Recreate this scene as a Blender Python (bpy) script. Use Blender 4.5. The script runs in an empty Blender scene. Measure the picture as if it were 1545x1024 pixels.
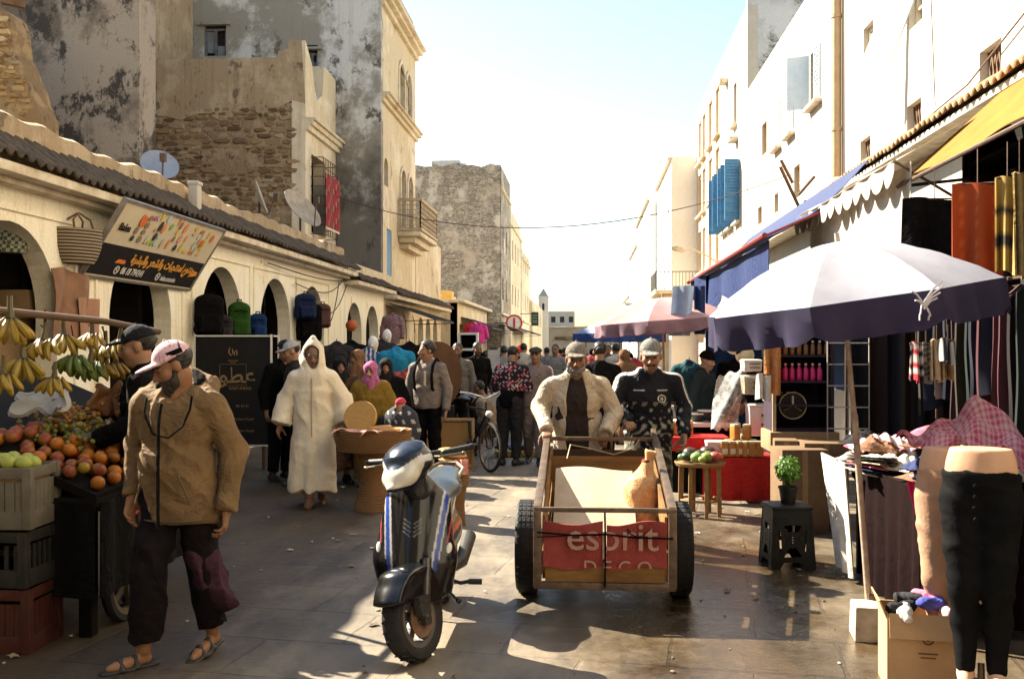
SKY_STRENGTH = .05
EXPOSURE = 2.35
import bpy, bmesh, math, random
import numpy as np
from mathutils import Vector, Matrix, Euler
from mathutils.geometry import tessellate_polygon
scene = bpy.context.scene
COL = scene.collection
R = math.radians
PI = math.pi
FPX = 1502.0                      # focal length in photograph pixels
EYE = 1.70                        # camera height
YAW = math.atan((885 - 772.5) / FPX)
HZ = 522.0
_c, _s = math.cos(YAW), math.sin(YAW)

def at(px, py, Y):
    """point at street distance Y that a direction of the photograph passes through"""
    u = (px - 772.5) / FPX; v = (HZ - py) / FPX
    t = Y / (_c + u * _s)
    return Vector((t * (-_s + u * _c), Y, EYE + v * t))
def gx(px, Y): return at(px, HZ, Y).x
def ground(px, py):
    u = (px - 772.5) / FPX; v = (HZ - py) / FPX
    t = -EYE / v
    return Vector((t * (-_s + u * _c), t * (_c + u * _s), 0))
def yat(px, X):
    """street distance at which the plane x = X is met in column px"""
    u = (px - 772.5) / FPX
    t = X / (-_s + u * _c)
    return t * (_c + u * _s)

# ------------------------------------------------------------------ materials
MATS = {}
class NT:
    def __init__(s, name):
        s.m = bpy.data.materials.new(name); s.m.use_nodes = True
        s.t = s.m.node_tree; s.t.nodes.clear()
        s.out = s.n('ShaderNodeOutputMaterial'); s.b = s.n('ShaderNodeBsdfPrincipled')
        s.l(s.b.outputs[0], s.out.inputs['Surface'])
        s.tc = s.n('ShaderNodeTexCoord')
    def n(s, ty, **k):
        o = s.t.nodes.new(ty)
        for a, v in k.items(): setattr(o, a, v)
        return o
    def l(s, a, b): s.t.links.new(a, b)
    def coord(s, scale=(1, 1, 1), kind='Object', rot=(0, 0, 0)):
        m = s.n('ShaderNodeMapping'); m.inputs['Scale'].default_value = scale; m.inputs['Rotation'].default_value = rot
        s.l(s.tc.outputs[kind], m.inputs['Vector']); return m.outputs[0]
    def noise(s, vec, scale, detail=5, rough=.6, dist=0):
        o = s.n('ShaderNodeTexNoise'); o.inputs['Scale'].default_value = scale; o.inputs['Detail'].default_value = detail
        o.inputs['Roughness'].default_value = rough; o.inputs['Distortion'].default_value = dist
        s.l(vec, o.inputs['Vector']); return o.outputs['Fac']
    def vor(s, vec, scale, feature='F1', out='Distance', rand=1):
        o = s.n('ShaderNodeTexVoronoi', feature=feature); o.inputs['Scale'].default_value = scale
        o.inputs['Randomness'].default_value = rand
        s.l(vec, o.inputs['Vector']); return o.outputs[out]
    def ramp(s, fac, stops, interp='LINEAR'):
        o = s.n('ShaderNodeValToRGB'); e = o.color_ramp; e.interpolation = interp
        while len(e.elements) < len(stops): e.elements.new(.5)
        for el, (p, c) in zip(e.elements, stops):
            el.position = p; el.color = (c, c, c, 1) if isinstance(c, (int, float)) else (*c, 1)
        s.l(fac, o.inputs[0]); return o.outputs[0]
    def mix(s, fac, a, b, mode='MIX'):
        o = s.n('ShaderNodeMix', data_type='RGBA', blend_type=mode)
        for i, v in ((0, fac), (6, a), (7, b)):
            if isinstance(v, (int, float)): o.inputs[i].default_value = v if i == 0 else (v, v, v, 1)
            elif isinstance(v, tuple): o.inputs[i].default_value = (*v, 1)
            else: s.l(v, o.inputs[i])
        return o.outputs[2]
    def math(s, op, a, b=0.0, c=0.0):
        o = s.n('ShaderNodeMath', operation=op)
        for i, v in enumerate((a, b, c)):
            if isinstance(v, (int, float)): o.inputs[i].default_value = v
            else: s.l(v, o.inputs[i])
        return o.outputs[0]
    def sep(s, vec):
        o = s.n('ShaderNodeSeparateXYZ'); s.l(vec, o.inputs[0]); return o.outputs
    def set(s, **k):
        for a, v in k.items():
            i = s.b.inputs[a.replace('_', ' ')]
            if isinstance(v, tuple): i.default_value = (*v, 1) if len(v) == 3 and len(i.default_value) == 4 else v
            elif isinstance(v, (int, float)): i.default_value = v
            else: s.l(v, i)
        return s
    def bump(s, h, strength=.3, dist=.02):
        o = s.n('ShaderNodeBump'); o.inputs['Strength'].default_value = strength; o.inputs['Distance'].default_value = dist
        s.l(h, o.inputs['Height']); s.l(o.outputs[0], s.b.inputs['Normal']); return s

def M(name, c1, c2=None, scale=6, rough=.7, bump=.25, bscale=60, metal=0, contrast=(.35, .68), bd=.01, coat=0, spec=.28, trans=0, stretch=(1, 1, 1), wr=0):
    """a worn everyday surface: two tones mixed by noise, fine roughness and bump"""
    if name in MATS: return MATS[name]
    t = NT(name)
    c2 = c2 or tuple(x * .72 for x in c1)
    v = t.coord(stretch)
    f = t.noise(v, scale, 6, .65)
    col = t.mix(t.ramp(f, [(contrast[0], 0.), (contrast[1], 1.)]), c1, c2)
    g = t.noise(v, bscale, 3, .6)
    t.set(Base_Color=col, Metallic=metal, Roughness=t.math('MULTIPLY_ADD', g, .3, rough - .15))
    if coat: t.set(Coat_Weight=coat)
    if spec is not None: t.set(Specular_IOR_Level=spec)
    if trans:
        tr = t.n('ShaderNodeBsdfTranslucent'); t.l(col, tr.inputs[0])
        mx = t.n('ShaderNodeMixShader'); mx.inputs[0].default_value = trans
        t.l(t.b.outputs[0], mx.inputs[1]); t.l(tr.outputs[0], mx.inputs[2]); t.l(mx.outputs[0], t.out.inputs['Surface'])
    if wr:   # creases: ridged noise added to the weave
        def ridge(sc, st): q = t.noise(t.coord(st), sc, 2, .5, 1.2); return t.math('SUBTRACT', 1., t.math('MULTIPLY', t.math('ABSOLUTE', t.math('SUBTRACT', q, .5)), 4.))
        h = t.math('MULTIPLY_ADD', ridge(5, (1, 1, .8)), 1., t.math('MULTIPLY_ADD', ridge(12, (.8, 1, 1.2)), .3, t.math('MULTIPLY', g, .12)))
        t.bump(h, min(1., wr), .03)
    elif bump: t.bump(g, bump, bd)
    MATS[name] = t.m
    return t.m

def VC(name='painted colours', rough=.75, bump=.25, bscale=120, bd=.006, sss=0, metal=0, coat=0, trans=0, mottle=.25, wr=0):
    """a surface whose pigment is stored per vertex (woven patterns, skin and lips, fruit)"""
    if name in MATS: return MATS[name]
    t = NT(name)
    a = t.n('ShaderNodeVertexColor', layer_name='Col')
    v = t.coord()
    g = t.noise(v, bscale, 4, .6)
    col = t.mix(1., a.outputs[0], t.ramp(g, [(.25, 1 - mottle), (.75, 1.)]), 'MULTIPLY')
    t.set(Base_Color=col, Roughness=rough, Metallic=metal)
    if sss: t.set(Subsurface_Weight=sss, Subsurface_Radius=(.02, .008, .004), Subsurface_Scale=.4)
    if coat: t.set(Coat_Weight=coat)
    if trans:
        tr = t.n('ShaderNodeBsdfTranslucent'); t.l(col, tr.inputs[0])
        mx = t.n('ShaderNodeMixShader'); mx.inputs[0].default_value = trans
        t.l(t.b.outputs[0], mx.inputs[1]); t.l(tr.outputs[0], mx.inputs[2]); t.l(mx.outputs[0], t.out.inputs['Surface'])
    t.set(Specular_IOR_Level=.3)
    if wr:
        q = t.noise(t.coord((1, 1, .8)), 11, 3, .5, 1.2); h = t.math('SUBTRACT', 1., t.math('MULTIPLY', t.math('ABSOLUTE', t.math('SUBTRACT', q, .5)), 4.)); t.bump(t.math('MULTIPLY_ADD', g, .12, h), wr, .02)
    elif bump: t.bump(g, bump, bd)
    MATS[name] = t.m
    return t.m

# ------------------------------------------------------------------ mesh builder
class MB:
    def __init__(s): s.v = []; s.f = []; s.mi = []; s.cur = 0; s.c = []; s.col = None
    def add(s, vs, fs, col=None):
        o = len(s.v)
        s.v.extend([tuple(p) for p in vs]); s.f.extend([tuple(i + o for i in f) for f in fs]); s.mi.extend([s.cur] * len(fs))
        s.c.extend([col or s.col or (1, 1, 1)] * len(vs))
        return s
    def box(s, c, d, rot=None, taper=1., col=None):
        """centre c, full size d, optional Euler/Matrix, top scaled by taper"""
        c = Vector(c); x, y, z = d[0] / 2, d[1] / 2, d[2] / 2
        m = rot if isinstance(rot, Matrix) else (Euler(rot).to_matrix() if rot else Matrix.Identity(3))
        p = [(-x, -y, -z), (x, -y, -z), (x, y, -z), (-x, y, -z), (-x * taper, -y * taper, z), (x * taper, -y * taper, z), (x * taper, y * taper, z), (-x * taper, y * taper, z)]
        return s.add([c + m @ Vector(q) for q in p], [(0, 3, 2, 1), (4, 5, 6, 7), (0, 1, 5, 4), (1, 2, 6, 5), (2, 3, 7, 6), (3, 0, 4, 7)], col)
    def bar(s, a, b, w, h=None, up=(0, 0, 1), col=None):
        a, b = Vector(a), Vector(b); h = h or w; d = (b - a); L = d.length
        if L < 1e-6: return s
        d.normalize(); u = Vector(up)
        if abs(d.dot(u)) > .98: u = Vector((0, 1, 0))
        x = d.cross(u).normalized(); z = x.cross(d)
        return s.box((a + b) / 2, (w, L, h), Matrix((x, d, z)).transposed(), 1., col)
    def tube(s, pts, r, n=8, cap=True, col=None, closed=False):
        pts = [Vector(p) for p in pts]; k = len(pts)
        rr = r if isinstance(r, (list, tuple)) else [r] * k
        vs, fs = [], []; prev = None
        for i, p in enumerate(pts):
            if closed: d = pts[(i + 1) % k] - pts[i - 1]
            else: d = pts[min(i + 1, k - 1)] - pts[max(i - 1, 0)]
            if d.length < 1e-9: d = Vector((0, 0, 1))
            d.normalize()
            if prev is None:
                u = Vector((0, 0, 1)) if abs(d.z) < .9 else Vector((1, 0, 0))
                x = d.cross(u).normalized()
            else:
                x = (prev - d * prev.dot(d))
                x = x.normalized() if x.length > 1e-6 else d.orthogonal().normalized()
            prev = x; y = d.cross(x)
            for j in range(n):
                a = 2 * PI * j / n
                vs.append(p + (x * math.cos(a) + y * math.sin(a)) * rr[i])
        for i in range(k if closed else k - 1):
            for j in range(n):
                a, b = i * n + j, i * n + (j + 1) % n; i2 = (i + 1) % k
                fs.append((a, b, i2 * n + (j + 1) % n, i2 * n + j))
        if cap and not closed:
            fs.append(tuple(range(n - 1, -1, -1))); fs.append(tuple((k - 1) * n + j for j in range(n)))
        return s.add(vs, fs, col)
    def lathe(s, prof, n=24, c=(0, 0, 0), axis='z', caps=True, col=None, sy=1., m=None):
        """prof: (radius, height) pairs"""
        vs, fs = [], []; c = Vector(c)
        for r, z in prof:
            for j in range(n):
                a = 2 * PI * j / n; x, y = r * math.cos(a), r * math.sin(a) * sy
                q = Vector((x, y, z)) if axis == 'z' else (Vector((z, x, y)) if axis == 'x' else Vector((x, z, y)))
                vs.append(c + (m @ q if m else q))
        k = len(prof)
        for i in range(k - 1):
            for j in range(n):
                a, b = i * n + j, i * n + (j + 1) % n
                fs.append((a, b, b + n, a + n))
        if caps:
            if prof[0][0] > 1e-5: fs.append(tuple(range(n - 1, -1, -1)))
            if prof[-1][0] > 1e-5: fs.append(tuple((k - 1) * n + j for j in range(n)))
        return s.add(vs, fs, col)
    def ell(s, c, r, n=12, k=8, col=None, rot=None, wob=0, seed=0):
        r = (r, r, r) if isinstance(r, (int, float)) else r
        rnd = random.Random(seed); ph = [rnd.uniform(0, 6) for _ in range(4)]
        m = rot if isinstance(rot, Matrix) else (Euler(rot).to_matrix() if rot else Matrix.Identity(3))
        c = Vector(c); vs = [c + m @ Vector((0, 0, -r[2]))]; fs = []
        for i in range(1, k):
            t = -PI / 2 + PI * i / k
            for j in range(n):
                a = 2 * PI * j / n
                w = 1 + wob * (math.sin(3 * a + ph[0] + 2 * t) * .6 + math.sin(5 * t + ph[1] + a * 2) * .5)
                vs.append(c + m @ Vector((r[0] * math.cos(t) * math.cos(a) * w, r[1] * math.cos(t) * math.sin(a) * w, r[2] * math.sin(t) * w)))
        vs.append(c + m @ Vector((0, 0, r[2]))); top = len(vs) - 1
        for j in range(n):
            fs.append((0, 1 + (j + 1) % n, 1 + j)); fs.append((top, top - n + j, top - n + (j + 1) % n))
        for i in range(k - 2):
            for j in range(n):
                a, b = 1 + i * n + j, 1 + i * n + (j + 1) % n
                fs.append((a, b, b + n, a + n))
        return s.add(vs, fs, col)
    def grid(s, fn, nu, nv, col=None, thick=0, closed_u=False):
        """sheet fn(u,v) -> point, u and v in 0..1; thick gives it a back"""
        P = [[Vector(fn(i / nu, j / nv)) for j in range(nv + 1)] for i in range(nu + 1)]
        vs = [p for row in P for p in row]; w = nv + 1
        fs = [(i * w + j, (i + 1) * w + j, (i + 1) * w + j + 1, i * w + j + 1) for i in range(nu) for j in range(nv)]
        if thick:
            N = []
            for i in range(nu + 1):
                for j in range(nv + 1):
                    a = P[min(i + 1, nu)][j] - P[max(i - 1, 0)][j]; b = P[i][min(j + 1, nv)] - P[i][max(j - 1, 0)]
                    q = a.cross(b); N.append(q.normalized() if q.length > 1e-9 else Vector((0, 0, 1)))
            o = len(vs); vs = vs + [p - q * thick for p, q in zip(vs, N)]
            fs += [tuple(reversed([k + o for k in f])) for f in fs]
            def rim(a, b): fs.append((a, b, b + o, a + o))
            for i in range(nu): rim((i + 1) * w, i * w); rim(i * w + nv, (i + 1) * w + nv)
            for j in range(nv): rim(j, j + 1); rim(nu * w + j + 1, nu * w + j)
        o = len(s.v); s.add(vs, fs, col)
        if callable(col):
            for i in range(nu + 1):
                for j in range(nv + 1):
                    k = i * w + j; s.c[o + k] = col(i / nu, j / nv)
                    if thick: s.c[o + k + (nu + 1) * w] = s.c[o + k]
        return s
    def plate(s, outer, holes, thick, m, col=None):
        """flat outline with holes, thickness along local -z, placed by matrix m (4x4)"""
        loops = [outer] + list(holes)
        tris = tessellate_polygon([[Vector((x, y, 0)) for x, y in lp] for lp in loops])
        flat = [p for lp in loops for p in lp]; n = len(flat)
        vs = [m @ Vector((x, y, 0)) for x, y in flat] + [m @ Vector((x, y, -thick)) for x, y in flat]
        fs = []
        for t in tris:
            a, b, c = t
            (x0, y0), (x1, y1), (x2, y2) = flat[a], flat[b], flat[c]
            if (x1 - x0) * (y2 - y0) - (x2 - x0) * (y1 - y0) < 0: a, c = c, a
            fs.append((a, b, c)); fs.append((c + n, b + n, a + n))
        o = 0
        for li, lp in enumerate(loops):
            k = len(lp); area = sum(lp[i][0] * lp[(i + 1) % k][1] - lp[(i + 1) % k][0] * lp[i][1] for i in range(k))
            fwd = (area > 0) == (li == 0)
            for i in range(k):
                a, b = o + i, o + (i + 1) % k
                if not fwd: a, b = b, a
                fs.append((a, a + n, b + n, b))
            o += k
        return s.add(vs, fs, col)
    def text(s, body, size, m, depth=.004, col=None, align='CENTER', shear=0, bold=0):
        c = bpy.data.curves.new('lettering', 'FONT'); c.body = body; c.size = size; c.extrude = depth / 2; c.align_x = align; c.shear = shear
        c.resolution_u = 3; c.offset = bold
        o = bpy.data.objects.new('lettering', c); COL.objects.link(o)
        dg = bpy.context.evaluated_depsgraph_get(); me = bpy.data.meshes.new_from_object(o.evaluated_get(dg))
        s.add([m @ v.co for v in me.vertices], [tuple(p.vertices) for p in me.polygons], col)
        bpy.data.objects.remove(o); bpy.data.curves.remove(c); bpy.data.meshes.remove(me)
        return s
    def build(s, name, mats, parent=None, bevel=0, smooth=40, seg=2, loc=None, merge=0):
        me = bpy.data.meshes.new(name); me.from_pydata(s.v, [], s.f)
        mats = mats if isinstance(mats, (list, tuple)) else [mats]
        for m in mats: me.materials.append(m)
        if len(mats) > 1: me.polygons.foreach_set('material_index', s.mi)
        if any(c != (1, 1, 1) for c in s.c):
            ca = me.color_attributes.new('Col', 'FLOAT_COLOR', 'POINT')
            ca.data.foreach_set('color', np.array([(*c[:3], 1) for c in s.c], dtype=np.float32).ravel())
        if bevel or merge:
            b = bmesh.new(); b.from_mesh(me)
            if merge: bmesh.ops.remove_doubles(b, verts=b.verts, dist=merge)
            if bevel:
                ed = [e for e in b.edges if len(e.link_faces) == 2 and e.calc_face_angle(0) > R(35)]
                bmesh.ops.bevel(b, geom=ed, offset=bevel, segments=seg, affect='EDGES', profile=.6, clamp_overlap=True)
            b.to_mesh(me); b.free()
        if smooth: 
            me.polygons.foreach_set('use_smooth', [True] * len(me.polygons))
            me.set_sharp_from_angle(angle=R(smooth))
        me.update()
        o = bpy.data.objects.new(name, me); COL.objects.link(o)
        if parent: o.parent = parent
        if loc is not None: o.location = loc
        return o

def tag(o, label=None, cat=None, group=None, kind=None):
    if label: o['label'] = label
    if cat: o['category'] = cat
    if group: o['group'] = group
    if kind: o['kind'] = kind
    return o
def thing(name, label, cat, loc=(0, 0, 0), rz=0, group=None):
    o = bpy.data.objects.new(name, None); COL.objects.link(o); o.empty_display_size = .1
    o.location = loc; o.rotation_euler = (0, 0, rz)
    return tag(o, label, cat, group)
def dup(o, loc=None, rz=None, label=None, group=None, parent=None, scale=None):
    c = o.copy(); COL.objects.link(c)
    if parent: c.parent = parent
    if loc is not None: c.location = loc
    if rz is not None: c.rotation_euler = (c.rotation_euler[0], c.rotation_euler[1], rz)
    if scale: c.scale = (scale,) * 3 if isinstance(scale, (int, float)) else scale
    if label: c['label'] = label
    if group: c['group'] = group
    for ch in list(o.children): dup(ch, parent=c)
    return c
def T(x=0, y=0, z=0, rx=0, ry=0, rz=0): return Matrix.Translation((x, y, z)) @ Euler((rx, ry, rz)).to_matrix().to_4x4()

# ------------------------------------------------------------------ soft bodies from distance fields
rng = np.random.default_rng(7)
class SDF:
    """distance field of rounded limbs blended smoothly, meshed as one continuous surface"""
    def __init__(s): s.p = []
    def rc(s, a, b, ra, rb=None, k=.02, f=(1, 1, 1), op='u', m=None):
        s.p.append(('rc', np.array(a, float), np.array(b, float), ra, ra if rb is None else rb, k, np.array(f, float), op, m)); return s
    def ch(s, pts, rs, k=.02, f=(1, 1, 1)):
        for i in range(len(pts) - 1): s.rc(pts[i], pts[i + 1], rs[i], rs[i + 1], k, f)
        return s
    def cc(s, a, b, ra, rb, k=.01, f=(1, 1, 1), op='u'):
        """cone with flat ends: sleeves, trouser legs, skirts"""
        s.p.append(('cc', np.array(a, float), np.array(b, float), ra, rb, k, np.array(f, float), op, None)); return s
    def el(s, c, r, k=.02, op='u', m=None):
        r = (r, r, r) if isinstance(r, (int, float)) else r
        s.p.append(('el', np.array(c, float), np.array(r, float), None, None, k, None, op, m)); return s
    def bx(s, c, d, r=.01, k=.0, op='u', m=None):
        s.p.append(('bx', np.array(c, float), np.array(d, float) / 2, r, None, k, None, op, m)); return s
    def cut(s, p, n, k=.006):
        """remove the side that n points to"""
        n = np.array(n, float); s.p.append(('cut', np.array(p, float), n / np.linalg.norm(n), None, None, k, None, 'i', None)); return s
    def _box(s, q, pad):
        t = q[0]
        if t == 'cut': return None
        if t in ('rc', 'cc'):
            r = max(q[3], q[4]); f = q[6]
            lo = np.minimum(q[1], q[2]) - r / np.minimum(1 / f, 1) * 1.0; hi = np.maximum(q[1], q[2]) + r * np.maximum(f, 1)
            lo = np.minimum(q[1], q[2]) - r * np.maximum(f, 1)
        else:
            e = q[2] if t == 'el' else q[2] + 0
            if q[8] is not None: e = np.abs(np.array(q[8])) @ e
            lo, hi = q[1] - e, q[1] + e
        return lo - pad, hi + pad
    def field(s, h, disp=None, amp=.02):
        bs = [s._box(q, .0) for q in s.p if q[7] == 'u' and q[0] != 'cut']
        lo = np.min([b[0] for b in bs], 0) - 3 * h - amp; hi = np.max([b[1] for b in bs], 0) + 3 * h + amp
        n = np.ceil((hi - lo) / h).astype(int) + 1
        ax = [lo[i] + h * np.arange(n[i]) for i in range(3)]
        D = np.full(n, .5, np.float32)
        for q in s.p:
            t, k, op = q[0], max(q[5], 1e-5), q[7]
            b = s._box(q, k + 3 * h)
            if b is None: sl = tuple(slice(0, n[i]) for i in range(3))
            else:
                i0 = np.clip(np.floor((b[0] - lo) / h).astype(int), 0, n); i1 = np.clip(np.ceil((b[1] - lo) / h).astype(int) + 1, 0, n)
                if np.any(i1 <= i0): continue
                sl = tuple(slice(i0[i], i1[i]) for i in range(3))
            X, Y, Z = [ax[i][sl[i]].astype(np.float32).reshape([-1 if j == i else 1 for j in range(3)]) for i in range(3)]
            if t == 'cut':
                d = (X - q[1][0]) * q[2][0] + (Y - q[1][1]) * q[2][1] + (Z - q[1][2]) * q[2][2]
            elif t == 'cc':
                a, bb, f = q[1], q[2], q[6]; ba = (bb - a) / f; L = float(np.linalg.norm(ba)); ba = ba / L
                px, py, pz = (X - a[0]) / f[0], (Y - a[1]) / f[1], (Z - a[2]) / f[2]
                w = px * ba[0] + py * ba[1] + pz * ba[2]
                rad = np.sqrt((px - w * ba[0]) ** 2 + (py - w * ba[1]) ** 2 + (pz - w * ba[2]) ** 2)
                d = np.maximum(rad - (q[3] + (q[4] - q[3]) * np.clip(w / L, 0, 1)), np.maximum(-w, w - L)) * min(f.min(), 1)
            elif t == 'rc':
                a, bb, f = q[1], q[2], q[6]; ba = (bb - a) / f; L = max(float(ba @ ba), 1e-12)
                px, py, pz = (X - a[0]) / f[0], (Y - a[1]) / f[1], (Z - a[2]) / f[2]
                w = np.clip((px * ba[0] + py * ba[1] + pz * ba[2]) / L, 0, 1)
                d = np.sqrt((px - w * ba[0]) ** 2 + (py - w * ba[1]) ** 2 + (pz - w * ba[2]) ** 2) - (q[3] + (q[4] - q[3]) * w)
                d = d * min(f.min(), 1)
            else:
                px, py, pz = X - q[1][0], Y - q[1][1], Z - q[1][2]
                if q[8] is not None:
                    m = np.array(q[8]).T
                    px, py, pz = m[0, 0] * px + m[0, 1] * py + m[0, 2] * pz, m[1, 0] * px + m[1, 1] * py + m[1, 2] * pz, m[2, 0] * px + m[2, 1] * py + m[2, 2] * pz
                r = q[2]
                if t == 'el':
                    k0 = np.sqrt((px / r[0]) ** 2 + (py / r[1]) ** 2 + (pz / r[2]) ** 2)
                    k1 = np.sqrt((px / r[0] ** 2) ** 2 + (py / r[1] ** 2) ** 2 + (pz / r[2] ** 2) ** 2)
                    d = k0 * (k0 - 1) / np.maximum(k1, 1e-6)
                else:
                    e = q[3]; ax_, ay, az = np.abs(px) - r[0] + e, np.abs(py) - r[1] + e, np.abs(pz) - r[2] + e
                    d = np.sqrt(np.maximum(ax_, 0) ** 2 + np.maximum(ay, 0) ** 2 + np.maximum(az, 0) ** 2) + np.minimum(np.maximum(np.maximum(ax_, ay), az), 0) - e
            V = D[sl]
            if op == 'u':
                hh = np.maximum(k - np.abs(V - d), 0) / k; V[...] = np.minimum(V, d) - hh * hh * k * .25
            elif op == 's':
                d = -d; hh = np.maximum(k - np.abs(V - d), 0) / k; V[...] = np.maximum(V, d) + hh * hh * k * .25
            else:
                hh = np.maximum(k - np.abs(V - d), 0) / k; V[...] = np.maximum(V, d) + hh * hh * k * .25
        if disp is not None:
            I = np.argwhere(np.abs(D) < amp + 2 * h)
            P = lo + I * h
            D[I[:, 0], I[:, 1], I[:, 2]] += disp(P).astype(np.float32)
        return D, lo
    def mesh(s, h=.01, disp=None, amp=.02, relax=1):
        D, lo = s.field(h, disp, amp)
        S = D < 0
        n = D.shape
        cnt = np.zeros((n[0] - 1, n[1] - 1, n[2] - 1), np.int8)
        for i in (0, 1):
            for j in (0, 1):
                for k in (0, 1): cnt += S[i:n[0] - 1 + i, j:n[1] - 1 + j, k:n[2] - 1 + k]
        I = np.argwhere((cnt > 0) & (cnt < 8))
        idx = np.full(cnt.shape, -1, np.int32); idx[I[:, 0], I[:, 1], I[:, 2]] = np.arange(len(I))
        acc = np.zeros((len(I), 3)); num = np.zeros(len(I))
        co = [(i, j, k) for i in (0, 1) for j in (0, 1) for k in (0, 1)]
        val = {c: D[I[:, 0] + c[0], I[:, 1] + c[1], I[:, 2] + c[2]] for c in co}
        for a in co:
            for ax in range(3):
                if a[ax]: continue
                b = tuple(1 if i == ax else a[i] for i in range(3))
                va, vb = val[a], val[b]; cr = (va < 0) != (vb < 0)
                t = np.where(cr, va / np.where(np.abs(va - vb) < 1e-9, 1, va - vb), 0)
                p = np.tile(np.array(a, float), (len(I), 1)); p[:, ax] += t
                acc[cr] += p[cr]; num[cr] += 1
        V = lo + h * (I + acc / np.maximum(num, 1)[:, None])
        Q = []
        for ax in range(3):
            o1, o2 = (ax + 1) % 3, (ax + 2) % 3
            s0 = [slice(None)] * 3; s1 = [slice(None)] * 3; s0[ax] = slice(0, -1); s1[ax] = slice(1, None)
            A, B = S[tuple(s0)], S[tuple(s1)]
            E = np.argwhere(A != B)
            ok = (E[:, o1] > 0) & (E[:, o2] > 0) & (E[:, o1] < n[o1] - 1) & (E[:, o2] < n[o2] - 1)
            E = E[ok]
            ins = A[E[:, 0], E[:, 1], E[:, 2]]
            def cell(d1, d2):
                c = E.copy(); c[:, o1] -= d1; c[:, o2] -= d2
                return idx[c[:, 0], c[:, 1], c[:, 2]]
            q = np.stack([cell(1, 1), cell(0, 1), cell(0, 0), cell(1, 0)], 1)
            q[~ins] = q[~ins][:, ::-1]
            Q.append(q)
        Q = np.concatenate(Q); Q = Q[(Q >= 0).all(1)]
        for _ in range(relax):
            e = np.concatenate([Q[:, [0, 1]], Q[:, [1, 2]], Q[:, [2, 3]], Q[:, [3, 0]]])
            sm = np.zeros_like(V); ct = np.zeros(len(V))
            np.add.at(sm, e[:, 0], V[e[:, 1]]); np.add.at(ct, e[:, 0], 1); np.add.at(sm, e[:, 1], V[e[:, 0]]); np.add.at(ct, e[:, 1], 1)
            V = V * .5 + .5 * sm / np.maximum(ct, 1)[:, None]
        return V, Q
    def build(s, name, mats, parent=None, h=.01, disp=None, amp=.02, relax=1, colour=None, midx=None, loc=None):
        V, Q = s.mesh(h, disp, amp, relax)
        me = bpy.data.meshes.new(name)
        me.vertices.add(len(V)); me.vertices.foreach_set('co', V.astype(np.float32).ravel())
        me.loops.add(Q.size); me.loops.foreach_set('vertex_index', Q.astype(np.int32).ravel())
        me.polygons.add(len(Q)); me.polygons.foreach_set('loop_start', np.arange(0, Q.size, 4, dtype=np.int32))
        mats = mats if isinstance(mats, (list, tuple)) else [mats]
        for m in mats: me.materials.append(m)
        me.update(calc_edges=True)
        me.polygons.foreach_set('use_smooth', np.ones(len(Q), bool))
        if midx is not None: me.polygons.foreach_set('material_index', midx(V[Q].mean(1)).astype(np.int32))
        if colour is not None:
            c = colour(V); c = np.concatenate([c, np.ones((len(c), 1))], 1).astype(np.float32)
            ca = me.color_attributes.new('Col', 'FLOAT_COLOR', 'POINT'); ca.data.foreach_set('color', c.ravel())
        o = bpy.data.objects.new(name, me); COL.objects.link(o)
        if parent: o.parent = parent
        if loc is not None: o.location = loc
        return o
def wrinkles(freq=28, amp=.006, seed=0, stretch=(1, 1, .5), n=5):
    """soft cloth folds: warped ridged waves, deeper in some places than others"""
    g = np.random.default_rng(seed); W = []
    for _ in range(n):
        d = g.normal(size=3) * np.array(stretch); d /= np.linalg.norm(d); W.append((d * freq * g.uniform(.45, 1.5), g.uniform(0, 6.28), g.uniform(.5, 1)))
    def f(P):
        w = .06 * np.stack([np.sin(P[:, 1] * 13 + P[:, 2] * 9 + seed), np.sin(P[:, 2] * 11 + P[:, 0] * 10), np.sin(P[:, 0] * 12 - P[:, 1] * 8)], 1)
        q = P + w; r = np.zeros(len(P))
        for i, (k, ph, a) in enumerate(W):
            m = .5 + .5 * np.sin(P @ (W[(i + 1) % n][0] * .22) + ph * 2)
            r += m * a * (1 - np.abs(np.sin(q @ k * .5 + ph))) ** 2
        return -(r / n - .09) * amp * 9
    return f
# ------------------------------------------------------------------ camera, sun, sky
cam = bpy.data.cameras.new('camera'); co = bpy.data.objects.new('camera', cam); COL.objects.link(co)
co.location = (0, 0, EYE); co.rotation_euler = (R(90), 0, YAW)
cam.sensor_width = 36; cam.lens = 36 * FPX / 1545; cam.shift_y = (HZ - 512) / 1545 * 1.0; cam.clip_end = 2000; cam.clip_start = .05
scene.camera = co
SUNV = Vector((1.05, -.62, -1.0)).normalized()            # the way the light travels
ELEV = math.asin(-SUNV.z); AZ = math.atan2(-SUNV.x, -SUNV.y)     # azimuth of the sun, clockwise from +Y
sl = bpy.data.lights.new('sun', 'SUN'); so = bpy.data.objects.new('sun', sl); COL.objects.link(so)
so.rotation_euler = SUNV.to_track_quat('-Z', 'Y').to_euler(); so.location = (-8, 6, 15)
sl.energy = 5.0; sl.angle = R(.5); sl.color = (1, .91, .74)
w = bpy.data.worlds.new('World'); scene.world = w; w.use_nodes = True
wt = w.node_tree; wt.nodes.clear()
wo = wt.nodes.new('ShaderNodeOutputWorld'); wb = wt.nodes.new('ShaderNodeBackground'); sk = wt.nodes.new('ShaderNodeTexSky')
sk.sky_type = 'NISHITA'; sk.sun_disc = False; sk.sun_elevation = ELEV; sk.sun_rotation = AZ; sk.dust_density = .8; sk.air_density = 1.45; sk.ozone_density = .6
wb.inputs[1].default_value = SKY_STRENGTH
wt.links.new(sk.outputs[0], wb.inputs[0]); wt.links.new(wb.outputs[0], wo.inputs[0])
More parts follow.
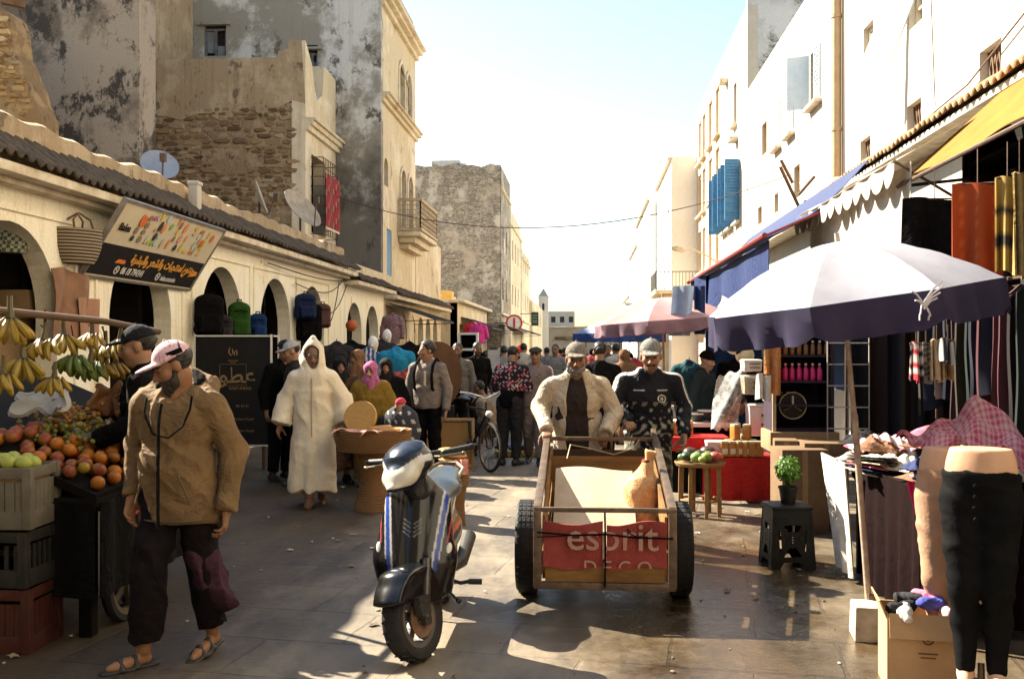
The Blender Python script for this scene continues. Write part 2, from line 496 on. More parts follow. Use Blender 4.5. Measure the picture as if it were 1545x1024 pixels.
scene.view_settings.view_transform = 'Standard'; scene.view_settings.look = 'None'
scene.view_settings.exposure = EXPOSURE; scene.view_settings.gamma = 1
scene.cycles.max_bounces = 7; scene.cycles.diffuse_bounces = 4; scene.cycles.use_denoising = True
scene.cycles.transparent_max_bounces = 12; scene.cycles.sample_clamp_indirect = 6

# ------------------------------------------------------------------ ground
def paving():
    t = NT('worn stone paving'); v = t.coord()
    def slabs(off):
        b = t.n('ShaderNodeTexBrick'); b.offset = .5; b.squash = 1
        for k, x in (('Scale', 1.), ('Mortar Size', .013), ('Brick Width', .92), ('Row Height', .62), ('Bias', .0), ('Mortar Smooth', .25)): b.inputs[k].default_value = x
        b.inputs['Color1'].default_value = (.04, .031, .022, 1); b.inputs['Color2'].default_value = (.115, .09, .062, 1); b.inputs['Mortar'].default_value = (.02, .015, .011, 1)
        m = t.n('ShaderNodeMapping'); m.inputs['Rotation'].default_value = (0, 0, R(8)); m.inputs['Location'].default_value = off
        dn = t.n('ShaderNodeTexNoise'); dn.inputs['Scale'].default_value = 3.; dn.inputs['Detail'].default_value = 4
        t.l(v, dn.inputs['Vector'])
        mx = t.n('ShaderNodeVectorMath', operation='MULTIPLY_ADD'); mx.inputs[1].default_value = (.05, .05, 0); t.l(dn.outputs['Color'], mx.inputs[0]); t.l(v, mx.inputs[2])
        t.l(mx.outputs[0], m.inputs['Vector']); t.l(m.outputs[0], b.inputs['Vector']); return b
    b = slabs((.3, .2, 0))
    big = t.noise(v, .55, 6, .6); fine = t.noise(v, 14, 6, .7); grit = t.noise(v, 160, 3, .6)
    dust = t.ramp(t.noise(t.coord((1.2, .45, 1)), 1.6, 7, .66), [(.42, 0.), (.66, 1.)])
    col = t.mix(t.ramp(fine, [(.3, 0.), (.72, .75)]), b.outputs[0], (.13, .104, .072))
    col = t.mix(t.math('MULTIPLY', dust, .75), col, (.25, .2, .138))
    # water spilt along the right half of the street, drying in patches
    xyz = t.sep(v)
    m1 = t.math('SUBTRACT', 1., t.math('MULTIPLY', t.math('ABSOLUTE', t.math('SUBTRACT', xyz[0], 1.05)), .52))
    m2 = t.math('SUBTRACT', 1.25, t.math('MULTIPLY', t.math('ABSOLUTE', t.math('SUBTRACT', xyz[1], 6.7)), .27))
    wet = t.math('MINIMUM', m1, m2)
    wet = t.math('ADD', wet, t.math('MULTIPLY', t.math('SUBTRACT', big, .5), 1.3))
    wet = t.math('ADD', wet, t.math('MULTIPLY', t.math('SUBTRACT', t.noise(v, 3.2, 7, .72), .5), 1.1))
    wf = t.ramp(wet, [(.05, 0.), (.85, 1.)])
    col = t.mix(wf, col, t.mix(1., col, (.34, .27, .18), 'MULTIPLY'))
    col = t.mix(t.ramp(t.vor(v, 23), [(.03, .8), (.06, 0.)]), col, (.26, .23, .19))
    # shade of the left side painted into the slab colour, with a ragged edge
    left_shade = t.math('ADD', t.math('MULTIPLY', t.math('ADD', xyz[0], 1.45), -1.2), t.math('MULTIPLY', t.math('SUBTRACT', t.noise(t.coord((1, .5, 1)), 1.1, 8, .7), .5), 3.2))
    col = t.mix(t.ramp(left_shade, [(.1, 0.), (.9, 1.)]), col, t.mix(1., col, (.29, .235, .17), 'MULTIPLY'))
    rough = t.math('MULTIPLY_ADD', wf, -.47, .64); rough = t.math('MULTIPLY_ADD', t.math('SUBTRACT', fine, .5), .3, rough)
    t.set(Base_Color=col, Roughness=rough, Specular_IOR_Level=t.math('MULTIPLY_ADD', wf, .45, .4))
    h = t.math('MULTIPLY_ADD', b.outputs['Fac'], -1.1, t.math('MULTIPLY_ADD', fine, .5, t.math('MULTIPLY', grit, t.math('MULTIPLY_ADD', wf, -.17, .2))))
    t.bump(h, .55, .018)
    return t.m
g = MB(); n = 60
def gz(u, v): return (-300 + 600 * u, -200 + 900 * v, 0)
g.grid(gz, 8, 8)
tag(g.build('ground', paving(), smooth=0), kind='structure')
m_ = MB(); r_ = random.Random(77)
for i in range(150):
    x, y = r_.uniform(-3.2, 1.9), 4.9 + 9 * r_.random() ** 1.6; s_ = r_.uniform(.006, .022); a = r_.uniform(0, 6)
    c_ = r_.choice(((.4, .36, .3), (.2, .15, .1), (.12, .09, .06), (.3, .24, .15), (.5, .46, .4)))
    if i % 3: m_.ell((x, y, s_ * .3), (s_ * r_.uniform(.5, 1), s_ * .6, s_ * .35), 6, 4, col=c_, rot=(0, 0, a))
    else: m_.grid(lambda u, v: (x + (u - .5) * s_ * 3 * math.cos(a) - (v - .5) * s_ * 2 * math.sin(a), y + (u - .5) * s_ * 3 * math.sin(a) + (v - .5) * s_ * 2 * math.cos(a), .006 + .012 * abs(math.sin(u * 4 + v * 3 + i))), 3, 3, col=c_)
tag(m_.build('litter', VC('street litter', .9, .2)), kind='stuff')

# ------------------------------------------------------------------ wall materials
def plaster(name, base, light, dark, scale=.8, dark_amt=.5, light_amt=.5, stones=0, rough=.9, zdark=None, streak=0, bs=.5):
    t = NT(name); v = t.coord()
    n1 = t.noise(v, scale, 12, .66, .12); n2 = t.noise(t.coord((1, 1, .7)), scale * 2.7, 12, .74, .1); n3 = t.noise(v, 30, 5, .7)
    col = t.mix(t.ramp(n1, [(.6 - .25 * light_amt, 0.), (.66 - .22 * light_amt, 1.)]), base, light)
    col = t.mix(t.ramp(n2, [(.33 + .2 * dark_amt, 1.), (.385 + .2 * dark_amt, 0.)]), col, dark)
    if streak:
        st = t.noise(t.coord((3.2, 3.2, .22)), 2.2, 6, .7)
        col = t.mix(t.math('MULTIPLY', t.ramp(st, [(.5, 0.), (.72, 1.)]), streak), col, dark)
    h = t.math('MULTIPLY_ADD', n3, .35, n2)
    if stones:
        vv = t.coord((1.9, 1.9, 5.2)); dn = t.n('ShaderNodeTexNoise'); dn.inputs['Scale'].default_value = 2.; t.l(vv, dn.inputs['Vector'])
        a = t.n('ShaderNodeVectorMath', operation='MULTIPLY_ADD'); a.inputs[1].default_value = (.9, .9, .6); t.l(dn.outputs['Color'], a.inputs[0]); t.l(vv, a.inputs[2])
        e = t.vor(a.outputs[0], 2.1, 'DISTANCE_TO_EDGE'); cc = t.vor(a.outputs[0], 2.1, out='Color')
        cs = t.n('ShaderNodeSeparateColor'); t.l(cc, cs.inputs[0])
        scol = t.mix(cs.outputs[0], tuple(x * .62 for x in base), light)
        scol = t.mix(t.ramp(t.noise(v, 9, 5, .7), [(.35, .55), (.65, 0.)]), scol, dark)
        scol = t.mix(t.ramp(e, [(.02, 1.), (.09, 0.)]), scol, tuple(x * .55 for x in dark))
        fac = t.ramp(t.noise(v, .9, 6, .7), [(.56 - .5 * stones, 0.), (.6 - .5 * stones + .05, 1.)])
        col = t.mix(fac, col, scol)
        h = t.math('ADD', h, t.math('MULTIPLY', fac, t.ramp(e, [(0., 0.), (.16, 1.3)])))
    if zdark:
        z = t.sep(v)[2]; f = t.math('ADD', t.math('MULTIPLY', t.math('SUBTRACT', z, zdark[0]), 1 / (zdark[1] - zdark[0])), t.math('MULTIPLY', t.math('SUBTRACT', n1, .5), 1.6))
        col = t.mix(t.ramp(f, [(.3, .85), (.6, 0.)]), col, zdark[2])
    col = t.mix(1., col, t.ramp(n3, [(.25, .78), (.75, 1.08)]), 'MULTIPLY')
    t.set(Base_Color=col, Roughness=rough)
    t.bump(h, bs, .05); return t.m
P_ARC = plaster('lime washed cream wall', (.88, .8, .6), (.92, .86, .69), (.36, .27, .16), .6, .02, .5, streak=.3, bs=.25)
P_BROWN = plaster('brown render', (.36, .265, .155), (.46, .36, .23), (.16, .115, .07), 1.1, .25, .4, streak=.5)
P_RUB = plaster('rubble stone masonry', (.4, .285, .165), (.52, .41, .27), (.17, .11, .06), 1.2, .12, .4, stones=.75, bs=.9)
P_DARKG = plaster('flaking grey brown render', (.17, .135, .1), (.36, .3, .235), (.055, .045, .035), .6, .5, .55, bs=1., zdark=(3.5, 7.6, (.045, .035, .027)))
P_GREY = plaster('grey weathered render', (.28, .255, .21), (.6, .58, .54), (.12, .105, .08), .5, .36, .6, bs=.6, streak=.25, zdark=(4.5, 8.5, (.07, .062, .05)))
P_FACE = plaster('ochre stained cream render', (.6, .5, .33), (.72, .63, .47), (.36, .26, .14), .5, .2, .4, streak=.55, bs=.3)
P_OLD = plaster('old brown masonry', (.44, .37, .28), (.54, .48, .39), (.25, .2, .14), .3, .2, .5, stones=.3, bs=.6)
P_WHITE = plaster('white lime wall', (.52, .47, .39), (.56, .51, .43), (.38, .31, .22), .5, -.1, .5, bs=.2, streak=.15)
P_FARW = plaster('bright white wall', (.84, .81, .75), (.86, .84, .8), (.66, .6, .5), .4, -.1, .5, bs=.15)
P_WGREY = plaster('grey flaking gable', (.5, .5, .5), (.6, .6, .6), (.25, .22, .18), .6, .18, .5, stones=.12, bs=.4)
P_TAN = plaster('tan painted wall', (.6, .44, .27), (.66, .5, .33), (.42, .3, .18), .5, 0, .4, bs=.2)
P_LIT = plaster('ochre broken stone', (.27, .17, .08), (.4, .28, .14), (.14, .085, .04), 1.6, .3, .5, bs=.9)
DARKIN = M('dark brown interior', (.035, .026, .02), (.015, .011, .009), 3, .9)  # very dark brown for inside walls
TRIM = M('chipped white trim', (.7, .63, .5), (.45, .36, .24), 5, .85)
TILE = M('old roof tiles', (.1, .07, .045), (.04, .035, .022), 9, .8, .6, 40)
IRON = M('rusted iron', (.06, .05, .045), (.13, .07, .04), 20, .6, metal=.4)
GLASS = M('dark window glass', (.03, .032, .035), (.015, .015, .016), 4, .2, 0)
BLUEW = M('blue painted wood', (.05, .16, .32), (.08, .24, .42), 7, .6)
WOODB = M('brown weathered wood', (.17, .1, .055), (.08, .045, .025), 5, .75, .4, 30, stretch=(1, 1, .2))
LBLUE = M('pale blue painted wood', (.5, .6, .68), (.62, .7, .75), 6, .7)

ML = Matrix(((0, 0, 1, 0), (1, 0, 0, 0), (0, 1, 0, 0), (0, 0, 0, 1)))       # wall facing +X: x->Y, y->Z
MR = Matrix(((0, 0, -1, 0), (-1, 0, 0, 0), (0, 1, 0, 0), (0, 0, 0, 1)))     # wall facing -X: x->-Y
MF = Matrix(((1, 0, 0, 0), (0, 0, -1, 0), (0, 1, 0, 0), (0, 0, 0, 1)))      # wall facing -Y: x->X
def wp(mb, name, mats, parent, **k):
    """a part given in world coordinates"""
    o = mb.build(name, mats, parent, **k); o.location = -parent.location; return o
def sp(mb, name, mats, parent, **k): return mb.build(name, mats, parent, **k)   # sub-part of a world-coordinate part
def rect(a, b, z0, z1): return [(a, z0), (b, z0), (b, z1), (a, z1)]
def arch(a, b, z0, zt, n=14, pinch=0, point=0):
    r = (b - a) / 2; c = (a + b) / 2; zs = zt - r * (1 + point)
    pts = [(a + pinch, z0), (b - pinch, z0)]
    for i in range(n + 1):
        t = -.12 * bool(pinch) + (PI + .24 * bool(pinch)) * i / n
        pts.append((c + r * math.cos(t), zs + r * (1 + point) * math.sin(t)))
    return pts
def neg(p): return [(-x, y) for x, y in reversed(p)]
def lwall(mb, X, Y0, Y1, Z0, Z1, holes=(), th=.3): mb.plate(rect(Y0, Y1, Z0, Z1), holes, th, Matrix.Translation((X, 0, 0)) @ ML)
def rwall(mb, X, Y0, Y1, Z0, Z1, holes=(), th=.3): mb.plate(rect(-Y1, -Y0, Z0, Z1), [neg(h) for h in holes], th, Matrix.Translation((X, 0, 0)) @ MR)
def fwall(mb, Y, X0, X1, Z0, Z1, holes=(), th=.3, outer=None): mb.plate(outer or rect(X0, X1, Z0, Z1), holes, th, Matrix.Translation((0, Y, 0)) @ MF)
def tiles(mb, side, Xw, Xo, Y0, Y1, zt, zb, per=.17, amp=.035):
    n = int((Y1 - Y0) / per) * 6
    def f(u, v):
        y = Y0 + (Y1 - Y0) * u; k = math.cos(2 * PI * (Y1 - Y0) * u / per)
        row = .018 * ((v * 3) % 1)
        return (Xw + (Xo - Xw) * v, y, zt + (zb - zt) * v + amp * (abs(k) ** .6 * (1 if k > 0 else -.5)) + row + .012 * math.sin(y * 7.3) + .01 * math.sin(y * 1.7))
    mb.grid(f, n, 6, thick=.02 if side < 0 else -.02)

def win(b, side, X, y0, y1, z0, z1, frame=TRIM, pane=GLASS, shutter=None, openang=None, sill=True, depth=.12, bars=2, fw=.06, arched=False):
    """window of a wall in plane x = X: frame > pane, sill, shutters"""
    d = -side  # into the wall
    f = MB(); yc, zc = (y0 + y1) / 2, (z0 + z1) / 2; xf = X + d * depth
    for yy in (y0 + fw / 2, y1 - fw / 2): f.box((xf, yy, zc), (.07, fw, z1 - z0))
    for zz in (z0 + fw / 2, z1 - fw / 2): f.box((xf, yc, zz), (.068, y1 - y0 - 2 * fw, fw))
    for i in range(1, bars): f.box((xf, yc, z0 + (z1 - z0) * i / bars), (.04, y1 - y0 - 2 * fw, .03))
    f.box((xf, yc, zc), (.05, .035, z1 - z0 - 2 * fw))
    fo = wp(f, 'window', frame, b, smooth=0)
    p = MB(); p.box((xf + d * .04, yc, zc), (.02, y1 - y0 - .02, z1 - z0 - .02)); sp(p, 'pane', pane, fo, smooth=0)
    if sill:
        s = MB(); s.box((X + side * .05, yc, z0 - .035), (.2, y1 - y0 + .16, .07)); sp(s, 'sill', TRIM, fo, bevel=.01)
    if shutter:
        for k, (yh, sg) in enumerate(((y0, 1), (y1, -1))):
            a = (openang or (0, 0))[k]; wl = (y1 - y0) / 2
            m = Matrix.Translation((X + side * .02, yh, 0)) @ Matrix.Rotation(-sg * side * a, 4, 'Z')
            s = MB(); s.box((0, sg * wl / 2, zc), (.035, wl - .01, z1 - z0 - .02))
            for q in range(int((z1 - z0) / .09)): s.box((side * .022, sg * wl / 2, z0 + .07 + q * .09), (.02, wl - .1, .05), (0, R(25), 0))
            s.v = [tuple(m @ Vector(x)) for x in s.v]
            sp(s, 'shutter', shutter, fo, smooth=0)
    return fo

# ------------------------------------------------------------------ left side: arcade
AX = -5.6
arc = thing('arcade_building', 'long low cream arcade of horseshoe arches under a dark tiled eave, shops in each arch', 'building', (AX, 10, 0))
cent = [9.3, 12.2, 14.98, 17.62, 20.05]
holes = [arch(c - .88, c + .88, .0, 2.92, 18, .06, .05) for c in cent]
W = MB(); lwall(W, AX, -14, 22.7, 0, 3.4, holes, .24)
wp(W, 'wall', P_ARC, arc, smooth=0)
m = MB()
for c in cent:  # recessed panels above the arches read as raised frames
    for (a, b_, z0, z1) in ((c - 1.22, c + 1.22, 3.02, 3.05), (c - 1.24, c - 1.2, 1.0, 3.02), (c + 1.2, c + 1.24, 1.0, 3.02)):
        m.box((AX + .012, (a + b_) / 2, (z0 + z1) / 2), (.03, b_ - a, z1 - z0))
wp(m, 'panel_moulding', P_ARC, arc, smooth=0)
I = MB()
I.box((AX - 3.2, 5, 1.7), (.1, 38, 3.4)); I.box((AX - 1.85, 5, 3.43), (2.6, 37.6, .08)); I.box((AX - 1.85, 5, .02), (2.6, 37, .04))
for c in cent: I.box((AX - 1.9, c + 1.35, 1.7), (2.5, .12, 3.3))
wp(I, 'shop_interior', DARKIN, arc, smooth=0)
m = MB(); m.box((AX + .13, 4.35, 3.35), (.42, 36.7, .1)); m.box((AX + .06, 4.35, 3.27), (.2, 36.6, .06)); wp(m, 'ledge', TRIM, arc, bevel=.02)
m = MB(); tiles(m, -1, AX - .02, AX + .4, -3, 22.7, 3.74, 3.43); wp(m, 'tiled_eave', TILE, arc, smooth=60)
m = MB()
def parf(u, v):
    y = -14 + 36.7 * u; top = 3.96 + .035 * math.sin(y * 2.1) * math.sin(y * .7) + .02 * math.sin(y * 9)
    q = [(AX + .0, 3.45), (AX - .0, top - .03), (AX - .05, top), (AX - .22, top), (AX - .26, 3.45)]
    k = min(int(v * 4 + 1e-6), 3); w_ = v * 4 - k
    return (q[k][0] * (1 - w_) + q[k + 1][0] * w_, y, q[k][1] * (1 - w_) + q[k + 1][1] * w_)
m.grid(parf, 300, 4); wp(m, 'parapet', P_BROWN, arc, smooth=50)
m = MB(); m.box((AX - 3.7, 4.35, 3.5), (6.8, 36.6, .06)); wp(m, 'roof', P_BROWN, arc, smooth=0)
W = MB(); W.plate(rect(-5.5, 4.4, 0, 11.5), [neg(arch(-2.2, 1.4, .0, 4.2, 14))], .6, Matrix.Translation((0, -4.5, 0)) @ Matrix(((-1, 0, 0, 0), (0, 0, 1, 0), (0, 1, 0, 0), (0, 0, 0, 1)))); wp(W, 'added_sky_blocker', plaster('dark sky blocker stone', (.13, .1, .07), (.18, .14, .1), (.06, .045, .03), .6, .3, .4, stones=.5), arc, smooth=0)  # unseen gateway wall added behind the camera to cut the sky light
m = MB(); m.box((-.5, -8, 4.6), (9.8, 6.4, .1)); m.box((-.5, -11, 2.3), (9.8, .1, 4.6)); wp(m, 'sky_blocker_passage', DARKIN, arc, smooth=0)  # roof and back of the added sky blocker
arc2 = thing('lower_arcade', 'lower cream arcade end with two small arches below the grey gable house', 'building', (AX, 25, 0))
W = MB(); lwall(W, AX, 22.72, 27.2, 0, 3.2, [arch(21.9 + 1.05, 23.45 + 1.05, 0, 2.75, 16, .05), arch(25.0, 26.5, 0, 2.75, 16, .05)], .24); wp(W, 'wall', P_ARC, arc2, smooth=0)
m = MB(); m.box((AX + .14, 24.95, 3.17), (.44, 4.6, .1)); wp(m, 'ledge', TRIM, arc2, bevel=.02)
m = MB(); tiles(m, -1, AX - .02, AX + .38, 22.75, 27.2, 3.47, 3.24); wp(m, 'tiled_eave', TILE, arc2, smooth=60)
m = MB(); m.box((AX - .13, 24.95, 3.5), (.25, 4.5, .42)); wp(m, 'parapet', P_FACE, arc2, bevel=.02)
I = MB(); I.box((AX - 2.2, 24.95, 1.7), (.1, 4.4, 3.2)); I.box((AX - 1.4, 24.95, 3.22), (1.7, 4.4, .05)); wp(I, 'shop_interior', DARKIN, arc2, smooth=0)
# ------------------------------------------------------------------ ruin and dark gable house
b = thing('ruined_wall', 'broken ochre stone wall rising at the left edge above the arcade', 'wall', (-10.6, 17.2, 0))
W = MB(); Yr = 17.2
pts = [(-16, 3), (at(62, 180, Yr).x, 3), (at(62, 176, Yr).x, at(0, 176, Yr).z)] + [(at(px, 0, Yr).x, at(0, py, Yr).z) for px, py in ((50, 150), (46, 132), (36, 112), (30, 92), (22, 80), (20, 60), (18, 40), (12, 22), (5, 14), (-8, 8))] + [(-16, 7.8)]
fwall(W, Yr, 0, 0, 0, 0, outer=pts, th=.6); wp(W, 'stonework', P_LIT, b, smooth=0); LITPTS = pts
m = MB(); m.bar((at(15, 12, Yr).x, Yr - .25, at(0, 8, Yr).z), (at(42, 12, Yr).x, Yr - .1, at(0, 12, Yr).z), .14, .12); wp(m, 'broken_beam', WOODB, b, smooth=0)
b = thing('gable_house', 'tall dark house with flaking blackened gable behind the arcade roof', 'building', (-10, 19.5, 0))
W = MB(); fwall(W, 19.5, -17, -9.05, 0, 10.6, th=.4); lwall(W, -9.03, 19.52, 20.3, 0, 10.6, [], .4); lwall(W, -11.8, 20.32, 24.3, 0, 10.6, [], .4); wp(W, 'wall', P_DARKG, b, smooth=0)  # the hidden set-back wing is added to keep the street in shade
m = MB(); m.box((-14.4, 22, 10.64), (5, 4.4, .08)); wp(m, 'roof', P_BROWN, b, smooth=0)
# ------------------------------------------------------------------ rubble house in front of the grey gable
b = thing('rubble_house', 'half ruined house, brown render above exposed rubble masonry, beside the grey gable', 'building', (-9, 24.4, 0))
Ys = 24.4; zt = at(0, 95, Ys).z; zm = at(0, 178, Ys).z
rt = [(at(px, 0, Ys).x, at(0, py, Ys).z) for px, py in ((455, 72), (436, 70), (434, 84), (420, 86), (418, 96))]
low = [(-11.6, zm - .1)] + [(-11.3 + i * .36, zm + .12 * math.sin(i * 1.9) + .09 * math.sin(i * 4.1) + (0.12 if i > 8 else -.05)) for i in range(13)][1:12] + [(-7, zm + .22)]
W = MB(); fwall(W, Ys, 0, 0, 0, 0, th=.4, outer=[p for p in low] + rt + [(-11.6, zt)]); wp(W, 'rendered_wall', P_BROWN, b, smooth=0)
STONE = VC('rubble stones', .95, .5, 60, .02, mottle=.45)
def stones(m, Y, x0, x1, z0, z1, inside, seed, pal, hh=.12):
    # rough courses of hand laid stones standing out of the mortar
    r_ = random.Random(seed); z = z0
    while z < z1:
        h = r_.uniform(.6, 1.35) * hh; x = x0 - r_.random() * .2
        while x < x1:
            w_ = h * r_.uniform(1.3, 3.6); c_ = r_.choice(pal); k = r_.uniform(.6, 1.15)
            zz = z + .025 * math.sin(x * 2.3 + seed) + r_.uniform(-.012, .012)
            if inside(x + w_ / 2, zz + h / 2) and r_.random() > .05:
                d = r_.uniform(.01, .075); n = r_.choice((5, 6, 7)); pts = []
                for i in range(n):
                    a = 2 * PI * (i + r_.uniform(-.25, .25)) / n; ca, sa = math.cos(a), math.sin(a); e = max(abs(ca), abs(sa)); pts.append((x + w_ / 2 + ca / e * w_ * .47 * r_.uniform(.82, 1), zz + h / 2 + sa / e * h * .46 * r_.uniform(.8, 1)))
                cx_, cz_ = x + w_ / 2, zz + h / 2; f = r_.uniform(.72, .9)
                vs = [(px, Y, pz) for px, pz in pts] + [(cx_ + (px - cx_) * f, Y - d * r_.uniform(.6, 1.1), cz_ + (pz - cz_) * f) for px, pz in pts]
                m.add(vs, [tuple(range(n, 2 * n))] + [(i, (i + 1) % n, n + (i + 1) % n, n + i) for i in range(n)], tuple(v * k for v in c_))
            x += w_ + .008
        z += h + .006
SPAL = ((.36, .25, .14), (.3, .2, .11), (.42, .31, .19), (.22, .145, .08), (.46, .36, .24), (.27, .17, .085))
MORT = plaster('earth mortar', (.3, .21, .12), (.4, .3, .19), (.12, .08, .045), 2.5, .3, .45, bs=.9)
W = MB(); fwall(W, Ys + .03, -11.6, -7.02, 3, zm + .25, th=.36); wp(W, 'rubble_wall', MORT, b, smooth=0)
W = MB(); stones(W, Ys + .03, -11.5, -7.45, 3.4, zm + .1, lambda x, z: math.sin(x * 1.7 + z * 2.1) + math.sin(z * 3.3 - x) > -1.35 and x < -7.25, 4, SPAL); tag(wp(W, 'rubble_stones', STONE, b, smooth=0), kind='stuff')
X2 = -7.0
W = MB(); o2 = [(Ys + .001, 3), (27.4, 3), (27.4, at(0, 112, 27).z - .25), (26.2, at(0, 112, 27).z - .2), (26.0, 8.35), (25.5, 8.1), (25.2, 8.4), (25.0, 8.9), (Ys + .001, at(0, 72, Ys).z)]
W.plate(o2, [rect(24.95, 26.35, 4.6, 6.6)], .35, Matrix.Translation((X2, 0, 0)) @ ML); wp(W, 'street_wall', P_FACE, b, smooth=0)
m = MB()
for z, d, h in ((7.16, .1, .14), (7.29, .18, .12), (7.38, .26, .07)): m.box((X2 + d / 2, 25.95, z), (d, 3.05, h))
wp(m, 'cornice', P_FACE, b, bevel=.01)
m = MB(); 
for i in range(9): m.tube([(X2 + .32, 24.9 + i * .18, 4.55), (X2 + .32, 24.9 + i * .18, 6.5)], .012, 5)
for z in np.linspace(4.55, 6.5, 9): m.tube([(X2, 24.88, z), (X2 + .32, 24.88, z), (X2 + .32, 26.36, z), (X2, 26.36, z)], .012, 5)
wp(m, 'window_grille', IRON, b)
m = MB(); m.box((X2 - .5, 26, 6), (.05, 2, 5)); wp(m, 'dark_room', DARKIN, b, smooth=0)
m = MB(); m.box((-9.4, 25.9, 5), (4, .1, 4)); wp(m, 'inner_wall', P_BROWN, b, smooth=0)
edge = sorted((z, x) for x, z in LITPTS[2:-2])
def in_ruin(x, z):
    for (z0, x0), (z1, x1) in zip(edge, edge[1:]):
        if z0 <= z <= z1: return x < x0 + (x1 - x0) * (z - z0) / max(z1 - z0, 1e-6) - .1 and math.sin(x * 2.3 + z * 1.7) + math.sin(z * 2.9) > -1.7
    return False
rw = [o for o in bpy.data.objects if o.name == 'ruined_wall'][0]
W = MB(); stones(W, Yr, -11.6, -9.6, 5.4, 7.9, in_ruin, 9, ((.5, .34, .16), (.58, .42, .22), (.4, .25, .11), (.62, .48, .28)), .1); tag(wp(W, 'ruin_stones', STONE, rw, smooth=0), kind='stuff')
# ------------------------------------------------------------------ grey gable house with balcony
b = thing('grey_gable_house', 'tall house with blotchy grey gable and ochre street front with arched windows', 'building', (-8, 27.5, 0))
W = MB(); fwall(W, 27.5, -14, -5.74, 0, 12.6, [rect(at(307, 0, 27.5).x, at(341, 0, 27.5).x, at(0, 92, 27.5).z, at(0, 42, 27.5).z), rect(at(462, 0, 27.5).x, at(479, 0, 27.5).x, at(0, 116, 27.5).z, at(0, 79, 27.5).z)], .3)
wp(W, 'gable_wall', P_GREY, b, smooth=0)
FX = -5.75
hl = [arch(30.2, 31.05, 8.85, 10.45, 12), arch(31.45, 32.3, 8.85, 10.45, 12), arch(28.0, 28.6, 6.3, 7.1, 10), arch(30.45, 31.25, 5.3, 7.2, 12), arch(31.7, 32.5, 5.3, 7.2, 12), rect(28.4, 29.1, 3.75, 5.1)]
W = MB(); lwall(W, FX, 27.52, 33.2, 0, 12.4, hl, .28); wp(W, 'street_wall', P_FACE, b, smooth=0)
m = MB(); m.box((FX - .4, 30.3, 8), (.04, 5, 7)); wp(m, 'dark_glass', GLASS, b, smooth=0)
m = MB()
for z, d, h in ((8.62, .1, .12), (8.73, .2, .1), (8.8, .28, .05), (11.35, .12, .16), (11.5, .26, .12), (11.6, .38, .07)): m.box((FX + d / 2, 30.36, z), (d, 5.68, h))
wp(m, 'cornice', P_FACE, b, bevel=.01)
m = MB()
for a0, a1, z0, z1 in ((30.2, 31.05, 8.85, 10.45), (31.45, 32.3, 8.85, 10.45), (30.45, 31.25, 5.3, 7.2), (31.7, 32.5, 5.3, 7.2)):
    m = MB(); oo = arch(a0 - .12, a1 + .12, z0, z1 + .12, 12); m.plate(oo, [arch(a0, a1, z0 + .02, z1, 12)], .05, Matrix.Translation((FX + .05, 0, 0)) @ ML); wp(m, 'window_surround', TRIM, b, smooth=0)
for a0, a1, z0, z1 in ((30.2, 31.05, 8.85, 10.3), (31.45, 32.3, 8.85, 10.3), (30.45, 31.25, 5.3, 7.05), (31.7, 32.5, 5.3, 7.05)):
    f = MB(); 
    for yy in (a0 + .03, (a0 + a1) / 2, a1 - .03): f.box((FX - .18, yy, (z0 + z1) / 2), (.06, .06, z1 - z0))
    for i in range(4): f.box((FX - .18, (a0 + a1) / 2, z0 + .04 + (z1 - z0 - .08) * i / 3), (.055, a1 - a0, .05))
    wp(f, 'window', WOODB, b, smooth=0)
m = MB(); m.box((FX - .05, 28.75, 4.42), (.06, .7, 1.32)); wp(m, 'blue_door', BLUEW, b, smooth=0)
for (p0, p1, q0, q1) in ((307, 341, 42, 92), (462, 479, 79, 116)):
    A, B = at(p0, q1, 27.5), at(p1, q0, 27.5); f = MB()
    f.box(((A.x + B.x) / 2, 27.62, A.z + .03), (B.x - A.x, .07, .06)); f.box(((A.x + B.x) / 2, 27.62, B.z - .03), (B.x - A.x, .07, .06))
    for xx in (A.x + .03, (A.x + B.x) / 2, B.x - .03): f.box((xx, 27.62, (A.z + B.z) / 2), (.06, .08, B.z - A.z))
    fo = wp(f, 'window', M('grey old wood', (.16, .16, .17), (.08, .08, .085), 6), b, smooth=0)
    f = MB(); f.box(((A.x + B.x) / 2 - (B.x - A.x) * .22, 27.66, (A.z + B.z) / 2 + .12), ((B.x - A.x) * .4, .02, (B.z - A.z) * .7)); f.box(((A.x + B.x) / 2 + (B.x - A.x) * .24, 27.66, A.z + .25), ((B.x - A.x) * .4, .02, .4)); sp(f, 'pane', M('dusty panes', (.2, .21, .22), (.13, .13, .14), 5, .4), fo, smooth=0)
    f = MB(); f.box(((A.x + B.x) / 2, 27.44, B.z + .09), (B.x - A.x + .3, .16, .07), (0, 0, 0)); sp(f, 'hood', P_GREY, fo, bevel=.01)
m = MB(); m.box(((at(390, 0, 27.6).x), 27.75, 9), (5.4, .05, 7)); wp(m, 'dark_room', DARKIN, b, smooth=0)
m = MB(); lwall(m, -11.1, 24.5, 27.4, 3, 12.6, [rect(26.2, 26.6, 8.5, 9.4)], .25); wp(m, 'side_wing', P_BROWN, b, smooth=0)
m = MB(); m.box((-11.4, 26.4, 8.9), (.05, .8, 1.2)); wp(m, 'wing_window', GLASS, b, smooth=0)
m = MB(); m.box((-9.2, 30.3, 12.5), (6.8, 5.6, .1)); wp(m, 'roof', P_BROWN, b, smooth=0)
m = MB(); fwall(m, 33.2, -12, -5.78, 0, 12.4, th=-.3); wp(m, 'rear_gable', P_GREY, b, smooth=0)
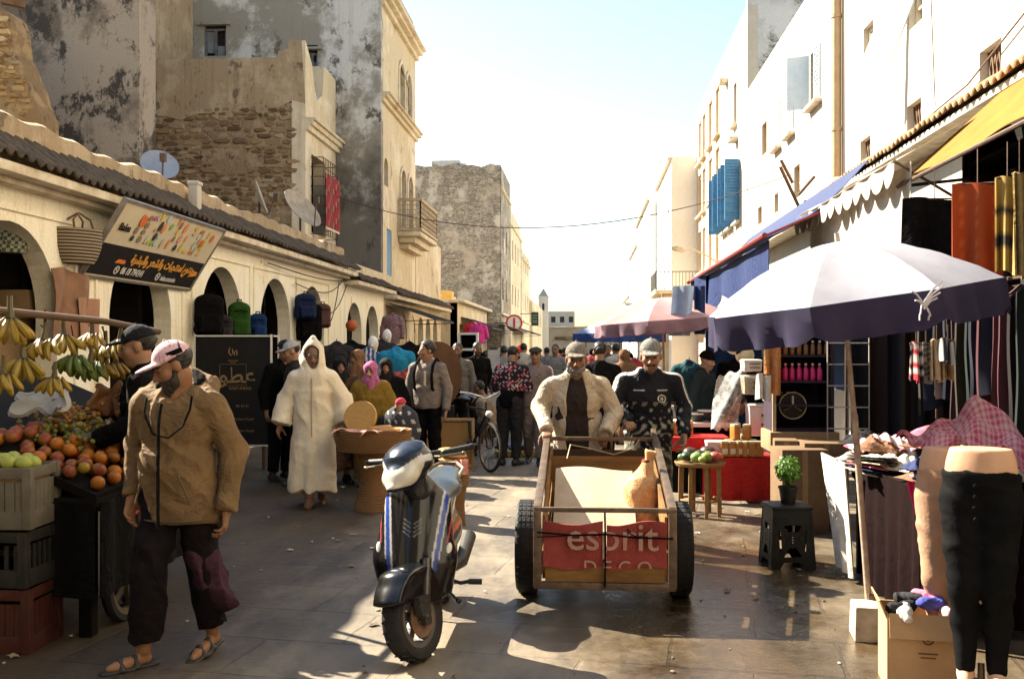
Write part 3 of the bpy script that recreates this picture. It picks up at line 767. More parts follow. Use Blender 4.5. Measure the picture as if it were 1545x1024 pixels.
# balcony
m = MB(); m.box((FX + .36, 31.65, 5.12), (.72, 3.3, .14)); m.box((FX + .26, 31.65, 4.96), (.5, 3.0, .18)); m.box((FX + .14, 31.65, 4.78), (.3, 2.6, .18)); bo = wp(m, 'balcony', P_FACE, b, bevel=.02)
m = MB(); xo = FX + .7
for (p, q) in (((FX + .03, 30.03), (xo, 30.03)), ((xo, 30.03), (xo, 33.27)), ((xo, 33.27), (FX + .03, 33.27))):
    P_, Q_ = Vector((*p, 0)), Vector((*q, 0)); L = (Q_ - P_).length; D = (Q_ - P_) / L
    for z in (5.26, 6.16): m.bar(P_ + Vector((0, 0, z)), Q_ + Vector((0, 0, z)), .09, .09)
    n = max(2, int(L / .17))
    for i in range(n + 1): m.bar(P_ + D * L * i / n + Vector((0, 0, 5.3)), P_ + D * L * i / n + Vector((0, 0, 6.12)), .035)
    for j in range(1, 6): m.bar(P_ + Vector((0, 0, 5.25 + .15 * j)), Q_ + Vector((0, 0, 5.25 + .15 * j)), .03, .03)
sp(m, 'lattice_railing', M('bleached wood lattice', (.5, .4, .26), (.3, .22, .13), 8), bo, smooth=0)
b = thing('eave_house', 'low ochre house with small arches under a tiled eave, beyond the grey gable house', 'building', (FX, 36, 0))
W = MB(); lwall(W, FX + .02, 33.22, 38.9, 0, 5.55, [arch(33.6, 34.7, 0, 2.7, 12), arch(35.2, 36.3, 0, 2.7, 12), arch(36.9, 38.0, 0, 2.7, 12)], .4)
lwall(W, FX + .03, 27.3, 33.2, 0, 3.2, [arch(28.2, 29.5, 0, 2.7, 12), arch(30.2, 31.4, 0, 2.7, 12), arch(31.9, 33.0, 0, 2.7, 12)], .02)
wp(W, 'wall', P_FACE, b, smooth=0)
m = MB(); tiles(m, -1, FX, FX + .55, 27.6, 38.9, 3.45, 3.15); wp(m, 'tiled_eave', TILE, b, smooth=60)
m = MB(); m.box((FX + .22, 33.2, 3.08), (.5, 11.2, .12)); wp(m, 'ledge', TRIM, b, bevel=.02)
m = MB(); m.box((FX - .9, 35, 1.6), (.05, 9, 3.1)); wp(m, 'shop_interior', DARKIN, b, smooth=0)
m = MB(); fwall(m, 38.9, -12, FX - .02, 0, 5.5, th=-.3); m.box((-9, 36, 5.5), (6, 5.4, .08)); wp(m, 'roof', P_BROWN, b, smooth=0)
# ------------------------------------------------------------------ further left side
b = thing('shop_row', 'low shops with a white roof slab in front of the tall brown block', 'building', (-5.2, 45, 0))
W = MB(); lwall(W, -5.2, 40, 51.9, 0, 3.45, [rect(40.6, 43, 0, 2.6), rect(43.6, 46, 0, 2.6), rect(46.6, 49, 0, 2.6)], .3); fwall(W, 40, -10, -5.22, 0, 3.45); wp(W, 'wall', P_FACE, b, smooth=0)
m = MB(); m.box((-7.4, 45.9, 3.52), (5.0, 12.1, .13)); wp(m, 'roof', TRIM, b, bevel=.02)
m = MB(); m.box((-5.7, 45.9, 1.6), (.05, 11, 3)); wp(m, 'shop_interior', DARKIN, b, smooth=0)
m = MB(); m.box((-6.3, 43.3, 3.85), (.9, .7, .5)); wp(m, 'roof_box', M('yellow crates', (.6, .36, .08), None, 5), b, bevel=.02); m = MB(); m.box((-6.2, 44.5, 3.75), (.6, .6, .34)); wp(m, 'roof_box', M('yellow crates', (.6, .36, .08), None, 5), b, bevel=.02)
for i, (Y0, Y1, X, Z, lab, PM) in enumerate(((52, 58.5, -4.5, 11.2, 'tall windowless brown stone block with a crumbling flat top', P_OLD), (58.52, 67.5, -4.46, 10.0, 'ochre house attached behind the tall brown block', P_FACE), (67.52, 77, -4.4, 8.9, 'farthest of the tall ochre houses on the shaded side', P_FACE))):
    b = thing('stone_block' if i == 0 else 'ochre_house', lab, 'building', (X, Y0, 0))
    W = MB(); 
    if i == 0:
        top = [(X - 6, Z + .0)]; 
        oo = [(-11, 0), (X, 0), (X, Z - .1)] + [(X - .5 * k, Z + .12 * math.sin(k * 2.3) * math.sin(k)) for k in range(1, 13)] + [(-11, Z)]
        fwall(W, Y0 - .004, 0, 0, 0, 0, outer=oo)
    else: fwall(W, Y0 - .004, -11, X - .01, 0, Z)
    hs = [rect(Y0 + 1.2 + 2.4 * k, Y0 + 1.9 + 2.4 * k, z, z + 1.2) for k in range(int((Y1 - Y0 - 2) / 2.4) + 1) for z in (4.2, 6.9)]
    lwall(W, X, Y0, Y1, 0, Z - .3 * i, hs, .3); wp(W, 'wall', [PM], b, smooth=0)
    m = MB(); m.box((X - .4, (Y0 + Y1) / 2, Z / 2), (.04, Y1 - Y0 - .6, Z - 1)); wp(m, 'dark_windows', GLASS, b, smooth=0)
    m = MB(); m.box((X + .07, (Y0 + Y1) / 2, 3.4), (.16, Y1 - Y0 - .1, .12)); wp(m, 'string_course', P_FACE, b, bevel=.01); m = MB(); m.box((X + .06, (Y0 + Y1) / 2, Z - 1.2), (.13, Y1 - Y0 - .1, .1)); wp(m, 'upper_string_course', P_FACE, b, bevel=.01)
    m = MB(); m.box(((X - 11) / 2, (Y0 + Y1) / 2, Z - .35 - .3 * i), (6, Y1 - Y0 - .4, .08)); wp(m, 'roof', P_BROWN, b, smooth=0)
    if i == 0:
        m = MB(); m.box((-7.6, 54, 11.45), (1.5, 1.2, .55)); m.box((-6.9, 54, 11.35), (.8, 1.2, .4)); wp(m, 'roof_hut', P_WGREY, b, smooth=0)
        bb = b
b = thing('street_end_house', 'small ochre house near the end of the street on the shaded side', 'building', (-4.2, 80, 0))
W = MB(); lwall(W, -4.2, 77.1, 95, 0, 5.2, [rect(79 + 3 * k, 80 + 3 * k, 3.4, 4.6) for k in range(5)]); fwall(W, 77.05, -9, -4.2, 0, 5.2); wp(W, 'wall', P_FACE, b, smooth=0)
m = MB(); m.box((-4.6, 86, 3), (.05, 17, 5)); wp(m, 'dark_windows', GLASS, b, smooth=0)
b = thing('white_tower', 'small white square tower with a pointed cap far down the street', 'tower', (at(820, 0, 98).x, 98, 0))
m = MB(); m.box((0, 0, 3.3), (.95, .95, 6.6)); m.box((0, 0, 6.5), (1.1, 1.1, .1)); m.build('shaft', P_WHITE, b, bevel=.02)
m = MB(); m.box((0, 0, 6.95), (1.0, 1.0, .8), None, .05); m.build('cap', M('pale tiles', (.3, .33, .3), None, 9), b, smooth=0)
m = MB(); m.plate(arch(-.12, .12, 5.2, 5.9), [], .02, Matrix.Translation((0, -.485, 0)) @ MF); m.build('window', GLASS, b, smooth=0)
b = thing('gateway_wall', 'plain pinkish brown wall closing the far end of the street', 'wall', (0, 118, 0))
m = MB(); fwall(m, 118, -6.5, 4.2, 0, 3.9); wp(m, 'wall', plaster('far brown wall', (.42, .32, .22), (.5, .39, .28), (.3, .22, .15), .3, .2, .4), b, smooth=0)
m = MB(); m.box((-1, 117.95, 3.95), (10.8, .5, .14)); wp(m, 'coping', P_FACE, b, bevel=.02)
b = thing('distant_house', 'distant pale house with dark window rows beyond the end wall', 'building', (-4.2, 135, 0))
m = MB(); hs = [rect(-6 + 1.2 * k, -5.4 + 1.2 * k, z, z + .8) for k in range(4) for z in (3.6, 4.9)]; fwall(m, 135, -6.5, -1.6, 0, 6.4, hs); fwall(m, 134.4, -5.0, -2.6, 0, 4.4); wp(m, 'wall', P_WHITE, b, smooth=0)
m = MB(); m.box((-4, 135.5, 3), (4.6, .05, 6)); wp(m, 'dark_windows', GLASS, b, smooth=0)

# ------------------------------------------------------------------ right side
RX = 4.5
def rhouse(name, lab, X, Y0, Y1, Z, mat, holes, gable=True, gmat=None, shops=(), Zg=None, deep=5):
    b = thing(name, lab, 'building', (X, Y0, 0))
    W = MB(); rwall(W, X, Y0, Y1, 0, Z, [rect(*h) for h in holes] + [rect(a, c, 0, 2.9) for a, c in shops], .3); wp(W, 'wall', mat, b, smooth=0)
    if gable: W = MB(); fwall(W, Y0 + .002, X + .004, X + deep, 0, Zg or Z, th=.28); wp(W, 'gable_wall', gmat or mat, b, smooth=0)
    m = MB(); m.box((X + deep / 2 + .2, (Y0 + Y1) / 2, Z - .12), (deep - .4, Y1 - Y0 - .6, .08)); wp(m, 'roof', P_WHITE, b, smooth=0)
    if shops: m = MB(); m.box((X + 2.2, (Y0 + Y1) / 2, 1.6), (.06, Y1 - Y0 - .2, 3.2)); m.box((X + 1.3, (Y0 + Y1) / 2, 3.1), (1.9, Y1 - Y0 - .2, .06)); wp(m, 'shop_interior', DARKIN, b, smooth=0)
    return b
b1 = rhouse('white_house', 'glaring white house above the yellow awning with small grilled windows and a tan drainpipe', RX, -14, 18.0, 13.5, P_WHITE,
    [(11.2, 11.8, 4.68, 5.06), (13.8, 14.4, 4.68, 5.06), (16.2, 16.8, 4.68, 5.06), (16.05, 16.6, 6.0, 6.85), (13.75, 14.3, 6.1, 7.2)], False, shops=((1, 3.6), (4.4, 8.8), (9.6, 13), (14, 17.4)))
for (y0, y1) in ((11.2, 11.8), (13.8, 14.4), (16.2, 16.8)):
    m = MB(); m.box((RX + .2, (y0 + y1) / 2, 4.87), (.02, .6, .38)); q = wp(m, 'window', M('dark brown opening', (.06, .04, .03)), b1, smooth=0)
    m = MB()
    for i in range(6): m.bar((RX + .1, y0 + i * .1, 4.68), (RX + .1, y0 + .1 + i * .1, 5.06), .025)
    for i in range(6): m.bar((RX + .11, y0 + .1 + i * .1, 4.68), (RX + .11, y0 + i * .1, 5.06), .025)
    sp(m, 'grille', WOODB, q, smooth=0)
win(b1, -1, RX, 16.05, 16.6, 6.0, 6.85, bars=7, pane=M('dark slats', (.25, .2, .15)))
win(b1, -1, RX, 13.75, 14.3, 6.1, 7.2, bars=4, sill=False)
m = MB(); m.bar((RX - .5, 14.75, 5.35), (RX - .05, 14.35, 6.7), .05, .42); wp(m, 'hanging_shutter', LBLUE, b1, smooth=0)
m = MB(); m.tube([(RX - .09, 18.0, 4.7), (RX - .09, 18.0, 13.4)], .085, 10); 
for z in (5.5, 7.5, 9.5): m.lathe([(.1, z), (.1, z + .06)], 10, (RX - .09, 18.0, 0))
wp(m, 'drainpipe', M('tan painted pipe', (.46, .33, .2), (.38, .26, .15), 5), b1)
m = MB(); m.tube([(RX - .03, 17.7, 4.7), (RX - .03, 17.74, 9), (RX - .03, 17.8, 13)], .015, 5); wp(m, 'downpipe_cable', IRON, b1); m = MB(); m.tube([(RX - .02, 13.2, 4.8), (RX - .02, 13.35, 6.2), (RX - .02, 13.2, 9)], .009, 5); wp(m, 'thin_cable', IRON, b1); m = MB(); m.tube([(RX - .05, 10, 5.2), (RX - .06, 12, 4.75), (RX - .05, 15, 4.6), (RX - .05, 17.5, 4.55)], .012, 5); wp(m, 'drooping_cable', IRON, b1)
m = MB(); tiles(m, 1, RX + .02, RX - .5, 5, 18, 4.62, 4.32); wp(m, 'tiled_eave', M('brown roof tiles', (.36, .2, .1), (.2, .13, .07), 9, .8, .5), b1, smooth=60)  # browner tiles than those of the left eaves
m = MB(); m.box((RX - .2, 11.5, 4.25), (.46, 13, .08)); wp(m, 'ledge', TRIM, b1, bevel=.02)
b2 = rhouse('white_house', 'lower white house with pale blue shutters, past the tan drainpipe', RX + .03, 18.02, 28.4, 8.9, P_WHITE,
    [(19.7, 20.6, 6.5, 7.6), (22.2, 22.9, 6.4, 7.5), (23.7, 24.4, 6.4, 7.5), (25.5, 26.2, 6.6, 7.4), (24.0, 24.5, 4.9, 5.35), (21.6, 22.2, 4.9, 5.6), (26.2, 26.8, 4.9, 5.35)], True, shops=((19, 22), (23, 27.6)))
win(b2, -1, RX + .03, 19.7, 20.6, 6.5, 7.6, shutter=LBLUE, openang=(0, R(110)))
win(b2, -1, RX + .03, 22.2, 22.9, 6.4, 7.5, shutter=LBLUE); win(b2, -1, RX + .03, 23.7, 24.4, 6.4, 7.5, shutter=LBLUE)
BRO = M('ochre shutters', (.4, .25, .1), None, 6)
for (y0, y1, z0, z1) in ((25.5, 26.2, 6.6, 7.4), (24.0, 24.5, 4.9, 5.35), (21.6, 22.2, 4.9, 5.6), (26.2, 26.8, 4.9, 5.35)): win(b2, -1, RX + .03, y0, y1, z0, z1, frame=BRO, sill=False, pane=BRO if z0 > 6 else GLASS)
m = MB(); tiles(m, 1, RX + .02, RX - .45, 18.05, 28.3, 4.5, 4.2); wp(m, 'tiled_eave', MATS['brown roof tiles'], b2, smooth=60)
m = MB(); m.box((RX - .12, 23.2, 4.13), (.5, 10.2, .08)); wp(m, 'ledge', TRIM, b2, bevel=.02)
b3 = rhouse('shutter_house', 'taller white house with a grey flaking gable and open blue shutters', RX + .01, 28.42, 33.8, 11.3, P_WHITE, [(30.4, 31.0, 8.4, 9.7), (29.7, 30.6, 5.4, 7.2), (31.3, 32.2, 5.4, 7.2), (32.6, 33.5, 5.4, 7.2)], True, P_WGREY, Zg=12.8)
win(b3, -1, RX + .01, 30.4, 31.0, 8.4, 9.7)
for y0, y1 in ((29.7, 30.6), (31.3, 32.2), (32.6, 33.5)): win(b3, -1, RX + .01, y0, y1, 5.4, 7.2, shutter=BLUEW, openang=(R(95), R(95)))
m = MB(); m.box((RX - .12, 30.4, 7.9), (.26, .5, .14)); m.box((RX - .12, 32.5, 10.2), (.26, .5, .14)); wp(m, 'roof_spout', TRIM, b3, bevel=.02)
b4 = rhouse('tan_house', 'tan painted house with white trimmed tall windows next to the blue shutters', RX + .05, 33.82, 41.5, 11.4, P_TAN, [(a, a + 1.0, z, z + 1.7) for a in (34.6, 36.6, 38.6, 40.0) for z in (4.6, 6.9, 9.0)], False)
for a in (34.6, 36.6, 38.6, 40.0):
    for z in (4.6, 6.9, 9.0): win(b4, -1, RX + .05, a, a + 1.0, z, z + 1.7, fw=.14, bars=3)
for nm, lab, X, Y0, Y1, Z in (('white_block', 'white block set forward of the tan house with a bare side wall', 3.5, 41.52, 50, 9.5), ('white_block', 'narrow white block with one balcony column, second past the tan house', 3.12, 50.02, 62, 9.1), ('white_block', 'third white block past the tan house, stepping lower', 3.28, 62.02, 76, 8.3), ('white_block', 'last pale block at the far end of the sunny side', 3.6, 76.1, 100, 6.0)):
    bx_ = rhouse(nm, lab, X, Y0, Y1, Z, P_FARW, [(Y0 + 1 + 2.2 * k, Y0 + 1.8 + 2.2 * k, z, z + 1.3) for k in range(int((Y1 - Y0 - 1.5) / 2.2)) for z in (4.2, 6.4) if z + 1.6 < Z], True, P_FARW)
    m = MB(); m.box((X + .2, (Y0 + Y1) / 2, 5.0), (.03, Y1 - Y0 - .8, 6)); wp(m, 'dark_windows', M('bluish panes', (.12, .14, .17)), bx_, smooth=0)
    m = MB(); m.box((X - .06, (Y0 + Y1) / 2, Z - .06), (.2, Y1 - Y0, .12)); wp(m, 'coping', TRIM, bx_, bevel=.02)
# first floor terrace railing
b = thing('terrace', 'iron railed white terrace jutting over the shops below the tan house', 'balcony', (3.6, 40, 0))
m = MB(); m.box((3.6, 41.5, 3.85), (1.8, 3.6, .16)); m.box((3.75, 41.6, 3.5), (1.4, 3.2, .5)); wp(m, 'slab', P_FACE, b, bevel=.02)
m = MB()
for i in range(14): m.bar((2.75 + i * .13, 39.8, 3.95), (2.75 + i * .13, 39.8, 4.65), .02)
for i in range(24): m.bar((2.75, 39.8 + i * .14, 3.95), (2.75, 39.8 + i * .14, 4.65), .02)
for z in (3.98, 4.65): m.bar((2.72, 39.8, z), (4.5, 39.8, z), .035); m.bar((2.75, 39.8, z), (2.75, 43.2, z), .035)
wp(m, 'railing', M('grey iron', (.16, .17, .17)), b, smooth=0)
m = MB(); m.box((3.6, 43.1, 2), (1.5, .1, 3.9)); wp(m, 'shop_back', P_FACE, b, smooth=0)

# ------------------------------------------------------------------ street lamps, wires, dishes
LAMP = M('weathered lamp metal', (.42, .36, .28), (.3, .24, .17), 9, .5, metal=.3)
def lamp(lab, base, tip, droop):
    b = thing('street_lamp', lab, 'street lamp', base, group='street lamps on wall arms')
    a = Vector(base); t = Vector(tip) - a
    m = MB(); m.tube([(0, 0, -.5), (0, 0, 0), t * .3 + Vector((0, 0, droop * .7)), t * .7 + Vector((0, 0, droop)), t], .03, 8); m.build('arm', LAMP, b)
    d = t.normalized(); m = MB(); m.tube([t - d * .1, t + d * .1, t + d * .45, t + d * .62], [.04, .09, .1, .03], 8); m.build('lamp_head', LAMP, b)
lamp('curved arm street lamp at the top corner of the grey gable house', (FX + .1, 31.5, 9.9), tuple(at(578, 60, 29.0)), .35)
lamp('street lamp leaning out from the wall below the tan house', (RX - .05, 35.0, 4.65), tuple(at(1030, 378, 33.5)), .15)
lamp('small street lamp over the far blue signs', (3.4, 52, 3.9), tuple(at(952, 458, 50)), .1)
m = MB(); a, c = at(508, 297, 25), at(1196, 262, 22)
m.tube([a.lerp(c, t) + Vector((0, 0, -1.3 * 4 * t * (1 - t) * .75)) for t in np.linspace(0, 1, 24)], .011, 5)
tag(m.build('overhead_wire', IRON), 'thin black cable sagging across the street from house to house', 'cable')
m = MB()
for (x0, z0, x1, z1, sag) in ((19.0, 2.6, 22.8, 3.2, .5), (18.6, 2.9, 22.5, 3.25, .25), (19.3, 2.35, 22.0, 3.15, .62), (17, 3.15, 22.7, 3.2, .1)):
    m.tube([(AX + .06 + .1 * math.sin(t * PI), x0 + (x1 - x0) * t, z0 + (z1 - z0) * t - sag * math.sin(t * PI)) for t in np.linspace(0, 1, 14)], .012, 5)
for y, z in ((10.6, 2.2), (13.75, 2.1), (16.3, 2.2)): pass
o = m.build('wall_cables', IRON); tag(o, 'loops of black cable hanging over the arcade arches', 'cable')
DISH = M('bleached dish metal', (.42, .36, .28), (.26, .2, .13), 6, .6)
def dish(lab, p, r, face, mt, pole):
    b = thing('satellite_dish', lab, 'satellite dish', (p[0], p[1], pole), group='satellite dishes on the arcade roof')
    z = p[2] - pole; q = Vector(face).to_track_quat('Z', 'Y').to_matrix()
    m = MB(); m.lathe([(r * k, .22 * r * k * k) for k in (0, .3, .6, .85, 1.)] + [(r, .22 * r - .015), (r * .6, .055 * r), (0, -.02)], 28, (0, 0, z), m=q, caps=False); m.build('reflector', mt, b)
    m = MB(); m.tube([Vector((0, 0, z)) + q @ Vector((0, -r, .2 * r)), Vector((0, 0, z)) + q @ Vector((0, -r * .2, r * .9))], .015, 6); m.box(Vector((0, 0, z)) + q @ Vector((0, -r * .2, r * .95)), (.09, .09, .14)); m.build('feed_arm', IRON, b)
    m = MB(); m.tube([(0, .05, 0), (0, .05, z)], .025, 8); m.build('mast', IRON, b)
dish('bluish satellite dish peeking over the arcade parapet', tuple(at(240, 252, 16.5)), .32, (.45, -.6, .5), M('blue grey dish', (.25, .29, .36), (.2, .23, .3), 4, .5), 3.5)
dish('rusty big satellite dish beside the red carpet on the grille', tuple(at(452, 318, 21.5)), .52, (.7, -.25, .55), DISH, 3.5)
dish('pale satellite dish seen nearly edge on, on the parapet', tuple(at(390, 300, 19.5)), .36, (.85, .2, .3), DISH, 3.5)
b = thing('roof_post', 'short white painted post standing on the tiled eave', 'post', (AX + .12, 13.6, 3.45), group='white posts on the arcade eave')
m = MB(); m.box((0, 0, .26), (.13, .16, .52)); m.box((0, 0, .53), (.16, .19, .05)); m.build('post', P_WHITE, b, bevel=.01)
m = MB(); m.box((0, 0, -.03), (.2, .22, .06)); m.build('foot', TRIM, b, bevel=.01)
# ------------------------------------------------------------------ people
SKIN = VC('weathered skin', rough=.55, bump=.12, bscale=90, bd=.003, mottle=.18)
def V3(*a): return np.array(a, float)
class Person:
    def __init__(s, label, loc, rz=0, H=1.72, lean=(0, 0, 0), head=(0, 0, 0), arms=None, legs=None, skin=(.36, .19, .1), stubble=0, h=.011, fine_hands=True, group=None, cat='man', wide=1., sit=0, eyes=True, hands=(None, None), name='person'):
        s.root = thing(name, label, cat, loc, rz, group)
        k = s.k = H / 1.72; s.lean = V3(*lean); s.skin = V3(*skin); s.h = h; s.wide = wide; s.sit = sit
        J = s.J = {}
        J['pelvis'] = V3(0, .01, .93 * k - sit)
        for n, q in (('waist', (0, .0, 1.06)), ('chest', (0, .005, 1.26)), ('neck', (0, .02, 1.455)), ('sa', (-.178 * wide, .015, 1.375)), ('sb', (.178 * wide, .015, 1.375))): J[n] = s.tp(*q)
        J['head'] = s.tp(0, -.02, 1.60)
        rot = Euler((R(head[1]), R(head[2]), R(head[0])), 'ZXY' if 0 else 'XYZ').to_matrix()
        rot = Matrix.Rotation(R(head[0]), 3, 'Z') @ Matrix.Rotation(R(head[1]), 3, 'X') @ Matrix.Rotation(R(head[2]), 3, 'Y')
        s.hr = rot.copy(); s.hm = np.array(rot)
        d = dict(a=((-.245, .03, 1.13), (-.265, -.03, .88)), b=((.245, .03, 1.13), (.265, -.03, .88)))
        for e in 'ab':
            A = (arms or {}).get(e) or d[e]
            J['e' + e], J['w' + e] = [V3(*q) * k for q in A[:2]]
            if sit and not (arms or {}).get(e): J['e' + e][2] -= sit; J['w' + e][2] -= sit
            L = (legs or {}).get(e); sg = -1 if e == 'a' else 1
            J['h' + e] = V3(sg * .092, .015, .9 * k - sit)
            L = L or ((sg * .1, -.005, .5), (sg * .105, .03, .09), (sg * .2, -1, 0))
            J['k' + e], J['n' + e] = V3(*L[0]) * k, V3(*L[1]) * k; J['t' + e] = V3(*L[2]) / np.linalg.norm(L[2])
        if name == 'person': s.body(stubble, fine_hands, eyes, hands)
    def tp(s, x, y, z):
        k = s.k; t = max(0, (z - .93) / .53); q = V3(x, y, z) * k; q[2] -= s.sit
        return q + s.lean * t
    def hp(s, x, y, z): return s.J['head'] + s.hm @ V3(x, y, z) * s.k
    def torso(s, S, e=0., k=.04, belly=0):
        w = s.wide
        S.el(s.tp(0, .01, .95), V3(.16 * w + e, .115 + e, .13 + e), k).el(s.tp(0, -belly * .4, 1.08), V3(.145 * w + e, .105 + belly + e, .15 + e), k)
        S.el(s.tp(0, .005, 1.27), V3(.17 * w + e, .115 + e, .175 + e), k)
        for q in 'ab': S.rc(s.J['s' + q], s.tp(0, .02, 1.43), .05 + e * .8, .06 + e * .6, k)
        S.rc(s.tp(0, .02, 1.38), s.tp(0, .015, 1.46), .075 + e * .5, .052 + e * .5, k)
    def hand(s, S, w, d, n, sg, curl=.5, k=1.):
        """palm with four bent fingers and a thumb; d points along the fingers, n the way they close, sg the thumb's side"""
        d = d / np.linalg.norm(d); n = n - d * (n @ d); n = n / np.linalg.norm(n); x = np.cross(d, n) * sg
        P = lambda a, b, c: w + k * (d * a + x * b + n * c)
        for b, kn in ((.03, .088), (.01, .094), (-.01, .09), (-.029, .08)): S.rc(P(.005, b * .55, 0), P(kn, b, 0), .017 * k, .0125 * k, .012)
        for i, (b, kn, L) in enumerate(((.031, .088, .074), (.0105, .094, .083), (-.0105, .09, .077), (-.031, .08, .06))):
            q = P(kn, b, 0); a = curl * (.8 + .12 * i); sp = (b * .35)
            for j, fr in enumerate((.45, .3, .25)):
                r = q + k * L * fr * (d * math.cos(a) + n * math.sin(a) + x * sp * (1 - curl * .5)); S.rc(q, r, (.0098 - .0009 * j) * k, (.0092 - .001 * j) * k, .004); q = r; a += curl * .95
        q = P(.02, .024, .006)
        for (dd, xx, nn, L, r) in ((.55, .75, .35, .045, .0145), (.75, .45, .45, .034, .0115), (.85, .15, .5, .028, .0098)):
            v = d * dd + x * xx + n * nn * (1 + curl); v /= np.linalg.norm(v); t = q + v * L * k; S.rc(q, t, r * k, r * .9 * k, .006); q = t
    def body(s, stubble, fine, eyes, hands):
        J, k = s.J, s.k; S = SDF(); s.torso(S, -.012)
        S.rc(s.tp(0, .02, 1.42), s.J['head'] + s.hm @ V3(0, .025, -.06), .06, .055, .03)
        for e, sg in (('a', -1), ('b', 1)):
            S.ch([J['s' + e], J['e' + e], J['w' + e]], [.052, .041, .028], .02)
            S.ch([J['h' + e], J['k' + e], J['n' + e]], [.085, .056, .038], .03)
            t = J['t' + e]; n = J['n' + e]; S.rc(n + V3(0, .02, -.05) * k, n + t * .14 * k + V3(0, 0, -.062) * k, .034, .026, .02); S.rc(n + t * .1 * k + V3(0, 0, -.062) * k, n + t * .185 * k + V3(0, 0, -.066) * k, .032, .02, .02)
            fd = J['w' + e] - J['e' + e]; fd = fd / np.linalg.norm(fd); h = hands[0 if e == 'a' else 1] or {}
            d = V3(*h['d']) if 'd' in h else fd; nn = V3(*h['n']) if 'n' in h else V3(-sg * .8, -.25, 0)
            if fine: s.hand(S, J['w' + e], d, nn, h.get('sg', sg), h.get('curl', .45), k)
            else: S.el(J['w' + e] + fd * .07 * k, V3(.035, .04, .07) * k, .02)
        m = s.hm; c = lambda *q: s.hp(*q); E = lambda p, r, kk=.015, op='u': S.el(c(*p), V3(*r) * k, kk, op, m)
        E((0, .015, .04), (.076, .094, .085)); E((0, -.02, -.03), (.061, .074, .085), .03); E((0, -.058, -.094), (.026, .026, .022), .03)
        for sx in (-1, 1): E((sx * .042, -.055, -.022), (.026, .026, .024), .02); E((sx * .077, .012, -.005), (.012, .024, .034), .008); E((sx * .033, -.102, .006), (.018, .022, .012), .016, 's'); E((sx * .031, -.078, .006), (.013, .013, .011), .004); E((sx * .014, -.098, -.034), (.011, .012, .009), .01)
        S.rc(c(-.04, -.074, .026), c(.04, -.074, .026), .012 * k, None, .014); S.rc(c(0, -.088, .014), c(0, -.112, -.028), .009 * k, .0145 * k, .012)
        S.rc(c(-.018, -.088, -.058), c(.018, -.088, -.058), .0075 * k, None, .008); S.rc(c(-.016, -.086, -.071), c(.016, -.086, -.071), .008 * k, None, .008)
        hc = J['head']; sk = s.skin
        def colour(V):
            q = (V - hc) @ s.hm / k; col = np.tile(sk, (len(V), 1)); hd = np.linalg.norm(q - V3(0, 0, -.01), axis=1) < .16; fr = hd & (q[:, 1] < -.04)
            wv = 1 + .1 * np.sin(V[:, 0] * 61) * np.sin(V[:, 2] * 53) ; col *= wv[:, None]
            red = np.exp(-((q[:, 0] / .02) ** 2 + ((q[:, 1] + .11) / .03) ** 2 + ((q[:, 2] + .03) / .02) ** 2)) + .6 * np.exp(-(((np.abs(q[:, 0]) - .045) / .02) ** 2 + ((q[:, 2] + .025) / .02) ** 2))
            col[hd] *= (1 + red[hd, None] * V3(.25, .0, -.05))
            if stubble:
                b = np.clip((-q[:, 2] - .03) / .03, 0, 1) * hd * (q[:, 1] < .03); col = col * (1 - stubble * b[:, None]) + stubble * b[:, None] * V3(.05, .045, .045)
            br = fr & (np.abs(q[:, 2] - .03 + .1 * (np.abs(q[:, 0]) - .03)) < .007) & (np.abs(np.abs(q[:, 0]) - .031) < .022); col[br] = (.03, .022, .018)
            if eyes: ey = fr & (np.abs(q[:, 2] - .006) < .0075) & (np.abs(np.abs(q[:, 0]) - .031) < .013); col[ey] = (.05, .035, .03)
            lp = fr & (np.abs(q[:, 2] + .064) < .009) & (np.abs(q[:, 0]) < .024); col[lp] = sk * V3(.95, .6, .6)
            return col
        s.o = S.build('body', SKIN, s.root, h=s.h, relax=1, colour=colour)
    # clothing -----------------------------------------------------------
    def sleeves(s, S, e, ru=.056, rw=.046, k=.018, end=1., cuff=0):
        J = s.J
        for q in 'ab':
            w = J['e' + q] + (J['w' + q] - J['e' + q]) * end
            S.rc(J['s' + q], J['e' + q], ru + e, (ru + rw) / 2 + e * .8, k); S.rc(J['e' + q], J['e' + q] + (w - J['e' + q]) * .3, (ru + rw) / 2 + e * .8, None, .02); S.cc(J['e' + q], w, (ru + rw) / 2 + e * .7, rw + e * .5, .015)
    def top(s, name, mat, hem=.84, e=.02, fold=.005, freq=26, open_=0, belly=0, ru=.056, rw=.042, end=1., flare=0., hood=False, collar=False, seed=1, colour=None, h=None, midx=None):
        S = SDF(); s.torso(S, e, .03, belly)
        S.cc(s.tp(0, 0, 1.12), s.tp(0, .0, hem - .0), .152 * s.wide + e, .16 * s.wide + e + flare, .05, (1, .74 + belly, 1))
        S.cut(s.tp(0, 0, hem), (0, 0, -1), .012)
        if open_: S.rc(s.tp(0, -.2 - belly, hem - .1), s.tp(0, -.15 - belly * .6, 1.42), open_, open_ * .75, .01, (1, 2.4, 1), 's')
        S.el(s.tp(0, -.075, 1.485), (.055, .06, .06), .015, 's')
        if collar:
            for i in range(9):
                a = PI * (.12 + .76 * i / 8) * 1.0 + PI * .0
            pts = [s.tp(.078 * math.cos(a), .03 + .075 * math.sin(a), 1.475 + .012 * math.sin(a)) for a in np.linspace(-.55, PI + .55, 11)]
            S.ch(pts, [.022] * 11, .012, )
        s.sleeves(S, e, ru, rw, end=end)
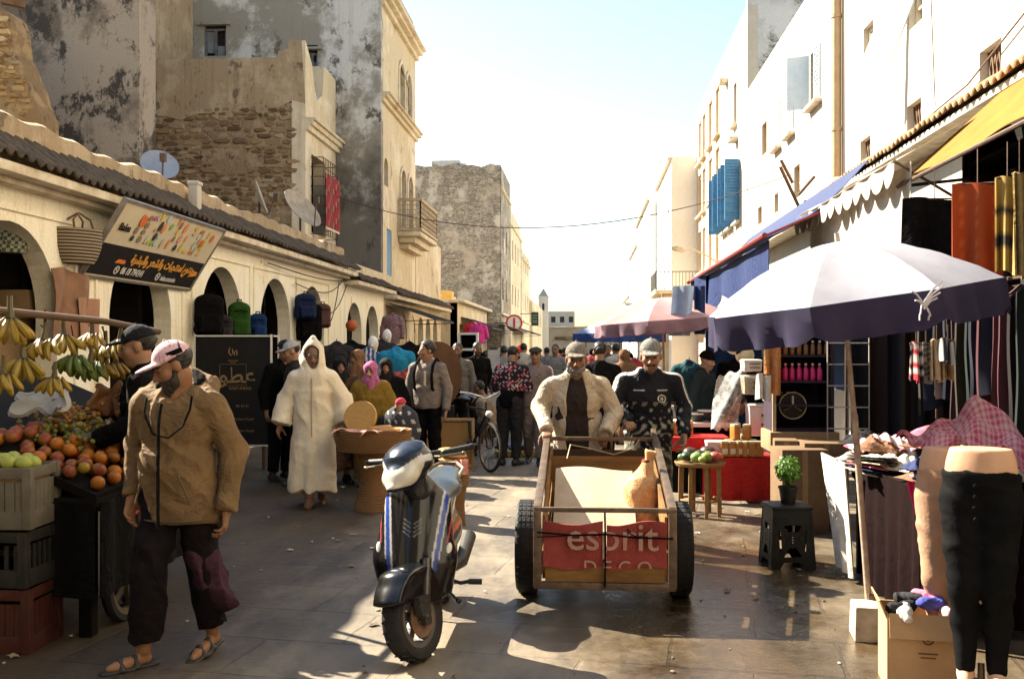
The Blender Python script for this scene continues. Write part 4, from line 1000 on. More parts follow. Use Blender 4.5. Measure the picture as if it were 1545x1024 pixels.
        if hood:
            pts = [s.tp(.145 * math.cos(a), .06 + .12 * math.sin(a), 1.445 + .055 * math.sin(a)) for a in np.linspace(-.5, PI + .5, 11)]; S.ch(pts, [.035] + [.05] * 2 + [.07] * 5 + [.045] * 2 + [.035], .03)
        return S.build(name, mat, s.root, h=h or max(s.h, .012), disp=wrinkles(freq, fold, seed, (1, 1, .6)), amp=.03, colour=colour, midx=midx)
    def robe(s, name, mat, hem=.12, e=.03, r=.3, step=0., sw=.11, fold=.007, seed=2, end=1.02, h=None, extra=None, freq=24):
        S = SDF(); s.torso(S, e, .04)
        S.cc(s.tp(0, 0, 1.2), V3(0, step, hem), .16 + e, r, .06, (1, .72, 1)); J = s.J
        for q in 'ab':
            w = J['e' + q] + (J['w' + q] - J['e' + q]) * end
            S.rc(J['s' + q], J['e' + q], .058 + e, .08 + e * .6, .035); S.cc(J['e' + q] - (w - J['e' + q]) * .1, w, .085 + e * .5, sw, .03)
        S.el(s.tp(0, -.085, 1.475), (.05, .06, .06), .015, 's')
        if extra: extra(S)
        g = np.random.default_rng(seed); ph = g.uniform(0, 6, 4)
        wr = wrinkles(freq, fold, seed, (1, 1, .35))
        def disp(P):
            a = np.arctan2(P[:, 1], P[:, 0]); z = np.clip((1.0 - P[:, 2]) / .8, 0, 1)
            return wr(P) + z * .012 * (np.sin(a * 6 + ph[0] + P[:, 2] * 1.5) + .7 * np.sin(a * 9 + ph[1] - P[:, 2] * 2))
        return S.build(name, mat, s.root, h=h or max(s.h, .012), disp=disp, amp=.045)
    def trousers(s, name, mat, e=.014, end=.95, rk=.075, ra=.07, fold=.006, seed=3, h=None, colour=None):
        S = SDF(); J = s.J
        S.el(J['pelvis'] + V3(0, 0, .03), (.158 * s.wide + e, .115 + e, .13), .04)
        for q in 'ab':
            n = J['k' + q] + (J['n' + q] - J['k' + q]) * end
            S.rc(J['h' + q], J['k' + q], .096 + e, rk + e * .5, .03); S.cc(J['k' + q], n, rk + e * .5, ra, .012); S.rc(J['k' + q], J['k' + q] + (n - J['k' + q]) * .3, rk + e * .5, None, .01)
        return S.build(name, mat, s.root, h=h or max(s.h, .012), disp=wrinkles(30, fold, seed, (1, 1, .9)), amp=.03, colour=colour)
    def shoes(s, mat, name='shoe', sandal=False):
        for q in 'ab':
            n, t = s.J['n' + q], s.J['t' + q]; k = s.k; S = SDF(); z = V3(0, 0, -.066) * k
            sd = np.cross(t, V3(0, 0, 1))
            if sandal:
                S.rc(n - t * .05 + z * 1.25, n + t * .1 + z * 1.28, .042, .046, .01, (1, 1, .3)); S.rc(n + t * .1 + z * 1.28, n + t * .2 + z * 1.28, .048, .04, .01, (1, 1, .3))
                for f in (.05, .13): S.rc(n + t * f + sd * .042 + z * 1.1, n + t * f + z * .45, .014, None, .012, (1, 1, .7)); S.rc(n + t * f - sd * .042 + z * 1.1, n + t * f + z * .45, .014, None, .012, (1, 1, .7))
            else:
                S.rc(n - t * .035 + z * .75, n + t * .06 + z * .7, .05, .045, .02); S.rc(n + t * .06 + z * .9, n + t * .19 + z * .95, .046, .036, .02); S.rc(n + V3(0, 0, -.03), n + V3(0, 0, .0), .046, .044, .02)
                S.cut((0, 0, n[2] - .098 * k), (0, 0, -1), .004)
            S.build(name, mat, s.root, h=max(s.h * .8, .008))
    def onhead(s, S, name, mat, h=None, colour=None, disp=None):
        o = S.build(name, mat, s.root, h=h or max(s.h * .7, .006), colour=colour, disp=disp)
        o.matrix_local = Matrix.Translation(Vector(s.J['head'])) @ s.hr.to_4x4() @ Matrix.Scale(s.k, 4); return o
    def cap(s, mat, brim=1., flat=False, colour=None, back=False):
        S = SDF()
        if flat: S.el((0, .0, .075), (.098, .128, .052), .02); S.cut((0, 0, .05), (0, .15, -1), .01); S.el((0, -.112, .058), (.07, .05, .012), .012)
        else:
            S.el((0, .014, .038), (.09, .108, .102), .02); S.cut((0, 0, .042), (0, .12, -1), .008); S.rc((0, .014, .143), (0, .014, .146), .009, None, .006)
            y = .13 if back else -.105; S.el((0, y, .044), (.072, .082 * brim, .014), .012); S.el((0, y, .02), (.06, .085, .02), .01, 's')
        return s.onhead(S, 'cap', mat, colour=colour)
    def hair(s, mat, vol=0., low=-.06, name='hair'):
        S = SDF(); S.el((0, .022, .042), (.084 + vol, .1 + vol, .092 + vol), .02); S.cut((0, -.052, .06), (0, -.86, -.52), .02); S.cut((0, 0, low), (0, 0, -1), .02)
        return s.onhead(S, name, mat, disp=wrinkles(140, .006, 4, (1, 1, 1)))
    def beard(s, mat, size=1., name='beard'):
        S = SDF(); S.el((0, -.038, -.072), (.06, .062, .052 * size), .02); S.rc((0, -.062, -.1), (0, -.068, -.1 - .03 * size), .03, .02, .03)
        for q in (-1, 1): S.rc((q * .064, -.005, -.01), (q * .05, -.03, -.075), .014, .022, .02)
        S.el((0, -.11, -.066), (.02, .035, .008), .012, 's'); S.el((0, -.08, -.02), (.04, .06, .028), .015, 's'); S.rc((-.03, -.088, -.054), (.03, -.088, -.054), .009, None, .008)
        return s.onhead(S, name, mat, disp=wrinkles(150, .006, 5, (1, 1, 1)))
    def scarf(s, mat, name='headscarf', drape=True, vol=0):
        S = SDF(); S.el((0, .012, .02), (.098 + vol, .118 + vol, .122 + vol), .03); S.rc((0, 0, -.07), (0, .02, -.15), .085, .1, .03)
        if drape: S.rc((0, -.02, -.15), (.0, .0, -.22), .13, .17, .04, (1, .75, 1)); S.rc((.02, -.09, -.14), (.03, -.12, -.34), .05, .035, .03)
        S.el((0, -.125, -.005), (.056, .075, .085), .012, 's')
        return s.onhead(S, name, mat, disp=wrinkles(40, .006, 6, (1, 1, .5)), h=max(s.h * .8, .009))
FAB = lambda n, c, c2=None, **k: M(n, c, c2, k.pop('scale', 18), k.pop('rough', .9), k.pop('bump', .5), k.pop('bscale', 240), bd=.004, spec=k.pop('spec', .12), wr=k.pop('wr', .45), **k)
HAIRB = M('black hair', (.012, .01, .009), (.03, .025, .02), 40, .5); BEARDG = M('greying beard', (.2, .19, .18), (.05, .045, .04), 60, .8)
BEARDB = M('dark beard', (.02, .016, .013), (.045, .035, .028), 60, .7)
BLACKC = FAB('black cloth', (.004, .0037, .004), (.008, .0075, .007), spec=.05); CHAR = FAB('charcoal cloth', (.018, .017, .018), (.028, .025, .024))
SHOEB = M('black shoe leather', (.02, .018, .016), (.04, .035, .03), 20, .5); SOLE = SHOEB
SKINS = dict(tan=(.3, .165, .095), dark=(.2, .105, .06), mid=(.27, .145, .082), fair=(.38, .23, .15))

# --- man with the pink cap, nearest the camera
p = Person('bearded man in pink baseball cap and tan hooded jacket walking past the fruit stall', (gx(272, 5.3), 5.3, 0), R(-4), 1.73, (-.0, -.05, -.015), (-58, 24, 0),
    arms=dict(a=((-.27, .06, 1.12), (-.25, -.06, .86)), b=((.285, .05, 1.11), (.275, -.02, .80))), legs=dict(a=((-.1, -.16, .5), (-.12, -.17, .09), (-.75, -1, 0)), b=((.12, .02, .5), (.13, .12, .12), (-.15, -1, -.2))), skin=(.24, .115, .06), h=.0085, wide=1.1,
    hands=(None, dict(n=(-.9, -.3, 0), curl=.6)))
TANJ = M('tan canvas jacket', (.165, .104, .05), (.12, .074, .036), 7, .85, .4, 200, bd=.005, wr=.5, spec=.15)
p.top('hooded_jacket', TANJ, hem=.735, e=.034, fold=.017, freq=30, ru=.058, rw=.046, belly=.02, hood=True, flare=.01, end=.97, seed=11, h=.0105)
S = SDF(); pts = [p.tp(.11 * math.cos(a), .055 + .085 * math.sin(a), 1.49 + .06 * math.sin(a)) for a in np.linspace(-.2, PI + .2, 9)]; S.ch(pts, [.03] * 9, .03); S.build('hood_lining', BLACKC, p.root, h=.011)
m = MB(); zz = [p.tp(0, 0, z) for z in np.linspace(.74, 1.4, 12)]; fy = [-.222, -.225, -.226, -.224, -.22, -.215, -.208, -.2, -.193, -.186, -.172, -.145]
m.tube([Vector((q[0] - .012, q[1] + f, q[2])) for q, f in zip(zz, fy)], .009, 6); m.build('zip', BLACKC, p.root)
m = MB(); m.tube([Vector(p.tp(x, y, z)) for x, y, z in ((-.09, -.15, 1.43), (-.085, -.19, 1.35), (-.03, -.212, 1.24), (.05, -.208, 1.22), (.12, -.185, 1.28), (.15, -.15, 1.37), (.14, -.1, 1.44))], .006, 6); m.build('drawcord', BLACKC, p.root)
m = MB()
for sx in (-1, 1): m.tube([Vector(p.tp(sx * x, y, z)) for x, y, z in ((.1, -.215, 1.02), (.13, -.208, .93), (.155, -.193, .86))], .006, 5)
m.tube([Vector(p.tp(.205 * math.sin(a), -.012 - .165 * math.cos(a), .765)) for a in np.linspace(-1.5, 1.5, 15)], .005, 5); m.build('pocket_seams', M('dark tan seam', (.11, .07, .035)), p.root)
def plaid(V):
    c = np.tile(V3(.62, .36, .4), (len(V), 1)); a = np.arctan2(V[:, 1] - .014, V[:, 0]) * .1
    s1 = (np.mod(a / .012, 1) < .22) | (np.mod(V[:, 2] / .014, 1) < .22); c[s1] = (.72, .55, .55); s2 = np.mod(a / .024 + .3, 1) < .12; c[s2] = (.42, .14, .2); return c
p.cap(VC('checked cotton', .9, .4, 300, .003), brim=1.05, colour=plaid)
m = MB(); m.box((.088, .03, .07), (.008, .085, .028), (0, 0, R(-12))); o = m.build('cap_badge', BLACKC, p.root, bevel=.003); o.matrix_local = Matrix.Translation(Vector(p.J['head'])) @ p.hr.to_4x4()
p.beard(BEARDB, 1.1); p.hair(HAIRB, 0, -.05)
p.trousers('baggy_trousers', FAB('dark plum cloth', (.008, .005, .006), (.005, .0035, .004)), e=.018, end=.93, rk=.088, ra=.085, fold=.016, seed=8)
m = SDF(); m.ch([V3(.12, .0, .55), V3(.17, .06, .4), V3(.25, .04, .31), V3(.3, .02, .29)], [.09, .075, .045, .02], .04); m.build('cloth_hem', FAB('plum cloth', (.05, .02, .03), (.03, .012, .018)), p.root, h=.012, disp=wrinkles(40, .014, 2), amp=.03)
p.shoes(SHOEB, 'sandal', True)

# --- fruit seller
p = Person('fruit seller in black cap and black jacket holding up an orange fruit', (gx(222, 6.3), 6.3, 0), R(-75), 1.82, (0, -.03, 0), (0, 10, 0),
    arms=dict(a=((-.24, -.12, 1.14), (-.2, -.42, 1.12)), b=((.25, .0, 1.15), (.15, -.25, 1.05))), skin=SKINS['tan'], h=.01, hands=(dict(d=(.1, -1, .2), n=(.2, .1, 1), curl=.7), dict(curl=.5)))
p.top('jacket', BLACKC, hem=.8, e=.035, fold=.008, collar=True); p.trousers('trousers', BLACKC); p.shoes(SHOEB); p.cap(FAB('black cap cotton', (.012, .012, .014))); p.hair(HAIRB, -.004)
m = MB(); m.box((-.085, .01, -.005), (.012, .03, .022)); o = m.build('earpiece', TRIM, p.root, bevel=.004); o.matrix_local = Matrix.Translation(Vector(p.J['head'])) @ p.hr.to_4x4()
m = MB(); m.ell((0, 0, 0), (.058, .058, .054), 16, 10, wob=.02); q = p.root.location + Matrix.Rotation(R(-75), 3, 'Z') @ (Vector(p.J['wa']) + Vector((.02, -.1, .09)))
tag(m.build('fruit', M('melon rind', (.4, .19, .05), (.3, .13, .03), 25, .6), loc=q), 'round orange fruit held in the seller\'s raised hand', 'fruit')

# --- two men in caps by the board
for lab, px, Y, rz, H, cm, hy in (('man in dark cap and dark coat behind the black signboard', 424, 12.4, 60, 1.76, FAB('navy cap', (.02, .022, .035)), -20), ('man in pale grey cap and dark coat facing left behind the hooded man', 448, 12.0, -70, 1.75, FAB('grey cap', (.38, .36, .36), (.28, .27, .28)), 0)):
    p = Person(lab, (gx(px, Y), Y, 0), R(rz), H, (0, -.04, 0), (hy, 15, 0), skin=SKINS['tan'], h=.013)
    p.top('coat', BLACKC if px < 430 else CHAR, hem=.75, e=.03, collar=True); p.trousers('trousers', BLACKC, fold=.004); p.shoes(SHOEB); p.cap(cm); p.hair(HAIRB, -.006)

# --- man in the cream djellaba
DJ = M('cream wool robe', (.7, .62, .47), (.6, .52, .39), 5, .95, .55, 170, bd=.006, wr=.18, spec=.1)
p = Person('man in long cream hooded robe with pointed hood walking toward the viewer', (gx(473, 10.5), 10.5, 0), R(10), 1.70, (0, -.02, 0), (4, 8, 0),
    arms=dict(a=((-.29, .03, 1.12), (-.35, -.06, .87)), b=((.29, .03, 1.12), (.35, -.04, .87))), legs=dict(a=((-.05, -.1, .5), (-.03, -.16, .09), (0, -1, 0)), b=((.08, .04, .48), (.08, .2, .13), (.1, -1, -.4))), skin=SKINS['dark'], stubble=.3, h=.0105)
def hoodf(S):
    c = p.hp
    S.el(c(0, .03, .0), (.125, .13, .165), .03, 'u', p.hm); S.rc(c(0, .06, .1), c(.004, .055, .2), .085, .026, .05); S.rc(c(0, .04, -.1), p.tp(0, .03, 1.42), .13, .16, .05)
    S.el(c(0, -.13, -.02), (.072, .135, .112), .012, 's', p.hm); S.el(c(0, .01, .02), (.095, .115, .115), .01, 's', p.hm)
p.robe('hooded_robe', DJ, hem=.15, e=.025, r=.26, step=-.03, sw=.105, fold=.009, freq=17, extra=hoodf, h=.011, end=.94)
p.shoes(M('brown slipper', (.12, .06, .03)), 'slipper')
m = MB(); m.tube([Vector(p.tp(0, y, z)) for y, z in ((-.19, .75), (-.195, .9), (-.19, 1.1), (-.178, 1.25), (-.15, 1.38))], .006, 6); m.build('front_braid', M('cream braid', (.4, .3, .19)), p.root)
# --- woman behind him in dark clothes
p = Person('woman in dark brown cloak walking behind the cream robed man', (gx(512, 12.2), 12.2, 0), R(20), 1.56, (0, -.03, 0), (10, 10, 0), skin=SKINS['mid'], h=.014, cat='woman')
p.robe('cloak', FAB('dark brown cloth', (.07, .035, .02), (.04, .022, .014)), hem=.2, r=.34); p.scarf(FAB('black headscarf', (.015, .014, .015))); p.shoes(SHOEB)
# --- mustard woman
p = Person('woman in mustard coat and mauve headscarf standing behind the bread basket', (gx(560, 12.0), 12.0, 0), R(6), 1.5, (0, -.03, 0), (-10, 10, 0), arms=dict(a=((-.27, .03, 1.12), (-.28, -.05, .86)), b=((.27, .0, 1.12), (.2, -.16, .93))), skin=SKINS['fair'], h=.012, cat='woman')
p.robe('coat', FAB('mustard wool', (.21, .13, .022), (.15, .09, .016)), hem=.42, e=.028, r=.27, sw=.07); p.scarf(FAB('mauve scarf', (.42, .13, .24), (.32, .09, .18))); p.trousers('skirt', FAB('olive cloth', (.1, .07, .02)), rk=.11, ra=.13, end=.95); p.shoes(SHOEB)
S = SDF(); S.bx((.2, -.2, .78), (.2, .1, .17), .03); S.build('handbag', M('black leather', (.02, .02, .02), None, 9, .4), p.root, h=.012)
p = Person('small child in red knitted hat and dark checked jacket beside the bread basket', (gx(606, 11.6), 11.6, 0), R(-15), 1.08, (0, -.02, 0), (-30, 5, 0), skin=SKINS['fair'], h=.012, cat='child')
S = SDF(); S.el((0, .014, .04), (.094, .112, .105), .02); S.cut((0, 0, .03), (0, .1, -1), .008); p.onhead(S, 'knitted_hat', FAB('red wool', (.5, .06, .08), (.36, .04, .06)))
def chk(V):
    c = np.tile(V3(.04, .04, .05), (len(V), 1)); c[(np.mod(V[:, 0] / .09 + V[:, 2] / .2, 1) < .3) & (np.mod(V[:, 2] / .1, 1) < .4)] = (.45, .42, .4); return c
PAT = VC('printed cloth', .9, .3, 200, .003, wr=.4)
p.top('jacket', PAT, hem=.7, e=.04, colour=chk); p.trousers('trousers', BLACKC); p.shoes(SHOEB)
p = Person('woman wrapped in black headscarf and black robe behind the mustard woman', (gx(582, 12.8), 12.8, 0), R(15), 1.53, (0, 0, 0), (0, 8, 0), skin=SKINS['tan'], h=.014, cat='woman')
p.robe('robe', BLACKC, hem=.12, r=.33); p.scarf(MATS['black headscarf']); p.shoes(SHOEB)
# --- young man with backpack
p = Person('young man in grey pullover with backpack straps looking left', (gx(645, 13), 13, 0), R(-12), 1.76, (0, -.01, 0), (-48, 4, 0), arms=dict(a=((-.25, .04, 1.13), (-.26, -.03, .88)), b=((.26, .04, 1.12), (.27, -.05, .84))), skin=SKINS['tan'], h=.011)
p.top('pullover', FAB('grey fleece', (.2, .165, .14), (.14, .115, .1)), hem=.86, e=.03, fold=.007, collar=True); p.trousers('trousers', BLACKC); p.shoes(SHOEB); p.hair(HAIRB, .008, -.05)
m = MB()
for sx in (-1, 1): m.tube([Vector(p.tp(sx * .12, y, z)) for y, z in ((.12, 1.44), (.02, 1.495), (-.1, 1.42), (-.165, 1.3), (-.14, 1.12), (.0, 1.05))], .02, 6)
m.build('backpack_straps', BLACKC, p.root); S = SDF(); S.bx(p.tp(0, .24, 1.25), (.3, .17, .45), .06); S.build('backpack', BLACKC, p.root, h=.015)
m = MB(); m.box(p.tp(.03, -.168, 1.25), (.028, .012, .19)); m.build('zip_stripe', TRIM, p.root, bevel=.002)
# --- men further back on the left
for lab, px, Y, rz, H, top, hy, extra in (('bearded man in open grey jacket standing by the brown table top', 690, 16.5, 5, 1.74, FAB('grey blouson', (.15, .135, .11), (.1, .09, .075)), -8, 'open'), ('man in black jacket standing by the pale panel', 720, 18.5, 25, 1.76, BLACKC, 0, ''), ):
    p = Person(lab, (gx(px, Y), Y, 0), R(rz), H, (0, 0, 0), (hy, 6, 0), skin=SKINS['dark'], h=.013, stubble=.5)
    p.top('jacket', top, hem=.82, e=.03, open_=.06 if extra else 0); p.trousers('trousers', BLACKC); p.shoes(SHOEB); p.hair(HAIRB); 
    if extra: p.top('undershirt', BLACKC, hem=.86, e=.008, end=.4); p.beard(BEARDB)
p = Person('man in beige shirt sitting low on the pavement by the bicycle', (gx(738, 15.2), 15.2, 0), R(-100), 1.7, (0, -.12, -.03), (-10, 15, 0), legs=dict(a=((-.14, -.4, .5), (-.12, -.3, .09), (0, -1, 0)), b=((.14, -.42, .48), (.12, -.36, .09), (0, -1, 0))), skin=SKINS['dark'], h=.014, sit=.5)
p.top('shirt', FAB('beige shirt', (.3, .22, .14)), hem=.85, e=.02); p.trousers('trousers', CHAR); p.shoes(SHOEB); p.hair(HAIRB, -.006)
def floral(V):
    c = np.tile(V3(.012, .011, .013), (len(V), 1)); X_, Z_ = V[:, 0] + .3 * V[:, 1], V[:, 2]
    n = np.sin(52 * X_ + 2.5 * np.sin(37 * Z_)) * np.sin(47 * Z_ + 2 * np.sin(43 * X_)); k = np.sin(23 * X_ + 31 * Z_)
    c[n > .3] = (.5, .06, .1); c[(n > .3) & (k > .2)] = (.5, .38, .34); c[(n > .6) & (k < -.3)] = (.6, .25, .28)
    return c
p = Person('man in dark floral shirt and green cap with his back turned', (gx(769, 14.2), 14.2, 0), R(165), 1.72, (0, -.1, -.03), (0, 30, 0), arms=dict(a=((-.26, -.05, 1.12), (-.2, -.28, .98)), b=((.26, -.05, 1.12), (.2, -.28, .98))), skin=SKINS['mid'], h=.012)
p.top('floral_shirt', PAT, hem=1.06, e=.03, end=.35, colour=floral); p.top('dark_shirt_tail', BLACKC, hem=.82, e=.022, end=.2); p.trousers('trousers', CHAR); p.shoes(SHOEB); p.cap(FAB('olive cap', (.06, .07, .045))); p.hair(HAIRB, -.004)
# --- young man in tracksuit
TRK = FAB('taupe tracksuit', (.19, .145, .125), (.14, .105, .09))
def stripe(axis):
    def f(V):
        c = np.tile(V3(.2, .15, .128), (len(V), 1)); t = (np.abs(V[:, 0]) > .19) & (np.abs(V[:, 1] - .0) < .03) & (V[:, 2] > .3); c[t] = (.75, .68, .62); u = t & (np.abs(V[:, 1] - .0) < .01); c[u] = (.5, .08, .09); return c
    return f
p = Person('young man in taupe tracksuit with pale side stripes and flat cap walking closer', (gx(808, 14.3), 14.3, 0), R(3), 1.68, (0, 0, 0), (-10, 0, 0), arms=dict(a=((-.25, .03, 1.13), (-.26, -.05, .86)), b=((.25, .05, 1.14), (.2, -.06, .9))), legs=dict(a=((-.1, .03, .5), (-.1, .2, .12), (-.1, -1, -.3)), b=((.07, -.12, .5), (.06, -.14, .09), (.1, -1, 0))), skin=SKINS['tan'], h=.012)
p.top('tracksuit_top', VC('tracksuit cloth', .85, .35, 200, .003, wr=.4), hem=.84, e=.025, collar=True, colour=stripe(0)); p.trousers('tracksuit_trousers', TRK, rk=.08, ra=.065); p.shoes(SHOEB); p.cap(FAB('dark flat cap', (.05, .045, .035)), flat=True); p.hair(HAIRB, -.006)

# --- the two barrow men
CREAM = M('cream knitted jacket', (.52, .44, .33), (.4, .32, .22), 30, .95, .9, 130, bd=.012, wr=.55, spec=.1)
p = Person('grey bearded man in cap and open cream knit jacket pushing the barrow', (gx(872, 8.25), 8.25, 0), R(-3), 1.76, (.0, -.14, -.035), (4, 8, 0), arms=dict(a=((-.3, -.03, 1.17), (-.225, -.32, 1.0)), b=((.3, -.05, 1.13), (.23, -.24, .98))), legs=dict(a=((-.1, -.18, .5), (-.1, -.12, .09), (0, -1, 0)), b=((.1, .06, .5), (.1, .26, .13), (0, -1, -.4))), skin=SKINS['dark'], h=.0075, wide=1.08,
    hands=(dict(d=(.15, -.9, -.35), n=(.1, .1, -1), curl=.75), dict(d=(-.2, -.8, -.5), n=(-.2, -.2, -1), curl=.9)))
p.top('cream_jacket', CREAM, hem=.82, e=.026, fold=.01, freq=26, open_=.1, rw=.048, collar=True, seed=21, h=.01); p.top('dark_shirt', FAB('dark brown shirt', (.035, .026, .022), (.022, .017, .015)), hem=.8, e=.014, end=.3, h=.011)
p.trousers('trousers', CHAR); p.shoes(SHOEB); p.cap(FAB('checked grey cap', (.2, .175, .145), (.1, .085, .07), scale=60), brim=.9); p.hair(BEARDG, -.006); p.beard(BEARDG, .7)
NAVY = VC('navy tracksuit', .8, .35, 200, .004, wr=.5)
def adi(V):
    c = np.tile(V3(.006, .0065, .012), (len(V), 1)); x = np.abs(V[:, 0])
    for e in 'ab':
        sh, el_ = p.J['s' + e], p.J['e' + e]; top_ = p.tp(0, .02, 1.46)
        t = np.clip((V[:, 2] - el_[2]) / (sh[2] - el_[2]), 0, 1.3); off = V[:, 1] - (el_[1] + t * (sh[1] - el_[1]))
        m_ = (np.sign(V[:, 0]) == np.sign(sh[0])) & (x > .07) & (V[:, 2] > 1.12) & ((x > .2) | (V[:, 2] > 1.36))
        for o_ in (-.036, -.008, .02): c[m_ & (np.abs(off - o_) < .0075)] = (.75, .73, .7)
    y = V[:, 1]; pip = (y < -.2) & (np.abs(V[:, 2] - (1.335 + .05 * np.clip(x - .07, 0, 1))) < .006) & (x > .05) & (x < .14); c[pip] = (.6, .58, .55)
    X_, Z_ = V[:, 0], V[:, 2]; n = np.sin(38 * X_ + 3 * np.sin(29 * Z_)) * np.sin(33 * Z_ + 2 * np.sin(41 * X_)) + .7 * np.sin(71 * X_ + 1 + 9 * V[:, 1]) * np.sin(67 * Z_ + 2)
    lim = .35 + 2.2 * np.clip(Z_ - 1.1, 0, 1) + .8 * (x > .27); c[(n > lim) & (Z_ < 1.24)] = (.2, .19, .15); c[(n > lim + .45) & (Z_ < 1.2)] = (.45, .42, .36)
    return c
p = Person('man in navy tracksuit with white shoulder stripes and grey cap pushing beside him', (gx(978, 8.5), 8.5, 0), R(2), 1.8, (0, -.17, -.045), (-6, 12, 0), arms=dict(a=((-.27, -.06, 1.15), (-.2, -.34, 1.02)), b=((.28, -.06, 1.14), (.26, -.22, .92))), legs=dict(a=((-.1, -.15, .5), (-.1, -.1, .09), (0, -1, 0)), b=((.1, .06, .5), (.1, .26, .13), (0, -1, -.4))), skin=SKINS['tan'], h=.0075, stubble=.45, wide=1.06,
    hands=(dict(d=(.2, -.9, .1), n=(.1, .1, -1), curl=1.1), dict(d=(-.1, -.5, -.8), n=(-.9, -.3, .1), curl=.5)))
p.top('tracksuit_top', NAVY, hem=.78, e=.024, fold=.009, freq=28, collar=True, colour=adi, seed=31, h=.0085)
m = MB(); mm = T(.085, -.345, 1.3, R(78)); m.lathe([(.03, .0), (.034, .004), (.03, .008), (.026, .004)], 20, m=mm.to_3x3(), c=(.08, -.315, 1.27), caps=False)
for a in range(5): m.bar(Vector((.08, -.317, 1.27)), Vector((.08 + .018 * math.cos(a * 1.257), -.317, 1.27 + .02 * math.sin(a * 1.257))), .006)
m.build('round_crest', TRIM, p.root); 
S = SDF(); S.rc((-.012, -.08, -.057), (.012, -.08, -.057), .008); S.rc((-.028, -.086, -.054), (.028, -.086, -.054), .011, None, .01); p.onhead(S, 'moustache', BEARDB)
def camo(V):
    c = np.tile(V3(.1, .1, .075), (len(V), 1)); n = np.sin(V[:, 0] * 40 + np.sin(V[:, 2] * 33) * 2) * np.sin(V[:, 2] * 29 + V[:, 1] * 31); c[n > .3] = (.3, .28, .22); c[n < -.35] = (.03, .035, .025); return c
p.trousers('camouflage_trousers', PAT, colour=camo, rk=.1, ra=.09); p.shoes(SHOEB); p.cap(FAB('grey washed cap', (.2, .19, .17), (.13, .12, .11), scale=50), brim=1.05); p.hair(BEARDG, -.006)
# --- right side and far street
p = Person('man in black jacket seen from behind the barrow pushers, back turned', (gx(905, 12.5), 12.5, 0), R(180), 1.74, (0, 0, 0), (0, 10, 0), skin=SKINS['mid'], h=.013); p.top('jacket', BLACKC, hem=.8, e=.035, fold=.007); p.trousers('trousers', BLACKC); p.shoes(SHOEB); p.hair(HAIRB)
p = Person('woman in black knitted hat and dark coat minding the stall at right', (gx(1058, 12.9), 12.9, 0), R(60), 1.62, (0, -.05, 0), (0, 10, 0), skin=SKINS['fair'], h=.012, cat='woman'); p.top('coat', FAB('dark teal coat', (.02, .03, .035)), hem=.6, e=.04, collar=True); p.trousers('skirt', BLACKC, rk=.12, ra=.14); p.shoes(SHOEB)
S = SDF(); S.el((0, .014, .04), (.094, .112, .115), .02); S.cut((0, 0, .03), (0, .1, -1), .008); p.onhead(S, 'knitted_hat', BLACKC)
p = Person('person in dark clothes crouching on a low seat beside the stall woman', (gx(1082, 12.4), 12.4, 0), R(70), 1.66, (0, -.2, -.06), (0, 25, 0), legs=dict(a=((-.14, -.42, .48), (-.12, -.36, .09), (0, -1, 0)), b=((.14, -.42, .48), (.12, -.36, .09), (0, -1, 0))), skin=SKINS['mid'], h=.014, sit=.48); p.top('coat', BLACKC, hem=.8, e=.03); p.trousers('trousers', BLACKC); p.shoes(SHOEB); p.hair(HAIRB)
# --- strollers far down the street: four builds, each then copied
rnd = random.Random(4); bases = []
for i, (lab, top, tr, fem) in enumerate((('grey jacket', FAB('far grey cloth', (.22, .2, .18)), BLACKC, 0), ('black coat', BLACKC, CHAR, 0), ('red and dark robe', FAB('far red cloth', (.3, .06, .06)), BLACKC, 1), ('blue jacket', FAB('far blue cloth', (.06, .1, .2)), CHAR, 0), ('cream top', FAB('far cream cloth', (.55, .48, .38)), FAB('far brown cloth', (.1, .07, .05)), 0), ('brown robe', FAB('far rust cloth', (.2, .1, .05)), BLACKC, 1))):
    p = Person('far stroller', (0, 0, 0), 0, 1.6 if fem else 1.72, skin=SKINS['mid'], h=.022, fine_hands=False, cat='woman' if fem else 'man', legs=dict(a=((-.1, -.15, .5), (-.1, -.12, .09), (0, -1, 0)), b=((.1, .05, .5), (.1, .22, .13), (0, -1, -.4))))
    if fem: p.robe('robe', top, h=.022); p.scarf(top if i == 5 else BLACKC)
    else: p.top('jacket', top, hem=.82, e=.03, h=.022); p.trousers('trousers', tr, h=.022); p.hair(HAIRB)
    p.shoes(SHOEB); bases.append((p.root, lab, fem))
spots = [(838, 22), (852, 30), (905, 19), (918, 26), (930, 21), (942, 17.5), (825, 27), (868, 38), (893, 34), (912, 40), (790, 24), (778, 29), (760, 21), (748, 26), (845, 46), (880, 52), (925, 33), (738, 23), (862, 24), (902, 60), (950, 23), (810, 36), (705, 22.5), (540, 13.6)]
wh = {838: 'walking just left of the pink parasol side', 0: ''}
used = set()
for i, (px, Y) in enumerate(spots):
    root, lab, fem = bases[i % 6]; x = gx(px, Y)
    side = 'near the left shops' if x < -1.6 else ('by the parasols at right' if x > .6 else 'in mid street')
    dist = 'close behind the barrow' if Y < 20 else ('past the barrow' if Y < 25 else ('halfway down the street' if Y < 32 else ('well down the street' if Y < 45 else 'at the far end')))
    L = f"{'woman' if fem else 'man'} in {lab} {side}, {dist}"
    while L in used: L += ', farther one' if not L.endswith('one') else ' still'
    used.add(L)
    o = root if i < 6 else dup(root)
    o.location = (x, Y, 0); o.rotation_euler.z = R(rnd.choice((0, 180)) + rnd.uniform(-40, 40)); s_ = rnd.uniform(.95, 1.03); o.scale = (s_,) * 3
    tag(o, L, 'woman' if fem else 'man', 'strollers farther down the street')
